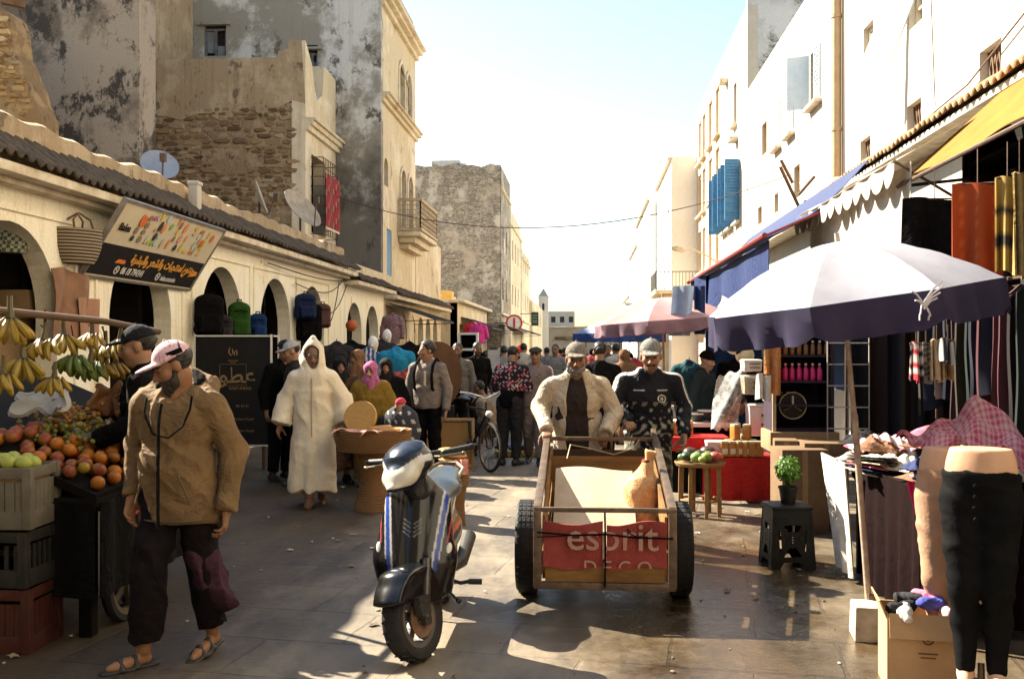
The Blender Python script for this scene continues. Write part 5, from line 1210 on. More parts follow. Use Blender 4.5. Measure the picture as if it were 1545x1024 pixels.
# ------------------------------------------------------------------ shop sign over the second arch
b = thing('shop_sign', 'tilted cream and black sign with product pictures and phone number under the eave', 'sign', (AX + .05, 12.1, 2.5))
SW, SH = 2.95, .94; tilt = math.atan2(.5, .8)
SM = Matrix.Rotation(tilt, 4, 'Y') @ ML @ Matrix.Translation((-SW / 2, 0, 0))     # local x along the street, y up the board
m = MB(); m.plate(rect(0, SW, 0, SH), [], .04, SM); m.build('board', M('cream sign board', (.62, .55, .4), (.56, .48, .34), 4, .6), b, smooth=0)
m = MB(); m.plate(rect(.02, SW - .02, .02, SH * .44), [], .004, Matrix.Translation((0, 0, 0)) @ SM @ Matrix.Translation((0, 0, .006))); m.build('black_band', M('black sign vinyl', (.012, .011, .012), None, 6, .5), b, smooth=0)
m = MB()
for r_ in (rect(0, SW, -.03, 0), rect(0, SW, SH, SH + .03), rect(-.03, 0, -.03, SH + .03), rect(SW, SW + .03, -.03, SH + .03)): m.plate(r_, [], .06, SM @ Matrix.Translation((0, 0, .015)))
m.build('frame', M('dull aluminium', (.4, .37, .32), None, 9, .4, metal=.6), b, smooth=0)
m = MB(); 
for x in (.5, 1.5, 2.5): m.bar(SM @ Vector((x, SH * .8, -.03)), (-.04, -SW / 2 + x, 1.0), .03)
m.build('bracket', IRON, b, smooth=0)
def stext(body, size, x, y, z=.012, al='LEFT', bold=0, sx=1): m = MB(); m.text(body, size, SM @ Matrix.Translation((x, y, z)) @ Matrix.Scale(sx, 4, (1, 0, 0)), .004, align=al, bold=bold); return m
stext('Balea', .13, .14, .60, bold=.002).build('lettering', BLACKC, b, smooth=0)
WHT = M('white sign paint', (.75, .72, .65), None, 9, .6); ORG = M('orange sign letters', (.72, .36, .06), (.6, .28, .05), 20, .6)
stext('06 18 794341', .13, .75, .07, bold=.002, sx=.82).build('lettering', WHT, b, smooth=0)
stext('balea.essaouira', .105, 1.86, .065, sx=.72).build('lettering', WHT, b, smooth=0)
for x in (.64, 1.76):
    m = MB(); m.plate([(x + .055 * math.cos(a), .11 + .055 * math.sin(a)) for a in np.linspace(0, 2 * PI, 17)[:-1]], [[(x + .04 * math.cos(a), .11 + .04 * math.sin(a)) for a in np.linspace(0, 2 * PI, 13)[:-1]]], .004, SM @ Matrix.Translation((0, 0, .012)))
    m.tube([SM @ Vector((x - .015, .125, .012)), SM @ Vector((x + .0, .1, .012)), SM @ Vector((x + .018, .098, .012))], .009, 5); m.build('round_icon', WHT, b, smooth=0)
m = stext('ﺓﺮﺸﺒﻟﺍﻭ ﺮﻌﺸﻟﺍﻭ ﺕﺎﺒﺠﺘﻨﻤﻟ ﻉﻮﻨﺘﻣ', .165, SW - .24, .235, al='RIGHT', bold=.006, sx=.9); m.build('lettering', ORG, b, smooth=0)
m = MB(); m.plate([(.5, .2), (.74, .2), (.72, .25), (.55, .25)], [], .004, SM @ Matrix.Translation((0, 0, .014))); m.build('flame_flourish', M('red orange paint', (.65, .12, .03), (.7, .35, .04), 12), b, smooth=0); m = MB(); m.plate([(2.62, .18), (2.86, .21), (2.86, .27), (2.7, .28)], [], .004, SM @ Matrix.Translation((0, 0, .014))); m.build('flame_flourish', M('red orange paint', (.65, .12, .03), (.7, .35, .04), 12), b, smooth=0)
rnd = random.Random(9); pm = VC('printed product pictures', .5, .0)
m = MB(); cols = [(.7, .2, .05), (.75, .55, .05), (.05, .05, .06), (.6, .5, .35), (.8, .3, .1), (.2, .5, .12), (.75, .1, .35), (.3, .22, .16), (.75, .35, .2), (.5, .65, .6)]
x = .52
while x < 2.75:
    y = .5; c0 = rnd.choice(cols); w_ = rnd.uniform(.05, .1)
    while y < .84:
        h = rnd.uniform(.05, .16); c = rnd.choice((c0, c0, rnd.choice(cols)))
        if rnd.random() < .82: m.plate([(x + w_ * .2, y), (x + w_ * .8, y), (x + w_, y + h * .3), (x + w_ * .9, y + h * .75), (x + w_ * .6, y + h * .95), (x + w_ * .4, y + h * .95), (x + w_ * .08, y + h * .75), (x, y + h * .3)], [], .003, SM @ Matrix.Translation((0, 0, .012)), col=c)
        y += h + .015
    x += w_ + rnd.choice((.02, .025, .09))
m.plate([(.6 + .075 * math.cos(a), .77 + .075 * math.sin(a)) for a in np.linspace(0, 2 * PI, 17)[:-1]], [], .003, SM @ Matrix.Translation((0, 0, .016)), col=(.75, .2, .05))
tag(m.build('product_pictures', pm, b, smooth=0), kind='stuff')

# ------------------------------------------------------------------ standing black sign board
q = at(352, 690, 13.4); b = thing('sign_board', 'big black standing signboard with white frame and pale gold lettering', 'sign', (q.x, 13.4, 0), R(7))
W2, Z0, Z1 = .52, .33, 1.84
m = MB(); m.box((0, 0, (Z0 + Z1) / 2), (W2 * 2, .03, Z1 - Z0)); m.build('panel', M('matt black board', (.009, .009, .009), None, 5, .6), b, smooth=0)
m = MB()
for s_ in (-1, 1): m.box((s_ * W2, -.01, (Z0 + Z1) / 2), (.022, .045, Z1 - Z0 + .04))
for z in (Z0, Z1): m.box((0, -.01, z), (W2 * 2 - .022, .045, .022))
for z in (Z0, Z1): m.box((.03 + W2, .14, z), (.02, .26, .02))
m.box((W2 + .05, .26, (Z0 + Z1) / 2), (.022, .03, Z1 - Z0 + .04))
m.build('frame', WHT, b, smooth=0)
m = MB(); m.box((W2 - .1, .1, .16), (.04, .3, .33)); m.build('leg', IRON, b, smooth=0); m = MB(); m.box((-W2 + .1, .1, .16), (.04, .3, .33)); m.build('leg', IRON, b, smooth=0)
GOLD = M('dull gold paint', (.3, .2, .1), (.2, .13, .06), 30, .6)
def bt(body, size, x, z, bold=0): m = MB(); m.text(body, size, Matrix.Translation((x, -.022, z)) @ MF, .003, bold=bold); m.build('lettering', GOLD, b, smooth=0)
bt('ﺭﻮﻄﻋ', .3, 0, 1.2, .004); bt('PARFUMERIE', .055, .1, 1.1); bt('06 41 41', .05, .13, .86); bt('Parfum Royal', .05, .15, .68); bt('Parfum Royal', .05, .15, .52)
m = MB(); m.tube([(-.04, -.022, 1.68), (-.06, -.022, 1.62), (-.03, -.022, 1.57), (.0, -.022, 1.6), (-.01, -.022, 1.66)], .008, 5); m.tube([(.02, -.022, 1.57), (.02, -.022, 1.63), (.05, -.022, 1.64), (.055, -.022, 1.58)], .008, 5); m.box((0, -.02, 1.5), (.14, .004, .008)); m.box((0, -.02, 1.475), (.08, .004, .006)); m.build('emblem', GOLD, b)
m = MB(); m.tube([(-.18, -.022, 1.45), (.18, -.022, 1.45), (.18, -.022, 1.16), (-.18, -.022, 1.16)], .003, 4, closed=True); m.build('emblem_outline', GOLD, b)

# ------------------------------------------------------------------ bags hung on the arcade
def pack(lab, px, py, Y, w_, h, mat, cat='backpack', name='backpack'):
    Y = yat(px, -5.36); q = at(px, py, Y); b = thing(name, lab, cat, (q.x, q.y, q.z - h / 2), R(30))
    S = SDF(); S.bx((0, 0, h * .46), (w_, .2, h * .92), .07); S.bx((0, -.13, h * .28), (w_ * .72, .1, h * .42), .04, .02); S.el((0, .0, h * .85), (w_ * .4, .1, h * .16), .05)
    S.build('bag', mat, b, h=.014, disp=wrinkles(30, .006, int(px)), amp=.03)
    m = MB(); m.tube([(-.03, 0, h * .96), (-.03, 0, h * 1.06), (.03, 0, h * 1.06), (.03, 0, h * .96)], .012, 6); m.build('top_loop', BLACKC, b)
    m = MB(); m.tube([(-w_ * .3, -.13, h * .72), (0, -.15, h * .76), (w_ * .3, -.13, h * .72)], .008, 5); m.build('zip', BLACKC, b)
pack('green backpack hung between the third and fourth arches', 361, 482, 16.0, .34, .55, FAB('green nylon', (.025, .075, .012), (.016, .05, .008)))
pack('blue backpack hung low beside the green one', 389, 492, 16.6, .28, .42, FAB('blue nylon', (.01, .035, .11), (.008, .025, .08)))
pack('black backpack hanging in the third arch', 315, 475, 14.9, .4, .6, BLACKC); pack('black shoulder bag hanging beside the dark packs of the third arch', 335, 495, 15.3, .3, .4, CHAR, 'bag', 'shoulder_bag')
pack('big black backpack hanging in the fifth arch', 466, 485, 19.6, .5, .75, BLACKC); pack('maroon checked backpack at the outer edge of the fifth arch', 487, 476, 20.0, .32, .5, FAB('maroon check', (.13, .06, .05), (.06, .035, .03), scale=60))
pack('navy backpack with blue strap in the fifth arch, behind the black one', 461, 462, 20.2, .4, .5, FAB('navy nylon', (.015, .025, .07)))
def basket(lab, px, py, Y, r, h, mat, sq):
    q = at(px, py, Y); b = thing('basket_bag', lab, 'bag', (q.x, q.y, q.z - h / 2), R(sq))
    m = MB(); pr = [(r * .62, 0), (r * .8, h * .2), (r * .95, h * .5), (r, h * .85), (r * 1.02, h), (r * .96, h), (r * .9, h * .7), (r * .6, .03)]; m.lathe(pr, 28, sy=.55); m.build('woven_body', mat, b)
    for s_ in (-1, 1):
        m = MB(); m.tube([(-r * .4, s_ * r * .5, h * .9), (-r * .35, s_ * r * .3, h * 1.25), (0, s_ * .02, h * 1.45), (r * .35, s_ * r * .3, h * 1.25), (r * .4, s_ * r * .5, h * .9)], .012, 6); m.build('handle', MATS['brown weathered wood'], b)
def weave(name, c1, c2, n, ang=0):
    t = NT(name); wv = t.n('ShaderNodeTexWave', bands_direction='Z' if not ang else 'DIAGONAL'); wv.inputs['Scale'].default_value = n; wv.inputs['Distortion'].default_value = .4
    t.l(t.coord(), wv.inputs['Vector']); col = t.mix(t.ramp(wv.outputs['Fac'], [(.4, 0.), (.6, 1.)]), c1, c2)
    if ang:
        ck = t.n('ShaderNodeTexChecker'); ck.inputs['Scale'].default_value = n * 3; t.l(t.coord((1, 1, 1), rot=(0, 0, 0)), ck.inputs[0]); col = t.mix(ck.outputs['Fac'], c1, c2)
    t.set(Base_Color=col, Roughness=.8); t.bump(wv.outputs['Fac'], .6, .01); return t.m
basket('brown and white striped basket bag hung beside the tilted sign', 118, 372, 10.4, .27, .38, weave('striped palm weave', (.045, .028, .018), (.3, .23, .15), 9), 55)
basket('green and white checked basket bag at the left edge of the frame', 14, 350, 9.75, .27, .42, weave('checked palm weave', (.03, .05, .028), (.3, .3, .22), 9, 1), 55)
q = at(98, 462, 10.35); b = thing('hanging_cloth', 'brown leather cloth hung on the arcade pier behind the bananas', 'cloth', q)
m = MB(); m.grid(lambda u, v: (.04 * math.sin(u * 9 + v * 2) + .05, (u - .5) * .75 + .04 * math.sin(v * 5), .38 - .76 * v + .03 * math.sin(u * 5)), 16, 12, thick=.01); m.build('cloth', M('brown leather', (.26, .13, .07), (.17, .085, .045), 6, .6), b)
m = MB(); m.grid(lambda u, v: (.04 * math.sin(u * 8 + v) + .09, (u - .5) * .4 + .3, .1 - .5 * v), 10, 8, thick=.01); m.build('lower_flap', M('pinkish hide', (.36, .2, .13), (.28, .15, .09), 6, .7), b)
q = at(70, 395, 10.2); m = MB(); m.tube([(0, 0, -.9), (0, .02, .55)], [.04, .018], 8); tag(m.build('wooden_staff', M('dark red wood', (.1, .03, .02), None, 8), loc=q), 'dark red wooden staff leaning against the arcade pier', 'staff')
q = at(20, 470, 9.8); b = thing('cardboard_box', 'cardboard box and papers stacked in the first arch behind the bananas', 'box', (q.x + .1, 10.2, 0))
CARD = M('brown cardboard', (.26, .17, .09), (.21, .13, .065), 5, .9)
m = MB(); m.box((-.5, 0, 1.0), (.5, .9, 2.0)); m.build('stack_side', CARD, b, bevel=.01); m = MB(); m.box((-.35, .2, 2.15), (.4, .5, .3)); m.build('box', CARD, b, bevel=.01)

# ------------------------------------------------------------------ fruit stall
TX0, TX1, TY0, TY1 = -4.7, -2.82, 5.55, 7.4
b = thing('fruit_stall', 'dark wooden fruit barrow stall with sloping fruit shelf and overhead pole', 'market stall', (TX1, 6.4, 0))
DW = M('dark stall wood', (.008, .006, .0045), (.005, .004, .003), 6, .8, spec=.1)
m = MB(); m.box(((TX0 + TX1) / 2, (TY0 + TY1) / 2, .78), (TX1 - TX0, TY1 - TY0, .08)); wp(m, 'table_top', DW, b, bevel=.01)
m = MB(); m.grid(lambda u, v: (TX1 - 1.88 * v, TY0 + (TY1 - TY0) * u, .84 + .52 * min(1, v * 1.5) + .1 * u), 12, 12, thick=.05); wp(m, 'sloping_shelf', DW, b)
m = MB(); m.grid(lambda u, v: (TX1 + .02 + .015 * math.sin(u * 40), TY0 + (TY1 - TY0) * u, .8 - .55 * v), 60, 3, thick=.01); m.grid(lambda u, v: (TX1 - 1.7 * u, TY0 - .02 - .015 * math.sin(u * 37), .8 - .55 * v), 60, 3, thick=.01); wp(m, 'dark_skirt', FAB('black tarp', (.005, .005, .005)), b)
for x, y in ((TX1 - .1, TY0 + .1), (TX1 - .1, TY1 - .1), (TX0 + .1, TY0 + .1), (TX0 + .1, TY1 - .1)): m = MB(); m.box((x, y, .38), (.08, .08, .76)); wp(m, 'leg', DW, b, bevel=.006)
m = MB(); m.tube([(-3.36, 5.4, 1.905), (-3.1, 6.2, 1.86), (-2.98, 6.75, 1.80)], .022, 8); wp(m, 'hanging_pole', M('worn pole wood', (.1, .06, .035), None, 9), b)
for x, y, z in ((-3.0, 6.7, 1.8), (-3.4, 5.45, 1.9)): m = MB(); m.tube([(x - .15, y + .2, .8), (x, y, z)], .022, 8); wp(m, 'post', DW, b)
wq = Vector((TX1 - .05, 6.02, .27))
w_ = MB(); w_.lathe([(.235, -.03), (.27, -.03), (.285, 0), (.27, .03), (.235, .03), (.235, -.03)], 32, wq, 'x', caps=False)
wo_ = wp(w_, 'wheel', M('tyre rubber', (.012, .012, .012), (.022, .02, .02), 20, .7), b)
m = MB(); m.lathe([(.2, -.02), (.235, -.025), (.235, .025), (.2, .02), (.2, -.02)], 32, wq, 'x', caps=False)
for a in range(5): m.bar(wq, wq + Vector((0, math.cos(a * 1.256) * .21, math.sin(a * 1.256) * .21)), .03, .05)
sp(m, 'rim', M('dull steel', (.2, .17, .12), None, 12, .45, metal=.7), wo_)
m = MB(); m.plate([(TY0 + .35 + u_, .76 + .0 * u_) for u_ in (0, .55)][:1] + [(6.45, .76), (6.5, .94), (5.95, .9)], [], .012, Matrix.Translation((TX1 + .05, 0, 0)) @ ML)
m = MB(); LM = Matrix.Translation((TX1 + .06, 6.22, .80)) @ Matrix.Rotation(R(8), 4, 'X') @ ML
m.plate(rect(-.33, .33, -.09, .09), [rect(-.3, .3, -.065, .065)], .012, LM); o = wp(m, 'price_card', M('red card', (.28, .03, .03), None, 9), b, smooth=0)
m = MB(); m.plate(rect(-.3, .3, -.065, .065), [], .008, LM); sp(m, 'card_face', BLACKC, o, smooth=0)
m = MB(); m.tube([LM @ Vector((x, y, .004)) for x, y in ((-.27, .04), (-.22, -.03), (-.17, .04), (-.12, -.035), (-.1, .03), (-.04, -.03), (.0, .035), (.03, -.03), (.1, .0), (.16, .035), (.2, -.035), (.27, .03))], .008, 5); sp(m, 'handwriting', MATS['red card'], o)
FR = VC('fruit skin', .42, .25, 220, .002, sss=.0, mottle=.3)
def fruitmesh(name, c1, c2, r, fl=1., seed=0):
    m = MB(); o = len(m.c); m.ell((0, 0, 0), (r, r, r * fl), 14, 9, wob=.025, seed=seed)
    for i, v in enumerate(m.v):
        k = .5 + .5 * math.sin(v[0] * 60 + seed) * math.sin(v[2] * 50 + 2 * seed); m.c[i] = tuple(a * (1 - k) + b_ * k for a, b_ in zip(c1, c2))
    m.ell((0, 0, r * fl * .97), (r * .12, r * .12, r * .07), 6, 4, col=(.05, .05, .02)); return m
kinds = [('orange', 'ripe orange in the heap on the fruit stall', (.4, .14, .01), (.34, .105, .009), .042, .95), ('orange', 'ripe orange in the heap on the fruit stall', (.4, .14, .01), (.34, .105, .009), .045, .93), ('apple', 'red and yellow apple in the heap on the fruit stall', (0.216, 0.024, 0.015), (0.24, 0.12, 0.018), .043, .88), ('tomato', 'dark red tomato in the heap on the fruit stall', (0.18, 0.018, 0.009), (0.132, 0.012, 0.0072), .04, .82), ('lemon', 'yellow lemon in the heap on the fruit stall', (0.3, 0.198, 0.018), (0.252, 0.168, 0.015), .036, .9)]
protos = {}
rnd = random.Random(12); cnt = 0
for iy in range(17):
    for ix in range(8):
        x = TX1 - .03 - ix * .086 + rnd.uniform(-.012, .012) - (.04 if iy % 2 else 0); y = TY0 + .07 + iy * .092 + rnd.uniform(-.012, .012)
        v_ = (TX1 - x) / 1.88; u_ = (y - TY0) / (TY1 - TY0); z = .84 + .52 * min(1, v_ * 1.5) + .1 * u_ + .045
        if rnd.random() < .35 and ix < 7: z += .05
        blob = math.sin(x * 4.1 + 1) * math.sin(y * 3.3); k = 0 if blob > .1 else (2 if blob > -.35 else rnd.choice((0, 3, 4, 1)))
        if rnd.random() < .25: k = rnd.randrange(5)
        nm, lab, c1, c2, r, fl = kinds[k]
        if k not in protos: o = fruitmesh(nm, c1, c2, r, fl, k).build(nm, FR); protos[k] = o
        else: o = dup(protos[k])
        o.location = (x, y, z); o.rotation_euler = (rnd.uniform(-.6, .6), rnd.uniform(-.6, .6), rnd.uniform(0, 6))
        tag(o, lab, 'fruit', nm + 's heaped on the fruit stall')
# bananas: bunch > stem, banana
def banana_bunch(name, n, col, tip, seed):
    b = thing(name, 'x', 'bananas'); rnd = random.Random(seed)
    for i in range(n):
        a = -1.15 + 2.3 * i / (n - 1) + rnd.uniform(-.06, .06); back = rnd.uniform(-.02, .02) + (.05 if i % 2 else -.02)
        m = MB(); pts = []; L = rnd.uniform(.17, .2)
        for k in range(8):
            t = k / 7; bend = t * t * .055
            pts.append((math.sin(a) * (.022 + L * .52 * math.sin(t * 1.5)), back - .03 * math.sin(t * PI) - .05 * t * (1 - abs(a) * .4), -.02 - L * t * (.75 + .25 * math.cos(a)) + bend))
        rr = [.007, .013, .0185, .0205, .0205, .018, .012, .005]
        o0 = len(m.v); m.tube(pts, rr, 7)
        for j in range(len(m.v)):
            k = j // 7; f = .5 + .5 * math.sin(j * 1.7 + i); c = tuple(x * (.82 + .2 * f) for x in col); m.c[j] = tip if k in (0, 7) else c
        m.build('banana', FR, b)
    m = MB(); m.tube([(0, .01, .09), (0, .01, .04), (0, 0, -.02)], [.012, .014, .024], 8, col=(.09, .07, .025)); m.build('stem', FR, b)
    return b
bp = [banana_bunch('banana_bunch', 8, (0.3, 0.192, 0.018), (0.036, 0.027, 0.012), 1), banana_bunch('banana_bunch', 7, (0.264, 0.18, 0.018), (0.036, 0.027, 0.012), 2), banana_bunch('banana_bunch', 8, (0.078, 0.114, 0.012), (0.03, 0.036, 0.012), 3)]
ub = [0, 0, 0]
for i, (px, py, Y, k, sc, lab) in enumerate(((15, 500, 5.5, 0, 1.25, 'large yellow banana bunch hanging at the frame edge'), (66, 532, 5.8, 0, 1., 'yellow banana bunch hanging left of the paper bag'), (96, 525, 6.0, 1, 1., 'yellow banana bunch below the brown cloth'), (138, 522, 6.2, 0, .9, 'yellow banana bunch hanging high in the middle of the pole'), (158, 540, 6.35, 1, .95, 'yellow banana bunch second from the seller'), (182, 530, 6.5, 0, 1.05, 'yellow banana bunch nearest the seller'), (34, 560, 5.6, 1, 1.2, 'yellow banana bunch low at the left above the grapes'), (112, 555, 6.0, 2, 1.05, 'green banana bunch hanging under the yellow rows'), (136, 565, 6.15, 2, 1., 'greenest banana bunch in the lower middle row'), (160, 567, 6.3, 1, .9, 'yellow banana bunch in the lower row'), (175, 566, 6.45, 0, .9, 'yellow banana bunch at the right of the lower row'), (82, 590, 5.75, 0, .9, 'small banana bunch standing on the white paper'), (4, 585, 5.4, 0, 1., 'banana bunch cut by the left edge'))):
    q = at(px, py, Y); o = bp[k] if not ub[k] else dup(bp[k]); ub[k] = 1
    o.location = (q.x, q.y, q.z + .1); o.rotation_euler.z = R(random.Random(i).uniform(-35, 45)); o.scale = (sc * .95,) * 3
    tag(o, lab, 'bananas', 'banana bunches hung on the fruit stall')
m = MB()
for i, (px, py, Y) in enumerate(((15, 500, 5.5), (66, 532, 5.8), (96, 525, 6.), (138, 522, 6.2), (158, 540, 6.35), (182, 530, 6.5), (112, 555, 6.), (160, 567, 6.3))):
    q = at(px, py, Y); m.tube([(q.x, q.y, q.z + .15), (q.x - .02, q.y, 1.83)], .004, 4)
tag(m.build('banana_strings', BLACKC), 'thin dark strings tying the banana bunches to the pole', 'string', kind='stuff')
PAP = M('crumpled white paper', (0.3, 0.3, 0.288), (.36, .36, .36), 5, .8, .5, 14); 
for lab, px, py, Y, w_, h, mm in (('crumpled white paper wrap among the bananas', 60, 605, 5.9, .3, .12, PAP), ('white cardboard fruit tray on the stall shelf beside the seller', 170, 660, 6.3, .26, .16, M('tray card', (.45, .4, .3))), ('open white fruit box on the stall shelf', 135, 655, 6.1, .22, .14, PAP), ('clear bag of nuts hanging by the melon', 158, 602, 6.25, .15, .17, M('brown nuts', (0.18, 0.072, 0.024), (.15, .06, .02), 60, .5))):
    q = at(px, py, Y); m = MB(); sd = px
    m.grid(lambda u, v: (w_ * (u - .5) + .02 * math.sin(v * 9 + sd), .1 * math.sin(u * 3.1) - .05 + .1 * v, h * (v - .5) + .025 * math.sin(u * 11 + sd) * math.cos(v * 7)), 14, 10, thick=.03); tag(m.build('paper_wrap' if 'paper' in lab else ('fruit_box' if 'box' in lab or 'tray' in lab else 'nut_bag'), mm, loc=q), lab, 'wrapping' if 'paper' in lab else ('box' if 'box' in lab or 'tray' in lab else 'bag'))
# grapes and dates
def cluster(name, lab, px, py, Y, n, c1, c2, r, spread):
    q = at(px, py, Y); rnd = random.Random(n + px); m = MB()
    for i in range(n):
        p_ = (rnd.gauss(0, spread[0]), rnd.gauss(0, spread[1]), rnd.gauss(0, spread[2])); k = rnd.random(); m.ell(p_, r * rnd.uniform(.8, 1.15), 8, 6, col=tuple(a * k + b_ * (1 - k) for a, b_ in zip(c1, c2)))
    o = m.build(name, FR, loc=q); tag(o, lab, 'fruit', kind='stuff')
cluster('grapes', 'heap of green grapes on the fruit stall', 80, 655, 6.0, 90, (.2, .2, .04), (.12, .14, .03), .017, (.13, .1, .06))
cluster('dates', 'heap of small golden dates on the fruit stall', 115, 632, 6.2, 110, (.34, .18, .03), (.22, .11, .02), .015, (.13, .1, .05))
cluster('loquats', 'row of yellow loquats beside the white tray', 140, 640, 6.3, 30, (.42, .24, .03), (.34, .18, .03), .021, (.09, .06, .02))
# crates
def crate(name, lab, loc, d, mat, rz=0, solid=False, group=None, logo=False):
    b = thing(name, lab, 'crate', loc, rz, group); x, y, z = d; m = MB(); t = .014
    for sx in (-1, 1):
        for sy in (-1, 1): m.box((sx * (x / 2 - .02), sy * (y / 2 - .02), z / 2), (.05, .05, z))
    for zz, hh in ((z - .03, .06), (.05, .1)):
        for s_ in (-1, 1): m.box((0, s_ * (y / 2 - t / 2), zz), (x - .08, t, hh)); m.box((s_ * (x / 2 - t / 2), 0, zz), (t, y - .08, hh))
    m.build('frame', mat, b, bevel=.004)
    m = MB()
    for s_ in (-1, 1):
        n = int(x / .06)
        for i in range(n): m.box((-x / 2 + .06 + i * (x - .12) / (n - 1), s_ * (y / 2 - t), z / 2), (.022 if not solid else (x - .1) / n, t * .8, z - .16))
        n = int(y / .06)
        for i in range(n): m.box((s_ * (x / 2 - t), -y / 2 + .06 + i * (y - .12) / (n - 1), z / 2), (t * .8, .022 if not solid else (y - .1) / n, z - .16))
    m.box((0, 0, z * .5), (x - .1, t, .03)); 
    m.build('slats', mat, b, smooth=0)
    m = MB(); m.box((0, 0, .02), (x - .03, y - .03, .02)); m.build('bottom', mat, b, smooth=0)
    return b
WPL = M('dirty white plastic', (.14, .125, .09), (.09, .075, .055), 7, .6)
cx = at(20, 0, 5.5).x
crate('plastic_crate', 'dirty white plastic crate of green apples, top of the stack at the left edge', (cx, 5.42, .69), (.46, .36, .34), WPL, R(4), True)
m = MB(); m.box((0, 0, .16), (.4, .3, .3)); o = m.build('crate_lining', CARD, smooth=0); o.parent = [q for q in bpy.data.objects if q.name.startswith('plastic_crate')][0]
crate('plastic_crate', 'dark plastic crate in the middle of the stack at the left edge', (cx - .01, 5.45, .365), (.46, .36, .31), M('dark grey plastic', (.013, .012, .01), (.022, .02, .016), 8, .6), R(-3))
crate('bottle_crate', 'red plastic bottle crate at the bottom of the stack', (cx - .02, 5.45, 0), (.48, .38, .355), M('faded red plastic', (.06, .014, .008), (.035, .01, .007), 8, .55), R(2), True)
rnd = random.Random(3); pr = None
for i in range(14):
    if pr is None: pr = o = fruitmesh('apple', (.4, .42, .08), (.3, .34, .06), .045, .9, 7).build('green_apple', FR)
    else: o = dup(pr)
    o.location = (cx - .17 + (i % 5) * .085, 5.32 + (i // 5) * .09, 1.035 + rnd.uniform(0, .025)); tag(o, 'green apple in the white crate', 'fruit', 'green apples in the white crate')

# ------------------------------------------------------------------ bread stand
WICK = weave('honey wicker', (.2, .095, .027), (.12, .055, .015), 16)
q = Vector((gx(562, 10.2), 10.2, 0)); b = thing('bread_basket', 'tall waisted wicker stand with a wide tray of flat breads', 'basket', q)
m = MB(); m.lathe([(.2, 0), (.185, .06), (.125, .28), (.12, .42), (.19, .6)], 28); m.build('pedestal', WICK, b)
m = MB(); m.lathe([(.14, .58), (.36, .62), (.4, .74), (.41, .84), (.385, .84), (.36, .66), (.1, .62)], 32, sy=.85, caps=False); m.build('tray', WICK, b)
m = MB(); m.lathe([(.02, .0), (.17, .0), (.18, .03), (.17, .06), (.02, .06)], 26, (-.13, .05, .95), m=Euler((R(68), R(-12), 0)).to_matrix()); m.build('upright_lid', M('pale straw', (.42, .25, .075), (.32, .18, .05), 30), b)
BREAD = M('baked bread crust', (.5, .28, .09), (.34, .16, .045), 9, .8, .4, 60); CLOTHP = FAB('pink check cloth', (.55, .2, .17), (.6, .45, .38), scale=40)
def bread(lab, px, dx, dy, z, proto=[None]):
    if proto[0] is None: m = MB(); m.lathe([(.0, 0), (.1, .0), (.125, .018), (.11, .036), (.0, .046)], 22); proto[0] = o = m.build('flat_bread', BREAD)
    else: o = dup(proto[0])
    o.location = (q.x + dx, q.y + dy, z); o.rotation_euler = (random.Random(int(z * 999)).uniform(-.12, .12), random.Random(int(z * 777)).uniform(-.12, .12), 0); tag(o, lab, 'bread', 'round flat breads')
for i, (dx, dy, z) in enumerate(((.12, -.1, .8), (.1, -.08, .84), (.24, .02, .8), (.02, .1, .8), (-.05, -.15, .8), (.2, -.12, .82))): bread('round flat bread lying in the tall wicker tray', 0, dx, dy, z)
m = MB(); m.grid(lambda u, v: (q.x - .36 + .75 * u, q.y - .3 + .1 * math.sin(u * 9) + .12 * v, .82 + .05 * math.sin(u * 14) * (1 - v) + .03 * v), 24, 6, thick=.012); tag(m.build('bread_cloth', CLOTHP), 'pink checked cloth tucked around the breads', 'cloth')
q = Vector((gx(682, 9.4), 9.4, 0)); b = thing('bread_basket', 'smaller wicker basket piled with sliced flat breads behind the motor scooter', 'basket', q)
m = MB(); m.lathe([(.13, 0), (.12, .2), (.14, .36)], 24); m.build('pedestal', WICK, b); m = MB(); m.lathe([(.12, .34), (.16, .38), (.17, .52), (.155, .52), (.14, .4), (.05, .38)], 26, caps=False); m.build('tray', WICK, b)
for i in range(6): bread('round flat bread in the pile on the smaller basket', 0, .02 * (-1) ** i, 0, .5 + .036 * i)
m = MB(); m.grid(lambda u, v: (q.x + .05 + .12 * u, q.y - .15 + .03 * math.sin(u * 8), .5 + .14 * v), 10, 6, thick=.01); tag(m.build('bread_cloth', FAB('red check cloth', (.5, .08, .06), (.6, .4, .35), scale=40)), 'red checked cloth hanging from the smaller bread basket', 'cloth')
# goods spread on the ground beyond the bicycle
q = Vector((gx(792, 15.5), 15.5, 0)); b = thing('goods_mat', 'yellow mat with small blue and white shoes laid out behind the bicycle', 'mat', q); m = MB(); m.box((0, 0, .05), (.9, .7, .1)); m.build('mat', M('yellow mat', (.35, .26, .05), None, 6), b, bevel=.03)
for i in range(10):
    S = SDF(); S.rc((0, .06, .03), (0, -.02, .03), .035, .035, .02); S.rc((0, -.02, .025), (0, -.12, .022), .034, .025, .02); o = S.build('shoe', FAB('canvas ' + ('white', 'blue', 'black')[i % 3], ((.55, .53, .5), (.08, .16, .35), (.02, .02, .02))[i % 3]), h=.012) if i < 3 else dup([x for x in bpy.data.objects if x.name.startswith('shoe') and x.get('label', '').startswith(('white', 'blue', 'black')[i % 3])][0])
    o.location = q + Vector((-.34 + (i % 5) * .17, -.22 + .24 * (i // 5), .1)); o.rotation_euler.z = i; tag(o, ('white', 'blue', 'black')[i % 3] + ' canvas shoe laid on the yellow mat', 'shoe', ('white', 'blue', 'black')[i % 3] + ' shoes on the yellow mat')
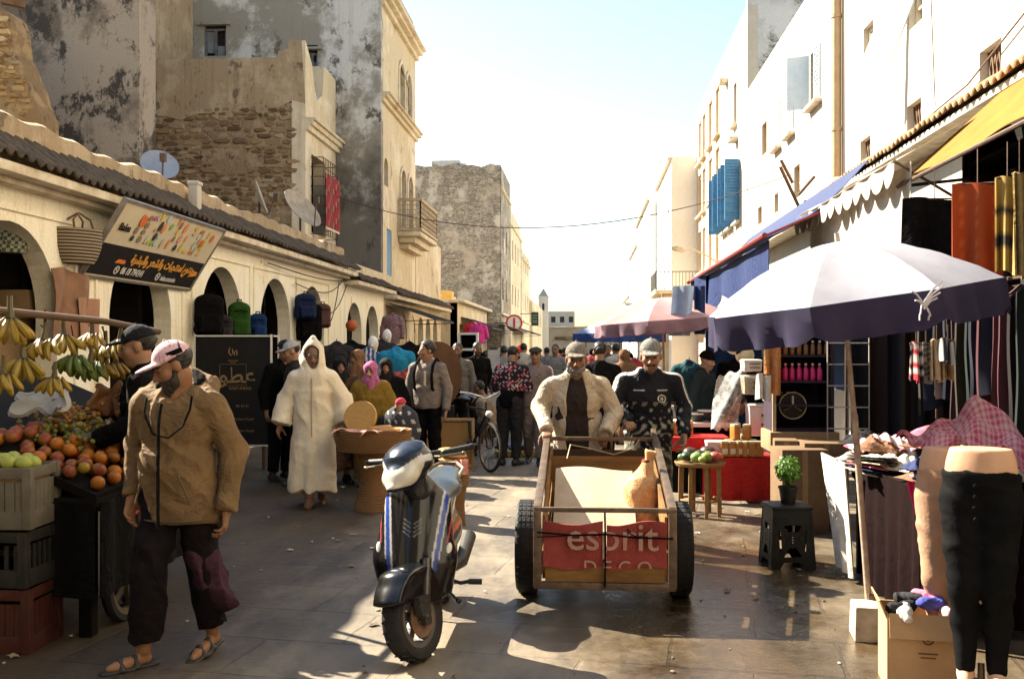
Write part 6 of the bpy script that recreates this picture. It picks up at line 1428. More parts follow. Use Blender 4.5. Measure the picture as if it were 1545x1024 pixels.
# framed brown board and oval table top
q = Vector((gx(680, 13.9), 13.9, 0)); b = thing('display_box', 'low box with a framed brown fibreboard side beside the bicycle', 'box', q, R(4))
m = MB(); m.box((0, 0, .33), (.6, .02, .6)); m.build('board', M('brown fibreboard', (.34, .2, .075), (.28, .16, .055), 4, .9), b, smooth=0)
m = MB(); FW = M('pale frame wood', (.46, .3, .13), (.34, .2, .08), 9, .8)
for s_ in (-1, 1): m.box((s_ * .315, -.01, .34), (.04, .05, .7))
for z in (.02, .67): m.box((0, -.01, z), (.59, .05, .04))
m.build('frame', FW, b, bevel=.004); m = MB(); m.box((0, .2, .3), (.58, .36, .56)); m.build('box_body', CARD, b, smooth=0)
q = Vector((gx(661, 14.8), 14.8, 0)); b = thing('table_top', 'large dark brown oval wooden table top standing upright among the clothes', 'table top', q, R(8))
m = MB(); m.plate([(.36 * math.cos(a), 1.27 + .5 * math.sin(a)) for a in np.linspace(0, 2 * PI, 33)[:-1]], [], .04, MF); m.build('panel', M('brown veneer', (.13, .06, .022), (.09, .04, .015), 4, .7), b, bevel=.006)
m = MB(); m.box((0, .15, .4), (.5, .3, .8)); m.build('stand', CHAR, b, bevel=.01)
# ------------------------------------------------------------------ clothes hung along the left shops
def garment(lab, px, py, Y, mat, H=1.72, rz=0, hem=.82, colour=None, name='hanging_jacket', e=.03, end=1., cat='jacket', group=None, head=False, h=.016, proto=None):
    """a garment on a hanger or torso form; py is the height of its collar in the photograph"""
    q = at(px, py, Y); k = H / 1.72
    p = Person(lab, (q.x, q.y, q.z - 1.47 * k), R(rz), H, name=name, cat=cat, h=h, group=group)
    p.top('cloth', mat, hem=hem, e=e, end=end, colour=colour, fold=.008, seed=int(px))
    m = MB(); m.tube([Vector(p.tp(-.15, .015, 1.40)), Vector(p.tp(0, .015, 1.49)), Vector(p.tp(.15, .015, 1.40))], .012, 6); m.tube([Vector(p.tp(0, .015, 1.49)), Vector(p.tp(0, .015, 1.56))], .02 if head else .006, 8); m.build('hanger', TRIM if head else IRON, p.root)
    if head: S = SDF(); S.el(p.J['head'], (.075, .095, .115)); S.rc(p.J['head'] + V3(0, .02, -.08), p.tp(0, .02, 1.46), .05, .05, .03); S.build('mannequin_head', WHT, p.root, h=.014)
    return p.root
garment('turquoise sweater on a torso form with a blue cap above it', 598, 528, 14.2, FAB('turquoise knit', (.02, .2, .34), (.015, .16, .27)), hem=.86, name='hanging_sweater', cat='sweater', rz=10)
def bw(V): c = np.tile(V3(.03, .04, .12), (len(V), 1)); c[np.mod(V[:, 0] / .06 + .3 * np.sin(V[:, 2] * 9), 1) < .4] = (.5, .5, .52); return c
garment('blue and white striped shirt hung behind the mustard woman', 554, 530, 14.4, PAT, hem=.9, colour=bw, name='hanging_shirt', cat='shirt')
for i, (px, py, Y, lab) in enumerate(((508, 520, 14.6, 'black jacket hung beside the fifth arch, nearest the robed man'), (530, 518, 15.4, 'black jacket hung second past the robed man'), (575, 516, 15.6, 'black jacket hung between striped shirt and turquoise sweater'), (618, 520, 15.8, 'black jacket hung just right of the turquoise sweater'), (634, 524, 17, 'black jacket hung behind the backpack man'), (668, 528, 18.5, 'black jacket hung beyond the oval table top'))): garment(lab, px, py, Y, BLACKC if i % 2 else CHAR, rz=20, group='dark jackets hung along the left shops')
for px, py, Y, lab in ((563, 520, 15.2, 'white mannequin head on a stand beside the orange ball'), (584, 508, 17.5, 'white mannequin head, upper right of the orange ball')):
    q = at(px, py, Y); b = thing('mannequin_head', lab, 'mannequin', q); S = SDF(); S.el((0, 0, .02), (.08, .1, .12)); S.rc((0, .02, -.06), (0, .02, -.15), .05, .055, .03); S.rc((0, -.09, .01), (0, -.11, -.025), .012, .016, .02); S.build('head', WHT, b, h=.012); m = MB(); m.tube([(0, .02, -.15), (0, .02, -q.z + .02)], .018, 8); m.lathe([(.14, -q.z), (.14, -q.z + .02), (.02, -q.z + .03)], 16, (0, .02, 0)); m.build('stand', IRON, b)
q = at(530, 491, 20.5); m = MB(); m.ell((0, 0, 0), .12, 18, 12); m.tube([(0, 0, .1), (0, 0, .6)], .004, 4)
tag(m.build('ball', M('orange rubber ball', (.5, .11, .03), (.4, .08, .02), 20, .6), loc=q), 'orange ball hanging in front of the small arches', 'ball')
def patch(V): 
    g = np.random.default_rng(8); c = np.tile(V3(.3, .26, .24), (len(V), 1)); n = np.sin(V[:, 0] * 70) * np.sin(V[:, 2] * 55 + V[:, 0] * 20); c[n > .25] = (.3, .05, .1); c[n < -.4] = (.04, .03, .04); return c
garment('dress with red flower print hung on the wall below the blue door', 592, 475, 24.5, PAT, hem=.75, colour=patch, name='hanging_dress', cat='dress')
garment('red T-shirt hung high on the left row of shops', 713, 488, 30, FAB('red jersey', (.6, .04, .04)), hem=.9, end=.35, name='hanging_shirt', cat='shirt'); garment('pink T-shirt hung high beside the red one', 722, 489, 29.5, FAB('pink jersey', (.7, .06, .28)), hem=.9, end=.35, name='hanging_shirt', cat='shirt')
garment('orange red patterned dress on a form beside the turquoise sweater', 618, 560, 14.0, PAT, hem=.5, colour=lambda V: np.where((np.sin(V[:, 0] * 50) * np.sin(V[:, 2] * 60) > .2)[:, None], V3(.5, .1, .05), V3(.3, .03, .03)), name='hanging_dress', cat='dress')
for i, (px, py, Y, mt, lab) in enumerate(((700, 530, 24, BLACKC, 'black coat'), (742, 528, 27, CHAR, 'charcoal coat'), (757, 525, 31, FAB('white jersey', (.6, .57, .5)), 'white shirt'), (712, 520, 27, BLACKC, 'black shirt'), (783, 523, 38, MATS['red jersey'], 'red shirt'))): garment(f'{lab} hung out along the far left shops', px, py, Y, mt, name='hanging_shirt', cat='shirt', h=.025)
q = Vector((gx(745, 20), 20, 0)); b = thing('display_board', 'plain pale board standing upright between the far left stalls', 'board', q); m = MB(); m.box((0, 0, 1.0), (.24, .03, 1.25)); m.build('board', M('pale panel', (.5, .48, .44)), b, smooth=0); m = MB(); m.box((-.08, .05, .2), (.03, .2, .4)); m.build('leg', IRON, b, smooth=0); m = MB(); m.box((.08, .05, .2), (.03, .2, .4)); m.build('leg', IRON, b, smooth=0)
q = at(706, 518, 22); b = thing('white_cabinet', 'small white shelf cabinet with dark compartments on the left stalls', 'cabinet', (q.x, q.y, 0)); m = MB(); m.plate(rect(-.22, .22, .9, 2.0), [rect(-.18, .18, .95, 1.25), rect(-.18, .18, 1.3, 1.6), rect(-.18, .18, 1.65, 1.95)], .25, MF); m.build('case', WHT, b, smooth=0); m = MB(); m.box((0, .26, 1.45), (.44, .02, 1.1)); m.box((0, .1, .45), (.4, .2, .9)); m.build('back', BLACKC, b, smooth=0)
# awnings and signs over the far left shops
for i, (Y0, Y1, lab, mt) in enumerate(((28, 32, 'dark awning over the shop below the balcony', CHAR), (41, 46, 'charcoal awning far along the left shops', CHAR), (48, 55, 'grey awning near the round red sign', FAB('grey awning', (.2, .19, .17))), (60, 70, 'last dark awning of the shaded side', BLACKC))):
    X0 = -5.6 if Y0 < 35 else (-5.2 if Y0 < 47 else -4.5); b = thing('awning', lab, 'awning', (X0, Y0, 2.9)); m = MB(); L = Y1 - Y0
    m.grid(lambda u, v: (1.3 * v, L * u, -.45 * v + .03 * math.sin(u * 20) * v), 20, 5, thick=.02); m.build('cloth', mt, b)
    m = MB(); m.tube([(1.3, 0, -.46), (1.3, L, -.46)], .02, 6); m.tube([(0, 0, -.5), (1.3, 0, -.46)], .015, 6); m.tube([(0, L, -.5), (1.3, L, -.46)], .015, 6); m.build('frame', IRON, b)
q = at(776, 487, 50); b = thing('round_sign', 'white round sign with a red ring and bar on the far ochre houses', 'sign', (q.x, q.y, q.z)); m = MB(); m.lathe([(.0, 0), (.42, 0), (.42, .05), (0, .05)], 24, axis='y', c=(0, -.05, 0)); m.build('disc', WHT, b); m = MB(); m.lathe([(.34, -.01), (.42, -.01), (.42, .02), (.34, .02), (.34, -.01)], 24, axis='y', c=(0, -.07, 0), caps=False); m.box((0, -.07, 0), (.1, .02, .5)); m.build('red_ring', M('red sign paint', (.5, .03, .03)), b); m = MB(); m.box((-.6, .02, 0), (.8, .05, .05)); m.build('bracket', IRON, b)
q = at(807, 481, 58); b = thing('hanging_sign', 'dark green rectangular sign hanging out over the far left pavement', 'sign', (q.x, q.y, q.z)); m = MB(); m.box((0, 0, 0), (.42, .06, .8)); m.build('panel', M('dark green paint', (.03, .06, .045)), b, bevel=.01); m = MB(); m.box((-.5, 0, .3), (.7, .04, .04)); m.build('bracket', IRON, b); m = MB(); 
for z in (.2, .05, -.1, -.2): m.box((0, -.035, z), (.28, .01, .04))
m.build('lettering', M('pale green paint', (.3, .36, .3)), b, smooth=0)
q = at(487, 300, 24.75); b = thing('hanging_carpet', 'dark red patterned carpet hung over the window grille of the rubble house', 'carpet', (X2 + .36, 25.6, 0)); 
def crp(u, v): return (.28, .03, .04) if (int(u * 7) + int(v * 9)) % 3 else ((.1, .02, .03) if (int(u * 14)) % 2 else (.32, .16, .1))
m = MB(); m.grid(lambda u, v: (.02 + .02 * math.sin(u * 9), (u - .5) * 1.4, 6.1 - 1.35 * v), 28, 27, col=crp, thick=.015); m.build('pile', VC('carpet pile', .95, .5, 300, .004), b)
m = MB(); m.grid(lambda u, v: (.02, (u - .5) * 1.4, 4.75 - .06 * v), 40, 2, thick=.01); m.build('fringe', TRIM, b)
# ------------------------------------------------------------------ motor scooter
RUB = MATS['tyre rubber']; STEEL = MATS['dull steel']
GLOSS = VC('scooter paint', .2, .03, 300, .001, coat=.2, mottle=.08)
BPL = M('black moulded plastic', (.012, .012, .013), (.02, .02, .02), 20, .38, .2, 300)
CLEAR = M('milky lamp lens', (.62, .6, .54), (.5, .48, .42), 12, .15, 0, coat=.4)
b = thing('motor_scooter', 'black and silver motor scooter with blue stripes parked with its front wheel turned', 'scooter', (gx(645, 6.0), 6.0, 0), R(0))
SC = b
def wheel(parent, y, r, wd, rr, spokes, mtx, disc=True):
    m = MB(); pr = [(rr, -wd * .7), (r * .8, -wd), (r * .93, -wd * .95), (r * .985, -wd * .6), (r, 0), (r * .985, wd * .6), (r * .93, wd * .95), (r * .8, wd), (rr, wd * .7), (rr, -wd * .7)]
    m.lathe(pr, 40, (0, 0, 0), 'x', caps=False)
    for i in range(26):
        a = i / 26 * 2 * PI
        for s_ in (-1, 1): m.bar((s_ * wd * .15, r * 1.003 * math.cos(a), r * 1.003 * math.sin(a)), (s_ * wd * .8, r * .97 * math.cos(a + .09), r * .97 * math.sin(a + .09)), .012, .008)
    w_ = m.build('wheel', RUB, parent); w_.matrix_local = mtx
    m = MB(); m.lathe([(rr - .025, -wd * .7), (rr + .004, -wd * .75), (rr + .004, wd * .75), (rr - .025, wd * .7), (rr - .025, -wd * .7)], 36, axis='x', caps=False); m.lathe([(.0, -.05), (.035, -.05), (.04, 0), (.035, .05), (0, .05)], 16, axis='x')
    for i in range(spokes):
        a = i / spokes * 2 * PI + .3; m.bar((0, .03 * math.cos(a), .03 * math.sin(a)), (.0, (rr - .01) * math.cos(a), (rr - .01) * math.sin(a)), .03, .045)
    m.build('rim', M('grey alloy', (.22, .21, .2), None, 14, .35, metal=.7), w_, bevel=.003)
    if disc:
        m = MB(); m.lathe([(.055, 0), (.105, 0), (.105, .006), (.055, .006), (.055, 0)], 28, (.055, 0, 0), 'x', caps=False)
        for i in range(9): a = i * .7; m.bar((.058, .03 * math.cos(a), .03 * math.sin(a)), (.058, .06 * math.cos(a), .06 * math.sin(a)), .012, .006)
        m.build('brake_disc', M('rusty brake steel', (.25, .12, .06), (.3, .22, .17), 20, .4, metal=.6), w_)
    return w_
pv = Vector((0, -.42, .9)); axs = Vector((0, .42, .9)).normalized()
ST = Matrix.Translation(pv) @ Matrix.Rotation(R(-25), 4, axs) @ Matrix.Translation(-pv)
wheel(b, 0, .228, .058, .155, 5, ST @ Matrix.Translation((0, -.66, .228)))
wheel(b, 0, .228, .06, .155, 5, Matrix.Translation((0, .6, .228)), False)
def steer(o): o.matrix_local = ST; return o
m = MB()
for s_ in (-1, 1): m.tube([(s_ * .082, -.66, .228), (s_ * .082, -.6, .4), (s_ * .08, -.55, .52)], [.024, .026, .028], 10); m.box((s_ * .08, -.655, .22), (.035, .06, .07))
m.tube([(-.1, -.66, .228), (.1, -.66, .228)], .014, 8); m.box((.1, -.7, .3), (.05, .09, .1)); steer(m.build('fork', M('dark fork steel', (.05, .05, .05), (.1, .09, .08), 12, .3, metal=.6), b, bevel=.004))
S = SDF(); c_ = (0, -.66, .228)
S.cc((-.085, *c_[1:]), (.085, *c_[1:]), .256, .256, .01); S.cc((-.07, *c_[1:]), (.07, *c_[1:]), .243, .243, .01, op='s'); S.cut((0, -.66, .3), (0, -.25, -1), .01); S.cut((0, -.46, .3), (0, 1, .1), .01)
S.rc((0, -.88, .37), (0, -.74, .465), .025, .06, .05, (1.2, 1, .5)); S.rc((0, -.7, .475), (0, -.56, .48), .065, .07, .05, (1.1, 1, .45))
def fcol(V): c = np.tile(V3(.005, .005, .006), (len(V), 1)); return c
steer(S.build('front_mudguard', GLOSS, b, h=.009, colour=fcol, relax=2))
m = MB(); m.lathe([(0, 0), (.026, 0), (.024, .008), (0, .012)], 14, (0, -.735, .4), m=Euler((R(90), 0, 0)).to_matrix()); steer(m.build('reflector', M('amber reflector', (.5, .12, .015), None, 9, .25), b))
# headlamp cowl and bars
S = SDF(); S.rc((0, -.56, .985), (0, -.47, 1.07), .075, .09, .06, (1.35, 1, .8)); S.rc((-.1, -.44, 1.05), (.1, -.44, 1.05), .055, None, .05, (1, 1.2, 1)); S.rc((0, -.64, .93), (0, -.55, .97), .03, .06, .05, (1.3, 1, .8)); S.rc((0, -.42, .88), (0, -.44, 1.02), .075, .08, .05, (1.1, .8, 1))
S.rc((0, -.55, 1.09), (0, -.42, 1.14), .025, .06, .04, (1.6, 1, .5))
def ccol(V):
    c = np.tile(V3(.013, .014, .02), (len(V), 1)); t = V[:, 2] - (.985 + (V[:, 1] + .6) * .55)
    lens = (V[:, 1] < -.5) & (t < .05) & (t > -.075) & (V[:, 2] > .93); c[lens] = (.5, .47, .4); vis = (t >= .05) & (V[:, 1] < -.5); c[vis] = (.018, .026, .045); s_ = (np.abs(V[:, 0]) > .07) & (V[:, 1] > -.52) & (np.abs(V[:, 2] - 1.06) < .018); c[s_] = (.5, .5, .5); return c
steer(S.build('headlamp_cowl', GLOSS, b, h=.0075, colour=ccol, relax=2))
m = MB(); m.tube([(-.33, -.33, 1.07), (-.22, -.38, 1.07), (-.1, -.43, 1.06), (.1, -.43, 1.06), (.22, -.38, 1.07), (.33, -.33, 1.07)], .013, 8); hb = steer(m.build('handlebar', STEEL, b))
for s_ in (-1, 1):
    m = MB(); p0, p1 = Vector((s_ * .2, -.39, 1.07)), Vector((s_ * .36, -.315, 1.075)); m.tube([p0.lerp(p1, t) for t in np.linspace(0, 1, 13)], [.0165 + .003 * (i % 2) for i in range(13)], 12); m.lathe([(.024, 0), (.024, .012)], 12, p1); steer(m.build('grip', BPL, b))
    m = MB(); m.tube([(s_ * .16, -.43, 1.06), (s_ * .22, -.46, 1.055), (s_ * .33, -.4, 1.05)], [.007, .007, .009], 6); m.ell((s_ * .335, -.397, 1.05), .012, 8, 6); steer(m.build('brake_lever', STEEL, b))
    m = MB(); m.box((s_ * .155, -.41, 1.065), (.07, .05, .05)); steer(m.build('switch_box', BPL, b, bevel=.01))
# front shield
S = SDF(); S.rc((0, -.47, .42), (0, -.35, .84), .19, .135, .05, (1, .42, 1)); S.rc((0, -.56, .46), (0, -.42, .84), .07, .06, .08, (1, .7, 1))
for s_ in (-1, 1): S.rc((s_ * .14, -.46, .5), (s_ * .13, -.33, .8), .075, .055, .06, (1, .8, 1)); S.rc((s_ * .17, -.4, .35), (s_ * .17, -.42, .52), .04, .06, .05)
S.rc((0, -.36, .3), (0, -.45, .4), .15, .16, .05, (1, .5, 1)); S.bx((0, -.3, .6), (.2, .12, .5), .03, .03, 's')
for s_ in (-1, 1): S.rc((s_ * .05, -.62, .5), (s_ * .09, -.5, .8), .012, .012, .015, op='s')
def acol(V):
    x, z = np.abs(V[:, 0]), V[:, 2]; c = np.tile(V3(.005, .005, .006), (len(V), 1)); e = x - (.055 + (z - .45) * .12)
    fr = (V[:, 1] < -.3); side = fr & (e > .045) & (z > .5); c[side & (e > .1)] = (.008, .008, .009)
    w_ = fr & (e > .046) & (e < .058) & (z > .42); c[w_] = (.4, .4, .4); bl = fr & (e >= .058) & (e < .082) & (z > .46); c[bl] = (.02, .05, .26); w2 = fr & (e >= .082) & (e < .09) & (z > .52); c[w2] = (.35, .35, .35); rd = fr & (e > .112) & (e < .12) & (z > .6); c[rd] = (.3, .05, .05)
    for k in range(4):
        v = fr & (np.abs(x - .03) < .022) & (np.abs(z - (.66 + k * .022) - (x - .03) * .6) < .004); c[v] = (.12, .12, .12)
    return c
S.build('front_shield', GLOSS, b, h=.0075, colour=acol, relax=2)
for s_ in (-1, 1):
    S = SDF(); S.el((s_ * .185, -.475, .545), (.026, .03, .062), m=np.array(Euler((R(-12), R(s_ * 18), 0)).to_matrix())); S.build('indicator', CLEAR, b, h=.007, relax=2)
m = MB(); m.tube([(-.06, -.615, .47), (-.03, -.635, .445), (.03, -.635, .445), (.06, -.615, .47)], .01, 6); m.build('chrome_badge', M('chrome', (.5, .48, .45), None, 9, .2, metal=.9), b)
S = SDF(); S.bx((0, -.02, .33), (.3, .62, .1), .04); S.bx((0, -.02, .395), (.2, .5, .03), .01, .02); S.rc((0, -.3, .34), (0, -.3, .8), .12, .1, .04, (1, .5, 1)); S.build('floorboard', BPL, b, h=.01)
S = SDF(); S.rc((0, .18, .68), (0, .75, .78), .13, .1, .08, (1, 1, .9)); S.rc((0, .22, .45), (0, .5, .5), .13, .15, .08, (1, 1, 1.1)); S.rc((0, .75, .74), (0, .92, .8), .1, .05, .06, (1, 1, .7)); S.cut((0, .3, .76), (0, -.13, 1), .02)
def tcol(V): c = np.tile(V3(.014, .014, .016), (len(V), 1)); t = V[:, 2] - .6 - .15 * (V[:, 1] - .2); k = (np.abs(t) < .05) & (V[:, 1] > .25); c[k] = (.1, .1, .1); k = (t > -.1) & (t < -.075); c[k] = (.35, .04, .04); return c
S.build('tail_fairing', GLOSS, b, h=.01, colour=tcol, relax=2)
S = SDF(); S.rc((0, .12, .75), (0, .36, .765), .115, .14, .05, (1, 1, .42)); S.rc((0, .4, .795), (0, .78, .84), .13, .1, .05, (1, 1, .42)); S.build('seat', M('scuffed seat vinyl', (.02, .025, .03), (.05, .06, .07), 6, .3, .2, 200), b, h=.009, relax=2)
m = MB(); m.box((0, .5, .3), (.2, .3, .2)); m.tube([(.1, .3, .28), (.14, .55, .28), (.15, .9, .38)], [.03, .045, .05], 10); m.build('engine', M('engine grey', (.02, .019, .018), (.04, .033, .025), 14, .55, metal=.2), b, bevel=.015)
m = MB(); m.tube([(.1, .05, .28), (.2, .02, .26), (.25, .02, .27)], .012, 8); m.lathe([(.018, 0), (.018, .08)], 8, (.25, .02, .27), 'x'); m.tube([(.08, .0, .26), (.2, -.12, .19)], .01, 6); m.ell((.205, -.125, .19), .02, 8, 6); m.build('foot_peg', BPL, b)
m = MB(); m.tube([(-.12, .25, .28), (-.2, .2, .02), (-.24, .14, .015)], .012, 8); m.build('side_stand', STEEL, b)
m = MB(); 
for s_ in (-1, 1): m.tube([(s_ * .1, .55, .8), (s_ * .12, .8, .86), (s_ * .06, .93, .88), (0, .94, .88)], .013, 8)
m.build('grab_rail', STEEL, b)
m = MB(); m.tube([(.02, -.3, .86), (.13, -.38, .6), (.17, -.42, .4)], .007, 6); m.tube([(.0, -.62, .45), (-.02, -.64, .3)], .006, 6); m.build('brake_hose', BPL, b)

# ------------------------------------------------------------------ hand barrow
b = thing('hand_barrow', 'two wheeled plank hand barrow with a red lettered cloth across its front', 'hand cart', (gx(910, 6.9), 6.9, 0), R(0))
BX = b.location.x
RUST = M('worn angle iron', (.09, .07, .055), (.2, .13, .08), 14, .45, .3, metal=.55); PLK = M('barrow planks', (.24, .125, .035), (.13, .062, .018), 4, .75, .5, 40, stretch=(.5, 2, 2)); DPLK = M('dark barrow planks', (.06, .034, .016), (.035, .02, .01), 4, .8, .5, 40)
HW = .425; yf, yr = -.6, 1.0; zf, zr, zfb, zrb = .665, .965, .2, .5
m = MB(); w_ = .05
for s_ in (-1, 1):
    m.bar((s_ * HW, yf, zf), (s_ * HW, yr, zr), w_); m.bar((s_ * HW, yf, zfb), (s_ * HW, yr, zrb), .045); m.bar((s_ * HW, yf, zfb - .02), (s_ * HW, yf, zf), .05); m.bar((s_ * HW, yr, zrb), (s_ * HW, yr, zr), .045)
    m.bar((s_ * HW, yr, zr), (s_ * HW, yr + .25, zr + .05), .04)
m.bar((-HW - .025, yf - .002, zf + .003), (HW + .025, yf - .002, zf + .003), .03, .03); m.bar((-HW - .02, yf, zfb - .01), (HW + .02, yf, zfb - .01), .045); m.bar((-HW, yr, zr + .003), (HW, yr, zr + .003), .04, .03); m.bar((-HW, yr, zrb), (HW, yr, zrb), .04)
m.bar((-HW, .0, .31), (HW, .0, .31), .05); m.build('frame', RUST, b, bevel=.006)
m = MB()
for s_ in (-1, 1):
    for k, (t0, t1) in enumerate(((.04, .48), (.52, .96))):
        def side(u, v, s_=s_, t0=t0, t1=t1): y = yf + .03 + (yr - yf - .06) * u; f = (y - yf) / (yr - yf); lo = zfb + (zrb - zfb) * f; hi = zf + (zr - zf) * f; return (s_ * (HW - .03), y, lo + (hi - lo) * (t0 + (t1 - t0) * v * .86))
        m.grid(side, 6, 2, thick=.018 * s_)
m.build('side_planks', PLK, b, smooth=0)
m = MB(); m.grid(lambda u, v: ((u - .5) * (2 * HW - .1), yf + .02 + (yr - yf - .04) * v, zfb + .03 + (zrb - zfb) * v), 2, 2, thick=.02); m.build('floor', DPLK, b, smooth=0)
m = MB(); m.box((0, yr - .03, (zrb + zr) / 2 - .03), (2 * HW - .06, .02, zr - zrb - .1)); m.build('rear_board', DPLK, b, smooth=0)
m = MB(); m.box((0, .62, .66), (2 * HW - .1, .022, .42), (R(-6), 0, 0)); m.build('inner_board', PLK, b, smooth=0)
m = MB(); m.box((0, yf + .005, zfb + .075), (2 * HW - .1, .02, .12)); m.build('front_board', PLK, b, smooth=0)
RED = M('faded red barrow cloth', (.3, .055, .045), (.22, .04, .032), 7, .9, .5, 120)
for s_ in (-1, 1):
    m = MB(); m.grid(lambda u, v: (s_ * (.012 + (HW - .05) * u), yf - .02 - .012 * math.sin(u * 8) * (1 - v) - .012 * math.sin(v * 4 + u * 3), zf - .075 - .015 * math.sin(u * 5 + s_) - (.285 + .0 * u) * v), 18, 10, thick=.014 * -s_); m.build('red_cloth', RED, b)
LET = M('pale stencil paint', (.42, .26, .2), (.32, .17, .13), 18, .9)
m = MB(); m.text('esprit', .25, Matrix.Translation((.045, yf - .042, .425)) @ MF, .004, bold=.001); m.build('lettering', LET, b, smooth=0)
m = MB(); m.text('D E C O', .12, Matrix.Translation((.08, yf - .04, .275)) @ MF, .004); m.v = [(x, y, max(z, .312)) for x, y, z in m.v]; m.build('lettering', LET, b, smooth=0)
m = MB(); m.tube([(0, yf - .045, .66), (.004, yf - .045, .45), (0, yf - .03, .19)], .007, 6); m.tube([(-HW, yf - .04, .53), (-.2, yf - .045, .515), (0, yf - .05, .525), (.2, yf - .045, .505), (HW, yf - .04, .5)], .006, 6); m.tube([(-HW, yf - .04, .5), (-.2, yf - .046, .515), (-.02, yf - .05, .52)], .004, 5); m.tube([(.14, yf - .05, .56), (.16, yf - .055, .53), (.2, yf - .05, .51), (.24, yf - .05, .52)], .004, 5); m.build('front_rope', BLACKC, b)
m = MB(); m.tube([(-.26, .55, .86), (-.24, .9, .93), (-.1, .93, .9), (.1, .95, .85), (.25, .93, .9), (.3, .95, .97)], .005, 5); m.build('cord', M('pale cord', (.4, .3, .2)), b)
for s_ in (-1, 1):
    m = MB(); pr = [(.19, -.05), (.25, -.075), (.295, -.072), (.313, -.05), (.316, 0), (.313, .05), (.295, .072), (.25, .075), (.19, .05), (.19, -.05)]; m.lathe(pr, 44, axis='x', caps=False)
    for i in range(40):
        a = i / 40 * 2 * PI
        for k in (-.045, -.015, .015, .045): m.box((k, .3155 * math.cos(a), .3155 * math.sin(a)), (.023, .036, .004), Matrix.Rotation(a - PI / 2, 3, 'X'))
    w_ = m.build('wheel', RUB, b, loc=(s_ * (HW + .095), 0, .316)); m = MB(); m.lathe([(0, -.04), (.06, -.05), (.17, -.02), (.2, -.05), (.2, .05), (.17, .02), (.06, .05), (0, .04)], 28, axis='x'); m.build('hub', M('red brown hub', (.14, .05, .03), (.08, .04, .03), 12, .6), w_)
m = MB(); m.tube([(-HW - .1, 0, .316), (HW + .1, 0, .316)], .02, 8); m.build('axle', STEEL, b)
# load
m = MB(); m.grid(lambda u, v: (BX - .34 + .56 * u, 6.5 + .85 * v, .36 + .44 * v + .015 * math.sin(u * 5)), 8, 8, thick=.008); tag(m.build('sunlit_sheet', M('pale sunlit sheet', (.46, .37, .26), (.38, .29, .19), 5, .9)), 'pale sunlit sheet painting the sun on the brown board inside the hand barrow', 'sheet')  # pale sheet paints the sunlit part of the brown inner board
b2_ = thing('sack', 'orange net sack knotted at the top standing in the barrow corner', 'sack', (BX + .28, 7.05, .4)); S = SDF(); S.rc((0, 0, .1), (.0, .02, .28), .125, .12, .05); S.rc((.0, .02, .27), (.035, .03, .45), .115, .05, .07); S.rc((.04, .03, .48), (.06, .03, .55), .026, .05, .02); S.el((.07, .03, .59), (.05, .045, .03), .01, 's')
S.build('net', M('orange net sacking', (.55, .25, .08), (.65, .42, .22), 26, .8, .8, 90), b2_, h=.01, disp=wrinkles(50, .008, 4, (1, 1, .15)), amp=.03); m = MB(); m.lathe([(.03, .47), (.036, .485), (.03, .5)], 12, (.028, .03, 0)); m.build('tie', RED, b2_)

# ------------------------------------------------------------------ bicycle
b = thing('bicycle', 'black bicycle with pale handlebars parked among the left stalls, front wheel toward the viewer', 'bicycle', (gx(714, 13.8), 13.8, 0), R(32))
def bw_(y, ang=0):
    m = MB(); m.lathe([(.31, -.018), (.335, -.012), (.338, 0), (.335, .012), (.31, .018), (.31, -.018)], 40, axis='x', caps=False); w_ = m.build('wheel', RUB, b); w_.matrix_local = Matrix.Translation((0, y, .338)) @ Matrix.Rotation(R(ang), 4, 'Z')
    m = MB(); m.lathe([(.295, -.012), (.312, -.012), (.312, .012), (.295, .012), (.295, -.012)], 36, axis='x', caps=False); m.lathe([(0, -.035), (.02, -.035), (.02, .035), (0, .035)], 10, axis='x')
    for i in range(24): a = i / 24 * 2 * PI; m.tube([(.02 * (-1) ** i, .015 * math.cos(a), .015 * math.sin(a)), (0, .3 * math.cos(a + .15 * (-1) ** i), .3 * math.sin(a + .15 * (-1) ** i))], .0025, 3)
    m.build('spoked_rim', STEEL, w_)
bw_(-.52); bw_(.52); m = MB(); FRM = M('black bicycle paint', (.02, .02, .022), None, 9, .35)
for a, c in (((0, -.4, .84), (0, .18, .84)), ((0, -.41, .78), (0, .05, .3)), ((0, .05, .3), (0, .2, .9)), ((0, .05, .3), (0, .52, .338)), ((0, .19, .84), (0, .52, .338)), ((0, -.42, .72), (0, -.39, .96))): m.tube([a, c], .017, 8)
for s_ in (-1, 1): m.tube([(s_ * .03, -.43, .72), (s_ * .045, -.5, .5), (s_ * .045, -.52, .338)], .012, 6)
m.build('frame', FRM, b); m = MB(); m.tube([(-.3, -.22, 1.07), (-.22, -.33, 1.06), (-.08, -.4, 1.02), (0, -.39, .98), (.08, -.4, 1.02), (.22, -.33, 1.06), (.3, -.22, 1.07)], .014, 8); m.tube([(0, -.39, .94), (0, -.39, 1.0)], .02, 8); m.tube([(-.27, -.3, 1.05), (-.15, -.42, 1.0)], .008, 5); m.tube([(.27, -.3, 1.05), (.15, -.42, 1.0)], .008, 5); m.build('handlebar', M('pale bar metal', (.5, .48, .45), None, 9, .3, metal=.5), b)
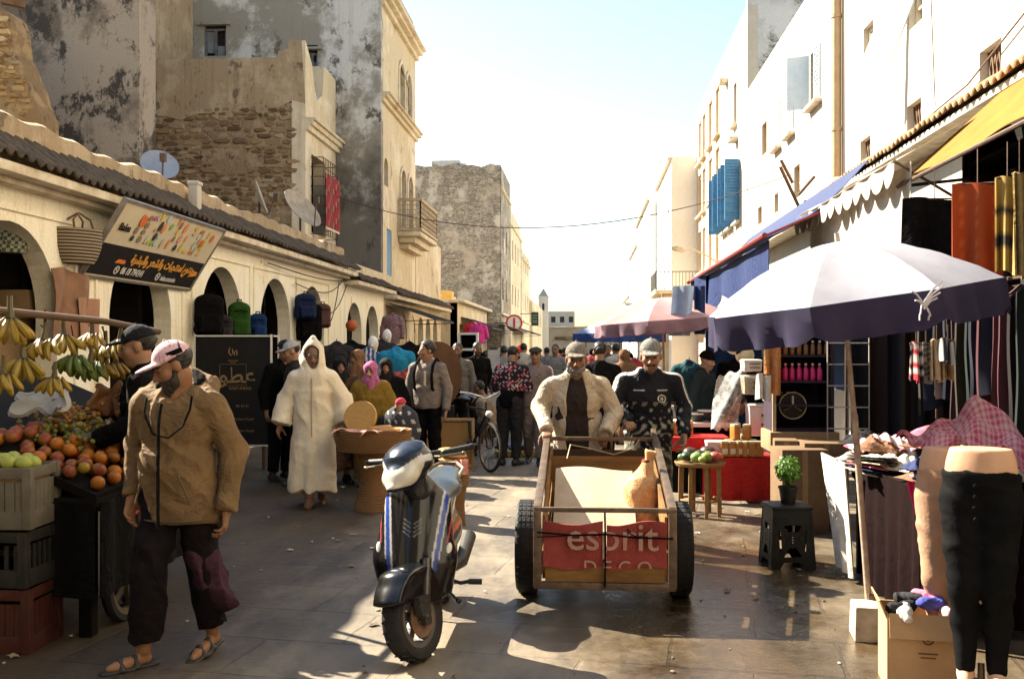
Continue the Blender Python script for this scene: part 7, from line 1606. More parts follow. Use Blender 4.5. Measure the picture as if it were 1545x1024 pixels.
S = SDF(); S.rc((0, .14, .95), (0, .34, .96), .035, .08, .04, (1, 1, .45)); S.build('saddle', BPL, b, h=.012); m = MB(); m.lathe([(.09, -.006), (.1, 0), (.09, .006)], 24, (.05, .05, .3), 'x'); m.tube([(-.09, .05, .3), (.09, .05, .3)], .012, 6); m.bar((.09, .05, .3), (.09, .15, .2), .02); m.bar((-.09, .05, .3), (-.09, -.05, .4), .02); m.box((.12, .15, .2), (.08, .05, .02)); m.box((-.12, -.05, .4), (.08, .05, .02)); m.build('crank', STEEL, b)
m = MB(); m.ell((0, -.5, .78), (.05, .06, .05), 12, 8); m.build('headlamp', CLEAR, b); m = MB(); m.lathe([(.355, -.03), (.36, 0), (.355, .03)], 24, axis='x', c=(0, -.52, .338), caps=False); m.v = [v for v in m.v]; 
# ------------------------------------------------------------------ big parasol
PURP = M('navy purple parasol cloth', (.04, .032, .075), (.03, .024, .056), 5, .9, .3, 260, trans=.25)
LILAC = M('sun bleached parasol cloth', (.46, .46, .53), (.38, .38, .45), 4, .9, .3, 260, trans=.4)
def parasol(lab, base, r, z_rim, z_top, zv, tilt, cm, vm, rot=.2, n=8, group=None, poles=True, rz=0):
    b = thing('parasol', lab, 'parasol', base, rz, group); tm = Matrix.Translation((0, 0, z_rim)) @ Euler(tilt).to_matrix().to_4x4() @ Matrix.Translation((0, 0, -z_rim))
    def rimp(a):
        k = (a / (2 * PI) * n) % 1; return r * (math.cos(PI / n) / math.cos((k - .5) * 2 * PI / n)) * (1 - .03 * math.sin(k * PI))
    m = MB(); hh = z_top - z_rim
    def can(u, v): a = 2 * PI * u + rot; k = (u * n) % 1; rr = rimp(2 * PI * u) * v; z = z_rim + hh * (1 - v ** 1.75) - .045 * math.sin(k * PI) * v * (1.1 - v * .5) + .006 * math.sin(v * 60) * max(0, 1 - abs(k - .04) * 12); return tm @ Vector((rr * math.cos(a), rr * math.sin(a), z))
    m.grid(can, n * 8, 14, thick=-.003); m.build('canopy', cm, b, merge=.0005, smooth=25)
    m = MB()
    def val(u, v): a = 2 * PI * u + rot; k = (u * n) % 1; rr = rimp(2 * PI * u) + .005 + .03 * v * math.sin(k * 17); return tm @ Vector((rr * math.cos(a), rr * math.sin(a), z_rim + .004 - v * (zv * (.78 + .22 * min(1, math.sin(k * PI) * 2.5)))))
    m.grid(val, n * 12, 5, thick=-.003); vo = m.build('valance', vm, b, merge=.0005)
    m = MB()
    for i in range(n):
        a = 2 * PI * i / n + rot; pts = [tm @ Vector((r * v * math.cos(a), r * v * math.sin(a), z_rim + hh * (1 - v ** 1.75) - .018)) for v in np.linspace(.03, .99, 9)]; m.tube(pts, .005, 5)
        m.tube([tm @ Vector((.02 * math.cos(a), .02 * math.sin(a), z_rim - .12)), tm @ Vector((r * .5 * math.cos(a), r * .5 * math.sin(a), z_rim + hh * .68))], .005, 5)
    tag(m.build('ribs', M('pale rib metal', (.3, .28, .26), None, 9, .5, metal=.4), b))
    m = MB(); m.tube([(0, 0, .02), (0, 0, 1.3)], .019, 10); m.tube([(0, 0, 1.25), tm @ Vector((0, 0, z_top + .05))], .015, 10); m.box((.01, -.018, 1.2), (.02, .012, .02)); m.build('pole', M('chipped pole paint', (.4, .33, .27), (.25, .15, .1), 14, .6), b)
    return b, vo, tm, r
PB = Vector((gx(1314, 6.05), 6.05, 0))
b, vo, tm, r_ = parasol('big navy and white parasol with a bird print on its valance shading the clothes table', PB, .86, 1.985, 2.33, .2, (R(2), R(-4), 0), LILAC, PURP, .32)
b.rotation_euler = (0, R(-4.2), 0)
# bird print on the front panel
m = MB(); a0 = -PI / 2 + .18
for dx0, dz0, dx1, dz1 in ((0, 0, .12, .1), (0, -.01, .12, .07), (.0, -.02, .1, .04), (.0, -.03, .08, .015), (0, 0, -.05, .07), (0, -.015, -.04, .02), (0, 0, -.02, -.05), (.01, -.02, .03, -.07), (-.02, -.05, -.03, -.085), (.03, -.07, .015, -.09)):
    def pp(dx, dz): a = a0 + dx / r_; return tm @ Vector(((r_ + .012) * math.cos(a), (r_ + .012) * math.sin(a), 2.03 - .1 + dz))
    m.tube([pp(dx0, dz0), pp((dx0 + dx1) / 2, (dz0 + dz1) / 2 + .012), pp(dx1, dz1)], .005, 5)
m.build('bird_print', M('pale print', (.45, .42, .45)), vo); vo.children[0].parent = vo
b = thing('umbrella_base', 'square pale concrete block holding the big parasol pole', 'parasol base', (PB.x - .03, 5.95, 0), R(-6)); CONC = M('chipped concrete', (.5, .42, .3), (.3, .23, .15), 9, .95, .8, 50)
m = MB(); m.box((0, 0, .1), (.21, .22, .2), None, .94); m.build('block', CONC, b, bevel=.012); m = MB(); m.lathe([(.03, .19), (.03, .23), (.024, .23)], 12, (.03, .1, 0)); m.build('socket', IRON, b)
parasol('pale pink parasol half way along the right stalls', (gx(1002, 13.2), 13.2, 0), .95, 2.02, 2.34, .16, (0, R(-4), 0), M('pink parasol cloth', (.55, .36, .36), (.48, .3, .31), 5, .9, trans=.45), M('mauve valance', (.32, .2, .24), None, 5, trans=.4), .5, group='parasols over the right stalls')
parasol('blue and white parasol beyond the pink one', (gx(935, 19), 19, 0), .9, 1.93, 2.2, .16, (0, 0, 0), M('white blue cloth', (.55, .58, .65), (.2, .28, .5), 2, .9, trans=.4), M('blue valance', (.05, .1, .3), None, 5, trans=.3), .2, group='parasols over the right stalls')
parasol('small cream parasol far along the right stalls', (gx(884, 27), 27, 0), .85, 1.95, 2.2, .1, (0, 0, 0), M('cream cloth', (.6, .45, .25), None, 5, trans=.4), M('cream valance', (.5, .36, .2), None, 5, trans=.3), .1, group='parasols over the right stalls')

# ------------------------------------------------------------------ awnings
YEL = M('yellow awning canvas', (.3, .16, .025), (.24, .12, .018), 4, .9, .3, 200, trans=.3); WAW = M('white awning canvas', (.62, .56, .48), None, 4, .9, .3, 200, trans=.3); BAW = M('blue tarpaulin', (.008, .02, .085), (.012, .028, .11), 5, .6, .4, 60, trans=.15, wr=.3)
b = thing('awning', 'yellow canvas awning sloping out over the nearest shop on the right', 'awning', (RX - .3, 10.2, 4.3))
m = MB(); m.grid(lambda u, v: (-1.1 * v, -5.4 * u, -1.0 * v + .03 * math.sin(u * 16) * v), 40, 8, thick=.008); m.build('canvas', YEL, b)
m = MB(); m.tube([(-1.1, 0, -1.01), (-1.1, -5.4, -1.01)], .02, 8); m.tube([(-.5, .0, -.5), (-.5, -5.4, -.5)], .03, 8); m.tube([(0, 0, -.9), (-1.1, 0, -1.01)], .018, 6); m.build('frame', IRON, b)
b = thing('awning', 'white awning with scalloped edge between the yellow awning and the blue tarpaulin', 'awning', (3.7, 14.4, 3.9))
m = MB(); m.grid(lambda u, v: (-.75 * v, -4.6 * u, -.42 * v + .03 * math.sin(u * 12) * v), 30, 6, thick=.008); m.build('canvas', WAW, b)
m = MB(); m.grid(lambda u, v: (-.75 + .01 * math.sin(u * 50), -4.6 * u, -.42 - v * (.1 + .14 * abs(math.sin(u * PI * 12)) ** .7)), 120, 4, thick=.006); m.build('scalloped_edge', WAW, b)
m = MB(); m.tube([(-.75, 0, -.43), (-.75, -4.6, -.43)], .018, 6); m.tube([(0, 0, -.9), (-.75, 0, -.43)], .015, 6); m.tube([(0, -4.6, -.9), (-.75, -4.6, -.43)], .015, 6); m.build('frame', RUST, b)
m = MB(); m.grid(lambda u, v: (3.08 + .03 * math.sin(u * 14), 9.75 + 4.4 * u, 3.46 - 1.2 * v), 30, 6, thick=.01); tag(m.build('hanging_sheet', WAW), 'white sheet hung behind the scalloped edge of the white awning', 'cloth')
b = thing('awning', 'dark blue tarpaulin on a red bar over the middle stalls on the right', 'awning', (3.55, 22, 4.05))
m = MB(); m.grid(lambda u, v: (-1.3 * v, -9.2 * u, -.95 * v - .15 * math.sin(v * PI) - .05 * math.sin(u * 21) * v), 40, 8, thick=.008); m.build('tarpaulin', BAW, b)
m = MB(); m.tube([(-1.32, .1, -.96), (-1.32, -9.3, -.96)], .035, 8); m.tube([(-1.3, 0, -.96), (0, 0, -.4)], .02, 6); m.tube([(-1.3, -9.2, -.96), (0, -9.2, -.4)], .02, 6); m.build('red_bar', M('red painted bar', (.22, .03, .025), None, 9, .5), b)
m = MB(); m.grid(lambda u, v: (-1.3 + .06 * math.sin(u * 9), -2.5 * u - .3, -.97 - 1.0 * v), 14, 6, thick=.008); m.build('hanging_flap', BAW, b)
m = MB(); m.grid(lambda u, v: (.2, 11.8 + 4.5 * u - 22 + .0, -1.1 - 1.9 * v), 10, 6, thick=.01); m.build('back_cloth', M('blue back cloth', (.012, .035, .1), None, 4, .9), b)
q = at(1026, 432, 12.6); m = MB(); m.grid(lambda u, v: (q.x - .1 + .26 * u - .05 * v, 12.5 + .04 * math.sin(u * 7), q.z - .62 * v), 10, 8, thick=.008); tag(m.build('hanging_cloth', M('pale blue cloth', (.4, .47, .6), None, 5, trans=.4)), 'pale blue cloth strip hanging at the front of the blue tarpaulin', 'cloth')
m = MB(); m.grid(lambda u, v: (q.x + .17 + .13 * u, 12.55 + .03 * math.sin(u * 7), q.z - .6 * v), 8, 8, thick=.008); tag(m.build('hanging_cloth', BAW), 'dark blue cloth strip hanging beside the pale blue one', 'cloth')
for i, (px, Y0, Y1, lab, mt) in enumerate(((985, 24, 29, 'grey tarpaulin over the stalls below the terrace', CHAR), (955, 31, 38, 'brown tarpaulin over the far right stalls', FAB('brown tarp', (.2, .13, .08))), (925, 42, 52, 'cream tarpaulin at the far right stalls', FAB('cream tarp', (.5, .42, .3))))):
    x = gx(px, Y0); b = thing('awning', lab, 'awning', (x + 1.4, Y0, 2.9)); m = MB(); m.grid(lambda u, v: (-1.5 * v, (Y1 - Y0) * u, -.5 * v - .1 * math.sin(v * 3) + .04 * math.sin(u * 17)), 20, 6, thick=.01); m.build('tarpaulin', mt, b); m = MB(); m.tube([(-1.5, 0, -.5), (-1.5, Y1 - Y0, -.5)], .02, 6)
    for yy in (0, Y1 - Y0): m.tube([(-1.5, yy, -.5), (-1.5, yy, -2.9)], .02, 6)
    m.build('frame', IRON, b)
# ------------------------------------------------------------------ clothes table and leg mannequins
TA, TB = 1.95, 3.5; YA, YB = 5.95, 7.75; TH = .86
b = thing('clothes_table', 'long stall table draped in dark and white cloth under the big parasol', 'market table', (TA, 6.8, 0))
m = MB(); m.box(((TA + TB) / 2, (YA + YB) / 2, TH - .03), (TB - TA, YB - YA, .05)); wp(m, 'top', DW, b, bevel=.01)
for x, y in ((TA + .1, YA + .1), (TB - .1, YA + .1), (TA + .1, YB - .1), (TB - .1, YB - .1)): m = MB(); m.box((x, y, .41), (.05, .05, .82)); wp(m, 'leg', DW, b)
DCL = FAB('maroon black drape', (.009, .003, .003), (.005, .002, .002), wr=.15, spec=.05)
m = MB(); m.grid(lambda u, v: (TA - .02 - .03 * math.sin(u * 31) * v, YA + (YB - YA - .55) * u, TH - .8 * v), 50, 6, thick=.01); m.grid(lambda u, v: (TA + (TB - TA) * u, YA - .02 - .03 * math.sin(u * 33) * v, TH - .8 * v), 50, 6, thick=.01); wp(m, 'dark_drape', DCL, b)
WDR = FAB('white drape', (.6, .55, .47), wr=.2); m = MB(); m.grid(lambda u, v: (TA - .05 - .1 * (1 - v) - .025 * math.sin(u * 15) * v, YB - .62 + .7 * u + .0 * v + .28 * v * (.5 - u), TH + .02 - .84 * v), 20, 10, thick=.012); wp(m, 'white_drape', WDR, b)
rnd = random.Random(21); cl = [('white', (.62, .56, .46)), ('cream', (.58, .46, .3)), ('navy', (.03, .04, .11)), ('black', (.02, .018, .02)), ('pink', (.6, .14, .2)), ('grey', (.25, .22, .22)), ('pale blue', (.35, .42, .55)), ('brown', (.2, .1, .06)), ('ivory', (.68, .6, .48)), ('white', (.66, .6, .52))]
def crumple(w_, d, h, seed, n=16):
    r2 = random.Random(seed); k = [r2.uniform(3, 9) for _ in range(6)]; ph = [r2.uniform(0, 6) for _ in range(6)]
    def f(u, v):
        x, y = u - .5, v - .5; e = max(0, 1 - (abs(x) * 2) ** 3) * max(0, 1 - (abs(y) * 2) ** 3)
        z = h * e * (.55 + .25 * math.sin(k[0] * u * 2 + ph[0] + 2 * v) + .2 * math.sin(k[1] * v * 2 + ph[1]) + .18 * math.sin(k[2] * (u + v) * 2 + ph[2]))
        return (w_ * x * (1 + .12 * math.sin(k[3] * v + ph[3])), d * y * (1 + .12 * math.sin(k[4] * u + ph[4])), z + .004)
    m = MB(); m.grid(f, n, n, thick=.006); return m
pos = ['at the front corner', 'along the street edge', 'in the middle', 'toward the mannequins', 'behind the parasol pole', 'by the white drape']
seen_l = {}
for i in range(46):
    x, y = TA + .02 + rnd.random() ** 1.3 * 1.35, YA + .1 + rnd.random() * (YB - YA - .2); nm, c = cl[rnd.randrange(10)] if i > 14 else cl[(i * 3) % 10]
    o = crumple(rnd.uniform(.22, .4), rnd.uniform(.2, .34), rnd.uniform(.05, .13), i).build('folded_garment', FAB('cloth ' + nm, c, tuple(v * .75 for v in c)), loc=(x, y, TH + .01 + .06 * (i // 16) + .05 * min(1, (x - TA))))
    o.rotation_euler = (rnd.uniform(-.12, .12), rnd.uniform(-.12, .12), rnd.uniform(0, 6)); tag(o, f'crumpled {nm} garment in the heap on the clothes table', 'clothes', f'{nm} garments heaped on the clothes table')
for i in range(6):
    o = crumple(.36, .3, .03, 90 + i, 10).build('folded_garment', FAB('cloth ' + cl[(i * 2) % 5][0], cl[(i * 2) % 5][1]), loc=(TA + .03, 6.9 - .0 * i, TH - .04 + .022 * i)); o.rotation_euler = (0, R(12), i * .2); tag(o, f'flat folded {cl[(i * 2) % 5][0]} shirt overhanging the table edge', 'clothes', f'{cl[(i * 2) % 5][0]} shirts at the table edge')
def check(c1, c2, c3, s_):
    def f(u, v): a = (int(u * s_) % 2) + (int(v * s_) % 2); return (c1, c2, c3)[a]
    return f
CKM = VC('checked shawl', .95, .4, 250, .004, trans=.25)
m = MB(); m.grid(lambda u, v: (.62 * (u - .5) + .06 * math.sin(v * 4), .3 - .62 * v, -.02 + .25 * math.exp(-((u - .66 + .1 * v) / .2) ** 2 - ((v - .25) / .33) ** 2) + .06 * math.exp(-((u - .3) / .2) ** 2) + .026 * math.sin(u * 19 + v * 9 + 2 * math.sin(v * 5)) + .02 * math.sin(v * 23 - u * 11) - .12 * max(0, v - .75) * 4 * (.5 + .5 * math.sin(u * 17))), 64, 52, col=check((.62, .06, .16), (.74, .34, .45), (.8, .62, .64), 46), thick=.006)
tag(m.build('shawl', CKM, loc=(gx(1462, 5.75), 5.75, at(1462, 665, 5.75).z)), 'big pink and white checked shawl thrown over a peak on the clothes table', 'shawl')
m = MB(); m.grid(lambda u, v: (.5 * (u - .5), .3 * (v - .5), .1 * math.sin(u * PI) * math.sin(v * PI) + .012 * math.sin(u * 40)), 50, 14, col=check((.62, .1, .16), (.7, .42, .44), (.74, .62, .6), 26), thick=.006)
tag(m.build('shawl', CKM, loc=(gx(1335, 7.2), 7.2, TH + .12)), 'folded pink and white checked cloth at the back of the clothes table', 'shawl')
m = MB(); m.grid(lambda u, v: (.16 * (u - .5) * (1 - v * .6) + .05 * v, -.02 + .03 * math.sin(u * 7), -.38 * v), 8, 8, thick=.008); tag(m.build('hanging_garment', FAB('magenta jersey', (.6, .02, .12)), loc=(gx(1388, 5.75), 5.75, at(1388, 726, 5.75).z)), 'bright magenta top hanging down over the dark drape', 'clothes')
# leg mannequins
PINKS = M('mannequin plastic', (.5, .3, .19), (.44, .25, .15), 6, .45, .1)
def legs(lab, x, y, rz, zb, mat, skin, cut, top=1.2, lowpants=.07):
    b = thing('leg_mannequin', lab, 'mannequin', (x, y, zb), rz)
    def form(e, S, end=0.):
        S.rc((0, .02, .98), (0, .01, 1.0), .155 + e, .14 + e, .05, (1, .72, 1)); S.rc((0, .0, 1.0), (0, .0, 1.12), .135 + e, .125 + e, .05, (1, .72, 1))
        for s_ in (-1, 1):
            S.el((s_ * .07, .07, .88), (.08 + e, .075 + e, .09 + e), .04); S.rc((s_ * .085, .01, .86), (s_ * .075, -.02, .47), .088 + e, .056 + e, .04); S.rc((s_ * .075, .0, .43), (s_ * .07, .04, .3), .05 + e, .056 + e, .05); S.rc((s_ * .07, .04, .3), (s_ * .065, .02, .07 + end), .054 + e, .035 + e, .03)
    S = SDF(); form(0, S); S.cut((0, 0, top - .09), (0, 0, 1), .004)
    for s_ in (-1, 1): S.rc((s_ * .065, .03, .05), (s_ * .075, -.14, .02), .035, .024, .03); S.rc((s_ * .065, .05, .04), (s_ * .065, .05, .03), .03, None, .02)
    S.build('legs', skin, b, h=.009, relax=2)
    S = SDF(); form(.008, S, .0); S.cut((0, 0, 1.0), (0, .12, 1), .004); S.cut((0, 0, lowpants), (0, 0, -1), .004); S.build('leggings', mat, b, h=.009, disp=wrinkles(45, .004, int(x * 100), (.4, .4, 1)), amp=.02)
    m = MB(); m.lathe([(.16, -zb), (.16, -zb + .02), (.02, -zb + .03), (.015, .1)], 20, (0, .06, 0)); m.build('stand', STEEL, b)
    return b
LEG = M('black stretch jersey', (.004, .004, .0045), (.007, .007, .0075), 9, .8, .2, 200, spec=.05, wr=.12)
b = legs('nearest leg mannequin in high black jeans at the right edge', gx(1480, 4.75), 4.75, R(-22), .12, LEG, PINKS, 0)
m = MB()
for i, (x, z) in enumerate(((-.02, .95), (-.022, .9), (-.024, .85), (-.02, .8))): m.ell((x, -.135 - .0 * i, z), (.009, .006, .009), 8, 6)
m.build('fly_buttons', BLACKC, b)
legs('leg mannequin in tan stretch trousers behind the black one', gx(1436, 5.15), 5.15, R(-25), .08, M('tan stretch cloth', (.36, .21, .13), (.28, .16, .1), 9, .8), PINKS, 0, lowpants=.3)
# box of clothes
b = thing('cardboard_box', 'open cardboard box of rolled clothes at the foot of the clothes table', 'box', (gx(1385, 5.15), 5.15, 0), R(-8)); CB = M('tan shipping carton', (.42, .27, .14), (.36, .22, .11), 5, .9)
m = MB()
for s_ in (-1, 1): m.box((s_ * .165, 0, .19), (.008, .3, .38)); m.box((0, s_ * .15, .19), (.322, .008, .38))
m.box((0, 0, .01), (.32, .29, .01)); m.build('carton', CB, b, smooth=0)
m = MB(); m.box((0, -.165, .33), (.32, .006, .12), (R(-14), 0, 0)); m.box((-.185, 0, .4), (.006, .29, .1), (0, R(-22), 0)); m.build('flap', CB, b, smooth=0)
m = MB(); m.lathe([(.02, 0), (.028, 0), (.028, .002), (.02, .002), (.02, 0)], 16, (.02, -.157, .27), 'y', caps=False); m.box((.02, -.156, .27), (.02, .002, .02)); m.box((.02, -.156, .2), (.09, .002, .006)); m.box((.02, -.156, .18), (.07, .002, .006)); m.build('printed_mark', M('brown print', (.12, .06, .03)), b, smooth=0)
for i, (x, y, z, c, nm) in enumerate(((-.09, -.05, .39, (.02, .02, .02), 'black'), (-.08, -.09, .38, (.6, .56, .5), 'white'), (.06, .05, .42, (.6, .15, .22), 'pink'), (.05, -.03, .41, (.07, .08, .35), 'violet blue'), (.1, -.08, .38, (.62, .36, .34), 'pale pink'), (-.02, .06, .41, (.03, .03, .03), 'charcoal'))):
    S = SDF(); S.rc((-.05, 0, 0), (.05, .02, .012), .035, .03, .02); o = S.build('rolled_garment', FAB('roll ' + nm, c), h=.009, disp=wrinkles(70, .008, i), amp=.02); o.location = b.location + Vector((x, y, z)); o.rotation_euler = (0, 0, i * 1.1); tag(o, f'rolled {nm} garment in the open cardboard box', 'clothes')
# ------------------------------------------------------------------ stool with plant
q = Vector((gx(1187, 7.9), 7.9, 0)); b = thing('plastic_stool', 'black plastic stool with a pierced round pattern carrying a potted plant', 'stool', q, R(6)); KPL = M('black stool plastic', (.006, .0055, .005), (.013, .012, .01), 12, .5, spec=.2)
m = MB(); s0, s1 = .175, .15
circ = lambda cx_, cz, rr, n=10: [(cx_ + rr * math.cos(a), cz + rr * math.sin(a)) for a in np.linspace(0, 2 * PI, n + 1)[:-1]]
hol = [[(-.07, .33), (.07, .33), (.04, .28), (-.04, .28)], [(-.07, .09), (.07, .09), (.03, .16), (-.03, .16)], [(-.11, .3), (-.1, .12), (-.085, .15), (-.09, .28)], [(.11, .3), (.09, .28), (.085, .15), (.1, .12)]] + [circ(.022 * i, .22 + .02 * j, .006, 6) for i in range(-2, 3) for j in (-1, 0, 1)]
for k in range(4):
    mm = Matrix.Rotation(k * PI / 2, 4, 'Z') @ Matrix.Translation((0, -s0 + .003, 0)) @ Matrix.Rotation(R(-3.2), 4, 'X') @ MF
    m.plate([(-s0, 0), (-.1, 0), (-.07, .05), (.07, .05), (.1, 0), (s0, 0), (s1, .45), (-s1, .45)], hol, .012, mm)
m.build('side_panels', KPL, b, smooth=0); m = MB(); m.box((0, 0, .46), (.32, .32, .03)); m.build('seat', KPL, b, bevel=.012)
b = PLANT = thing('potted_plant', 'small bushy green plant in a black pot standing on the black stool', 'plant', q + Vector((.01, 0, .476))); m = MB(); m.lathe([(.06, 0), (.08, .13), (.088, .135), (.088, .15), (.078, .15), (.07, .12), (0, .12)], 20); m.build('pot', KPL, b)
m = MB(); rnd = random.Random(5)
for i in range(14): a = rnd.uniform(0, 6.28); m.tube([(0, 0, .11), (.03 * math.cos(a), .03 * math.sin(a), .2), (.075 * math.cos(a) * rnd.random(), .075 * math.sin(a), .24 + .1 * rnd.random())], [.005, .004, .002], 5, col=(.05, .09, .02))
for i in range(520):
    d = Vector((rnd.gauss(0, 1), rnd.gauss(0, 1), rnd.gauss(0, 1))).normalized() * rnd.uniform(.4, 1) ** .5; p_ = Vector((d.x * .115, d.y * .115, .3 + d.z * .125)) * (1 + .0 * i); n_ = (d + Vector((rnd.gauss(0, .6), rnd.gauss(0, .6), .3))).normalized(); t_ = n_.orthogonal().normalized(); t_ = (Matrix.Rotation(rnd.uniform(0, 6.28), 3, n_) @ t_); s_ = n_.cross(t_); L = rnd.uniform(.014, .026); g = rnd.random(); m.add([p_ - t_ * L, p_ + s_ * L * .55, p_ + t_ * L, p_ - s_ * L * .55], [(0, 1, 2, 3)], (.06 + .07 * g, .14 + .12 * g, .02 + .015 * g))
m.build('foliage', VC('leaf', .5, .1, 80, .002, trans=.3, mottle=.15), b, smooth=0); b.scale = (.88,) * 3
# ------------------------------------------------------------------ fruit table, red stall, jars
q = Vector((gx(1056, 10.15), 10.15, 0)); b = thing('round_table', 'small round wooden table with slatted legs holding melons and fruit', 'table', q); FW = M('brown stool wood', (.26, .15, .06), (.17, .095, .035), 9, .8); m = MB(); m.lathe([(.0, .5), (.24, .5), (.255, .53), (.25, .545), (.235, .53), (0, .53)], 28); m.build('tray_top', FW, b)
for k in range(8): a = k * PI / 4 + .2; m = MB(); m.bar((.21 * math.cos(a), .21 * math.sin(a), 0), (.2 * math.cos(a), .2 * math.sin(a), .5), .035); m.build('leg', FW, b, smooth=0)
m = MB(); m.tube([(.205 * math.cos(a), .205 * math.sin(a), .16) for a in np.linspace(0, 2 * PI, 17)[:-1]], .014, 6, closed=True); m.build('stretcher', FW, b)
rnd = random.Random(2)
for i, (dx, dy, nm, c1, c2, s_) in enumerate(((-.14, -.08, 'dark green avocado', (.03, .06, .02), (.02, .04, .015), 1), (-.05, -.14, 'pale green melon', (.2, .3, .07), (.13, .22, .05), 1), (.05, -.12, 'light green mango', (.25, .3, .06), (.18, .25, .05), 1), (.14, -.06, 'pink red pomegranate', (.5, .1, .08), (.4, .06, .05), 1), (.19, .03, 'orange red fruit', (.55, .14, .05), (.45, .1, .04), .8), (-.18, .02, 'small green lime', (.1, .2, .03), (.08, .15, .03), .7), (0, 0, 'dark avocado', (.035, .06, .02), (.02, .03, .015), 1.1), (.08, .02, 'green fruit', (.12, .2, .04), (.08, .15, .03), 1), (.0, -.2, 'lime green fruit', (.25, .33, .06), (.2, .27, .05), .7), (-.09, .08, 'brown dark fruit', (.06, .035, .025), (.04, .02, .015), 1.3), (.09, .12, 'purple brown fruit', (.07, .03, .03), (.04, .02, .02), 1.4))):
    o = fruitmesh('fruit', c1, c2, .062 * s_, .8, i).build('fruit', FR); o.location = q + Vector((dx, dy, .545 + .05 * s_)); o.rotation_euler.z = i; tag(o, f'{nm} on the small round table', 'fruit')
REDC = FAB('red tablecloth', (.42, .025, .02), (.34, .018, .016)); 
b = thing('red_stall', 'market table under a bright red cloth with jars and little boxes', 'market table', (gx(1120, 11), 11, 0)); X0, X1 = gx(1062, 11) - b.location.x, gx(1190, 11) - b.location.x
m = MB(); m.box(((X0 + X1) / 2, .3, .66), (X1 - X0, .7, .06)); m.build('top', DW, b); m = MB(); m.grid(lambda u, v: (X0 - .02 + (X1 - X0 + .04) * u, -.07 - .02 * math.sin(u * 25) * v, .7 - .66 * v), 30, 6, thick=.01); m.box(((X0 + X1) / 2, .29, .7), (X1 - X0 + .04, .73, .012)); m.build('red_cloth', REDC, b)
for x in (X0 + .05, X1 - .05): m = MB(); m.box((x, .55, .32), (.05, .05, .64)); m.build('leg', DW, b)
b.scale = (1, 1, .7)
b2_ = thing('red_bench', 'lower red covered bench left of the jars', 'market table', (gx(1050, 11.8), 11.8, 0)); m = MB(); m.box((0, 0, .58), (.7, .6, .16)); m.build('red_box', REDC, b2_, bevel=.02); m = MB(); m.box((0, .1, .25), (.6, .4, .5)); m.build('base', DW, b2_)
HON = M('amber honey jar', (.4, .17, .04), (.3, .11, .025), 12, .2, .1); LID = M('pale lid', (.5, .36, .2), None, 12, .5)
jp = None
for i in range(15):
    if jp is None:
        jp = o = thing('jar', 'amber jar of spice or honey with pale lid on the red stall', 'jar'); m = MB(); m.box((0, 0, .07), (.085, .085, .14)); m.build('glass', HON, o, bevel=.012); m = MB(); m.box((0, 0, .155), (.08, .08, .03)); m.build('lid', LID, o, bevel=.006); m = MB(); m.box((0, -.044, .06), (.06, .004, .06)); m.build('paper_label', TRIM, o, smooth=0)
    else: o = dup(jp)
    r0 = i < 6; px = 1093 + (i % 6) * 10.5 if r0 else (1100 + (i - 6) * 9 if i < 11 else 1012 + (i - 11) * 9)
    Y = 10.98 if r0 else (11.15 if i < 11 else 11.7); o.location = (gx(px, Y), Y, .5 if r0 else (.5 + .17 * (i % 2) if i < 11 else .665)); o.rotation_euler.z = i * .3
    tag(o, 'amber jar of spice or honey with pale lid on the red stalls', 'jar', 'amber jars on the red stalls')
m = MB(); rnd = random.Random(8)
q = at(1085, 663, 11.1); b = thing('scoop_tub', 'pinkish white tub in front of the jars on the red stall', 'tub', (q.x, 11.1, .5)); m = MB(); m.box((0, 0, .08), (.24, .2, .16), None, 1.25); m.build('tub', M('pink white plastic', (.6, .42, .38), None, 8, .4), b, bevel=.015); m = MB(); m.tube([(-.13, -.11, .15), (0, -.14, .06), (.13, -.11, .15)], .005, 5); m.build('handle', TRIM, b)
# stacked white tubs, plastic sheet, baskets of black caps
WT = M('white tub plastic', (.62, .58, .5), (.55, .5, .42), 8, .4); 
for i, (px, py, w_, h, mt, lab) in enumerate(((1156, 632, .42, .36, WT, 'big white printed tub at the bottom of the stack by the glass case'), (1140, 580, .3, .22, M('green grey tins', (.2, .2, .13), (.4, .38, .28), 20, .4), 'greenish tins stacked on the white tub'), (1133, 551, .2, .14, WT, 'small white tub topping the stack by the glass case'))):
    q = at(px, py, 11.75); b = thing('stacked_tub', lab, 'tub', (q.x, 11.75, q.z - h / 2)); m = MB(); m.box((0, 0, h / 2), (w_, .3, h), None, 1.04); m.build('tub', mt, b, bevel=.02); m = MB(); m.box((0, 0, h - .02), (w_ * 1.06, .32, .03)); m.build('rim', WT, b, bevel=.01); m = MB()
    for k in range(2): m.box((w_ * .1, -.158, h * (.35 + .3 * k)), (w_ * .6, .006, h * .08))
    m.build('printing', M('brown tub print', (.2, .1, .05)), b, smooth=0)
q = at(1158, 700, 11.75); b = thing('crate_stack', 'dark boxes stacked under the white tubs', 'box', (q.x, 11.8, 0)); m = MB(); m.box((0, 0, .3), (.5, .4, .6)); m.build('box', CARD, b, bevel=.01); m = MB(); m.box((0, 0, .62), (.52, .42, .03)); m.build('lid', DW, b)
t = NT('clear plastic sheet'); t.set(Base_Color=(.6, .58, .54), Roughness=.15); tp_ = t.n('ShaderNodeBsdfTransparent'); mx = t.n('ShaderNodeMixShader'); t.l(t.ramp(t.noise(t.coord(), 9, 4), [(.35, .2), (.7, .65)]), mx.inputs[0]); t.l(tp_.outputs[0], mx.inputs[1]); t.l(t.b.outputs[0], mx.inputs[2]); t.l(mx.outputs[0], t.out.inputs['Surface'])
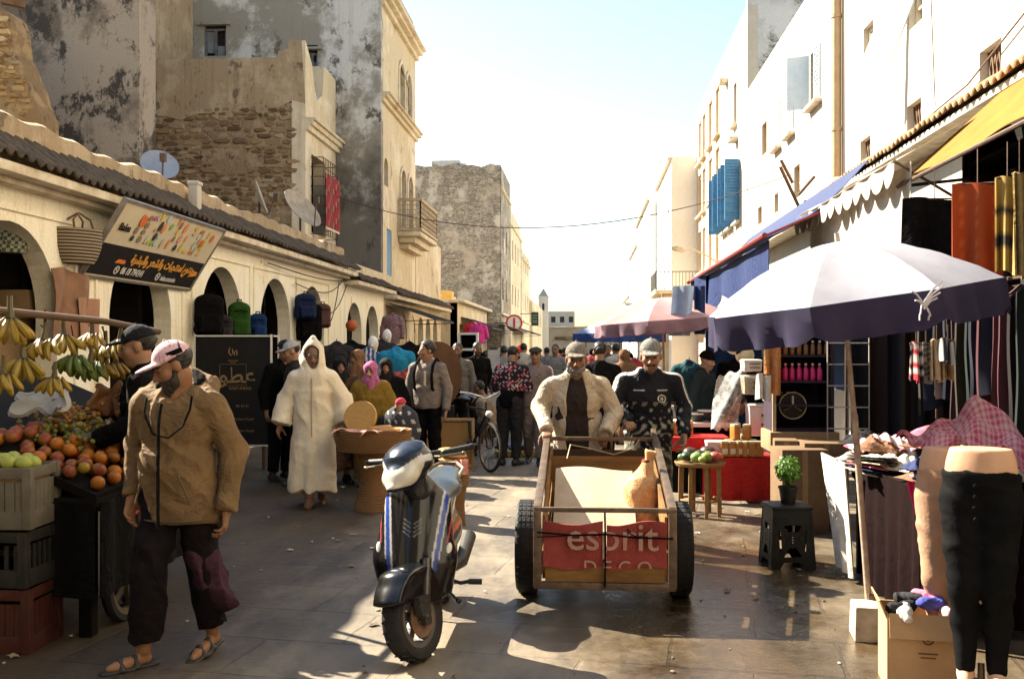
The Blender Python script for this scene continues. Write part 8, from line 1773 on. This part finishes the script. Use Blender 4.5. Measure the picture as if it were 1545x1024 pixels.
q = at(1104, 606, 11.5); m = MB(); m.grid(lambda u, v: (.32 * (u - .5) - .1 * v, .1 * math.sin(u * 5 + v * 4) - .1 * v, .62 * (.5 - v) + .12 * (u - .3) * (1 - v) + .02 * math.sin(u * 17 + v * 13)), 18, 18); tag(m.build('plastic_sheet', t.m, loc=q), 'crumpled clear plastic sheet hanging beside the white tubs', 'plastic sheet')
for i, (px, py) in enumerate(((1052, 628), (1066, 624), (1080, 630))):
    q = at(px, py, 12.2); b = thing('bowl', 'dark bowl with white rim on the stall behind the red bench', 'bowl', q, 0, 'dark bowls behind the red bench'); m = MB(); m.lathe([(.05, -.08), (.1, -.02), (.11, .03), (.1, .03), (.08, -.02), (0, -.06)], 20); m.build('bowl', BPL, b); m = MB(); m.lathe([(.11, .028), (.118, .036), (.11, .044), (.1, .036), (.11, .028)], 20, caps=False); m.build('rim', WT, b)
q = at(1066, 655, 12.2); b = thing('stall_table', 'dark table under the bowls behind the red bench', 'market table', (q.x, 12.3, 0)); m = MB(); m.box((0, 0, .76), (.75, .6, .05)); m.build('top', WT, b); m = MB(); m.box((0, .05, .36), (.7, .5, .7)); m.build('skirt', DCL, b)
# glass case shop
b = thing('display_case', 'tall glass fronted spice case with shelves of bottles beside the white tubs', 'display case', (gx(1212, 10.2), 10.2, 0)); CW, CT = .58, 1.86
m = MB(); m.box((0, .5, 1.25), (CW, .03, 1.3)); m.box((-CW / 2, .25, 1.25), (.03, .5, 1.3)); m.box((CW / 2, .25, 1.25), (.03, .5, 1.3))
for z in (.86, 1.1, 1.34, 1.6, 1.88): m.box((0, .25, z), (CW - .03, .47, .02))
m.build('cabinet', M('dark purple cabinet', (.03, .015, .03), (.02, .012, .02), 5), b, smooth=0); m = MB(); m.box((-CW / 2, -.01, 1.28), (.035, .035, 1.2)); m.build('corner_post', M('pale aluminium post', (.45, .38, .26), None, 9, .4, metal=.3), b, bevel=.004); m = MB(); m.box((.0, .2, .74), (CW + .1, .55, .2)); m.build('ledge', CARD, b, bevel=.01)
for k, (nm, c, z, n, r1, h, lab) in enumerate((('bottle', (.5, .02, .14), 1.355, 7, .028, .17, 'pink bottle on the middle shelf of the glass case'), ('bottle', (.16, .07, .025), 1.615, 8, .026, .14, 'small brown bottle on the upper shelf of the glass case'), ('bottle', (.2, .11, .03), 1.11, 4, .03, .12, 'brown bottle on the lower shelf of the glass case'))):
    pr_ = None; mt = M('bottle glass %d' % k, c, None, 12, .15, .0, coat=.3)
    for i in range(n):
        if pr_ is None: pr_ = o = thing(nm, lab, 'bottle'); m = MB(); m.lathe([(r1, 0), (r1, h * .62), (r1 * .4, h * .8), (r1 * .4, h * .9)], 12); m.build('glass', mt, o); m = MB(); m.lathe([(r1 * .5, h * .9), (r1 * .5, h)], 10); m.build('cap', WT, o)
        else: o = dup(pr_)
        o.location = b.location + Vector((-CW / 2 + .06 + i * .068, .08 if k < 2 else .3, z)); tag(o, lab, 'bottle', lab.split(' bottle')[0] + ' bottles in the glass case')
q = b.location + Vector((-.08, .12, 1.1)); m = MB(); m.lathe([(0, 0), (.13, .0), (.14, .012), (.13, .02), (0, .012)], 28, axis='y'); pl = m.build('painted_plate', BPL); pl.location = q + Vector((0, 0, -.005)); pl.location.z += 0; tag(pl, 'dark round plate with pale rim propped on the lower shelf of the glass case', 'plate'); m = MB(); m.tube([(.135 * math.cos(a), -.004, .135 * math.sin(a)) for a in np.linspace(0, 2 * PI, 29)[:-1]], .006, 5, closed=True)
for k in range(3): m.bar((0, -.006, 0), (.1 * math.cos(k * 2.09 + PI / 2), -.006, .1 * math.sin(k * 2.09 + PI / 2)), .02, .004)
m.build('rim', TRIM, pl)
b = thing('grid_panel', 'wire grid panel for hanging goods beside the glass case', 'grid panel', (gx(1280, 10.0), 10.0, 0)); m = MB(); 
for i in range(3): m.tube([(-.2 + i * .2, 0, .0), (-.2 + i * .2, 0, 1.95)], .007, 5)
for i in range(10): m.tube([(-.2, 0, .05 + .21 * i), (.2, 0, .05 + .21 * i)], .007, 5)
m.build('wire_grid', M('white coated wire', (.35, .32, .28)), b); m = MB(); m.box((-.2, .1, .02), (.03, .3, .03)); m.box((.2, .1, .02), (.03, .3, .03)); m.build('foot', IRON, b)
for i, (px, py, Y, w_, d, h, lab) in enumerate(((1205, 700, 9.4, .42, .4, .46, 'tall tan carton standing below the glass case'), (1240, 705, 9.6, .4, .4, .5, 'second tan carton below the grid panel'), (1185, 715, 9.8, .22, .3, .5, 'narrow carton left of the tall tan carton'))):
    b = thing('cardboard_box', lab, 'box', (gx(px, Y), Y, 0), R(5 - 6 * i)); m = MB(); m.box((0, 0, (h + .3) / 2), (w_, d, h + .3)); m.build('carton', M('dull carton', (.15, .095, .048), (.11, .065, .033), 5, .9), b, bevel=.006); m = MB(); m.box((0, -d / 2 - .001, (h + .3) / 2), (.05, .003, h + .28)); m.build('tape', CARD, b, smooth=0)
# hanging goods under the yellow awning
def hung(name, lab, px, py, Y, w_, h, mt, cat, n=1, col=None, rz=0):
    q = at(px, py, Y); b = thing(name, lab, cat, q, rz); m = MB(); m.grid(lambda u, v: (w_ * (u - .5), .04 * math.sin(u * 11 + px) * (.3 + v), -h * v + .015 * math.sin(u * 6)), 20, 14, thick=.012, col=col); m.build('cloth', mt, b); m = MB(); m.tube([(-w_ / 2, 0, .0), (w_ / 2, 0, 0)], .008, 5); m.tube([(0, 0, 0), (0, 0, .25)], .004, 4); m.build('rail', IRON, b)
def band(c1, c2, n):
    def f(u, v): return c2 if (abs((u * 3) % 1 - .5) < .12 and int(v * n) % 2) or abs(v - .97) < .02 else c1
    return f
hung('hanging_rug', 'orange red woven rug hanging under the yellow awning', 1475, 277, 7.4, .34, .68, VC('woven rug', .95, .5, 260, .004, trans=.25), 'rug', col=band((.42, .075, .02), (.5, .14, .035), 40), rz=R(-20))
hung('hanging_rug', 'mustard yellow scarf with dark bands hanging right of the orange rug', 1520, 268, 7.2, .16, .66, VC('woven rug'), 'scarf', col=lambda u, v: (.05, .04, .03) if abs(v - .35) < .05 or abs(v - .68) < .05 else (.42, .27, .07), rz=R(-20))
hung('hanging_rug', 'narrow ochre scarf hanging between the orange rug and the edge of the frame', 1538, 262, 7.0, .1, .7, FAB('ochre scarf', (.3, .2, .07)), 'scarf')
hung('hanging_cloth', 'dark bundle of cloth hanging under the awning left of the orange rug', 1410, 300, 8.2, .5, .45, BLACKC, 'cloth')
hung('hanging_cloth', 'brown wooden toned cloth hanging below the dark bundle', 1405, 345, 8.6, .42, .5, FAB('brown ochre cloth', (.2, .11, .04)), 'cloth')
def prnt(u, v): return (.6, .55, .5) if int(v * 22) % 2 else ((.5, .04, .05) if u > .15 and u < .85 else (.03, .03, .04))
hung('hanging_towel', 'red and white patterned towel hanging below the parasol edge', 1382, 518, 7.3, .085, .27, VC('woven rug'), 'towel', col=prnt); hung('hanging_towel', 'dark patterned towel hanging beside the red and white towel', 1397, 519, 7.35, .06, .27, VC('woven rug'), 'towel', col=lambda u, v: (.05, .05, .06) if int(v * 16) % 2 else (.3, .28, .26))
hung('hanging_towel', 'beige scarf hanging behind the striped white cloth', 1413, 514, 7.25, .09, .28, FAB('beige scarf', (.42, .3, .16)), 'scarf'); hung('hanging_towel', 'white and black striped cloth hanging rightmost of the small hung cloths', 1428, 513, 7.2, .1, .16, VC('woven rug'), 'towel', col=lambda u, v: (.6, .55, .5) if int(u * 9) % 2 else (.06, .06, .07)); hung('hanging_towel', 'brown patch of cloth hanging below the striped white cloth', 1430, 542, 7.3, .09, .14, FAB('brown patch', (.3, .18, .08)), 'towel')
q = at(1158, 520, 10.0); hung('hanging_cloth', 'orange and tan cloth hung at the edge of the glass case', 1166, 500, 10.1, .17, .62, FAB('orange cloth', (.5, .16, .04), (.4, .25, .12)), 'cloth'); hung('hanging_cloth', 'white shirt cloth hung beside the orange cloth', 1152, 565, 10.0, .13, .25, WDR, 'cloth')
m = MB(); q0, q1 = gx(1064, 14.2), gx(1150, 14.2)
m.grid(lambda u, v: (q0 + (q1 - q0) * u, 14.2 + .05 * math.sin(u * 15), 2.25 - 1.7 * v), 24, 8, thick=.01); tag(m.build('hanging_sheet', MATS['blue back cloth']), 'dark blue sheet hanging upright behind the stall woman', 'cloth')
m = MB(); m.grid(lambda u, v: (2.33 + .05 * math.sin(u * 23) * v, 13.0 + 8.2 * u, 3.06 - (.75 + .25 * math.sin(u * 9)) * v), 40, 6, thick=.01); tag(m.build('hanging_sheet', BAW), 'long dark blue sheet hanging from the red bar of the blue tarpaulin', 'cloth')
# dark shop fittings that close the right side behind the stalls
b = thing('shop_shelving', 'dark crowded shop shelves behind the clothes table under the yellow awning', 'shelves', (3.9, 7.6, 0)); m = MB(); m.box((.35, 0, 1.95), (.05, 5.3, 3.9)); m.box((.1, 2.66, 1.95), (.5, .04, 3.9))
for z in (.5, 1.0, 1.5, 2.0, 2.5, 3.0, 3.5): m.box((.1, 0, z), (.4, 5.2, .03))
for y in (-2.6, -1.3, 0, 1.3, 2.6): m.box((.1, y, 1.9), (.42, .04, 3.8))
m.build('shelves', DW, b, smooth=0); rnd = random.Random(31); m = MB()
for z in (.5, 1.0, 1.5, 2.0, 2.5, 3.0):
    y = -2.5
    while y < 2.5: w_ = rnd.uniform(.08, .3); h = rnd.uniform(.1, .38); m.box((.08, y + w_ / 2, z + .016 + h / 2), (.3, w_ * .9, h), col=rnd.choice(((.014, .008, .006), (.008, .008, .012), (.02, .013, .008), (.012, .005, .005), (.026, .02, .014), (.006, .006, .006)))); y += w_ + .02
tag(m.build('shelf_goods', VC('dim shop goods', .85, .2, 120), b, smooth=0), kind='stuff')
for i, (Y, lab) in enumerate(((4.75, 'dark hanging clothes rack at the right edge behind the mannequins'), (10.6, 'dark hanging clothes behind the glass case'))):
    b = thing('clothes_rack', lab, 'clothes rack', (3.2 + .4 * i, Y, 0)); m = MB(); m.tube([(-.9, 0, 0), (-.9, 0, 2.3), (1.0, 0, 2.3), (1.0, 0, 0)], .02, 6); m.build('rail', IRON, b)
    m = MB(); m.grid(lambda u, v: (-.85 + 1.8 * u, .06 * math.sin(u * 60), 2.26 - 1.9 * v - .1 * math.sin(u * 23)), 90, 8, thick=.01, col=lambda u, v: ((.012, .012, .014), (.03, .015, .012), (.02, .02, .03), (.04, .03, .02))[int(u * 11) % 4]); tag(m.build('garments', VC('dim shop goods'), b), kind='stuff')
for i, (px, py, Y, mt, lab) in enumerate(((1112, 545, 13.5, BLACKC, 'dark hanging garment beside the blue back cloth'), (1040, 548, 14.5, FAB('teal garment', (.02, .07, .08)), 'teal garment hanging above the stall woman'), (1150, 545, 12.6, BLACKC, 'dark hanging garment behind the white tubs'), (958, 545, 18, FAB('red tartan', (.4, .04, .04)), 'red checked shirt hung past the pink parasol'), (943, 540, 20, FAB('ivory shirt', (.6, .55, .45)), 'ivory shirt on a form past the pink parasol'), (930, 545, 24, FAB('rose shirt', (.45, .2, .18)), 'rose shirt hung far along the right stalls'), (922, 540, 28, WDR, 'white shirt hung far along the right stalls'))): garment(lab, px, py, Y, mt, name='hanging_shirt', cat='shirt', h=.02, end=.4 if i > 2 else 1)
for px, py, lab in ((1108, 521, 'round pale hat hung by the blue cloth, upper one'), (1124, 536, 'round pale hat hung by the blue cloth, lower one')): q = at(px, py, 12.0); m = MB(); m.lathe([(0, -.03), (.05, -.03), (.06, 0), (.11, .0), (.11, .008), (0, .008)], 20, axis='y'); o = m.build('hat', M('pale straw hat', (.5, .4, .26))); o.location = q; tag(o, lab, 'hat')
b = thing('clothes_rack', 'added long rack of dark hanging clothes between the clothes table and the shop shelves', 'clothes rack', (3.45, 7.7, 0)); m = MB(); m.tube([(0, -2.4, 0), (0, -2.4, 2.25), (0, 2.4, 2.25), (0, 2.4, 0)], .02, 6); m.build('rail', IRON, b); rnd = random.Random(41)  # dark clothes added in front to darken the sunlit shelves behind
for k in range(30):
    y = -2.3 + k * .158; h = rnd.uniform(.75, 1.3); w_ = rnd.uniform(.34, .48); c_ = rnd.choice(((.006, .006, .008), (.012, .008, .007), (.03, .01, .012), (.01, .012, .025), (.03, .022, .014), (.008, .014, .012), (.07, .02, .025), (.05, .045, .04))); sd = rnd.uniform(0, 6)
    m = MB(); m.grid(lambda u, v: (-w_ / 2 + w_ * u, y + .03 * math.sin(u * 9 + sd) * (.4 + v) + .02 * math.sin(v * 7 + sd), 2.2 - .12 * abs(u - .5) * 2 - h * v + .03 * math.sin(u * 5 + sd)), 10, 8, thick=.03, col=c_); m.build('garment', VC('dim shop goods'), b)
# far right signs
SB = M('blue sign enamel', (.08, .14, .28), None, 9, .5)
for px, py, Y, w_, h, lab, txt in ((937, 482, 44, .62, .38, 'blue enamel street sign over the right stalls, the lower larger one', 1), (963, 474, 40, .36, .32, 'small violet blue sign higher and right of the larger blue one', 0)):
    q = at(px, py, Y); b = thing('wall_sign', lab, 'sign', q); m = MB(); m.box((0, 0, 0), (w_, .05, h)); m.build('panel', SB, b, bevel=.01); m = MB()
    for k in range(3): m.box((-.04 * k, -.03, h * (.25 - .22 * k)), (w_ * (.75 - .15 * k), .01, .03))
    m.build('lettering', WHT, b, smooth=0); m = MB(); m.bar((w_ / 2, 0, 0), (3.4 - q.x, 0, .0), .05); m.build('bracket', IRON, b, smooth=0)
m = MB(); q = at(1205, 285, 17.5)
for a, c in (((0, 0, -.3), (-.35, -.2, .35)), ((0, 0, -.1), (.25, -.1, .2)), ((-.1, 0, .1), (-.3, 0, .5)), ((.1, 0, -.2), (.2, 0, -.45))): m.tube([a, c], .03, 6)
tag(m.build('wooden_props', WOODB, loc=q), 'crossed wooden props sticking up from the right tiled eave', 'poles')
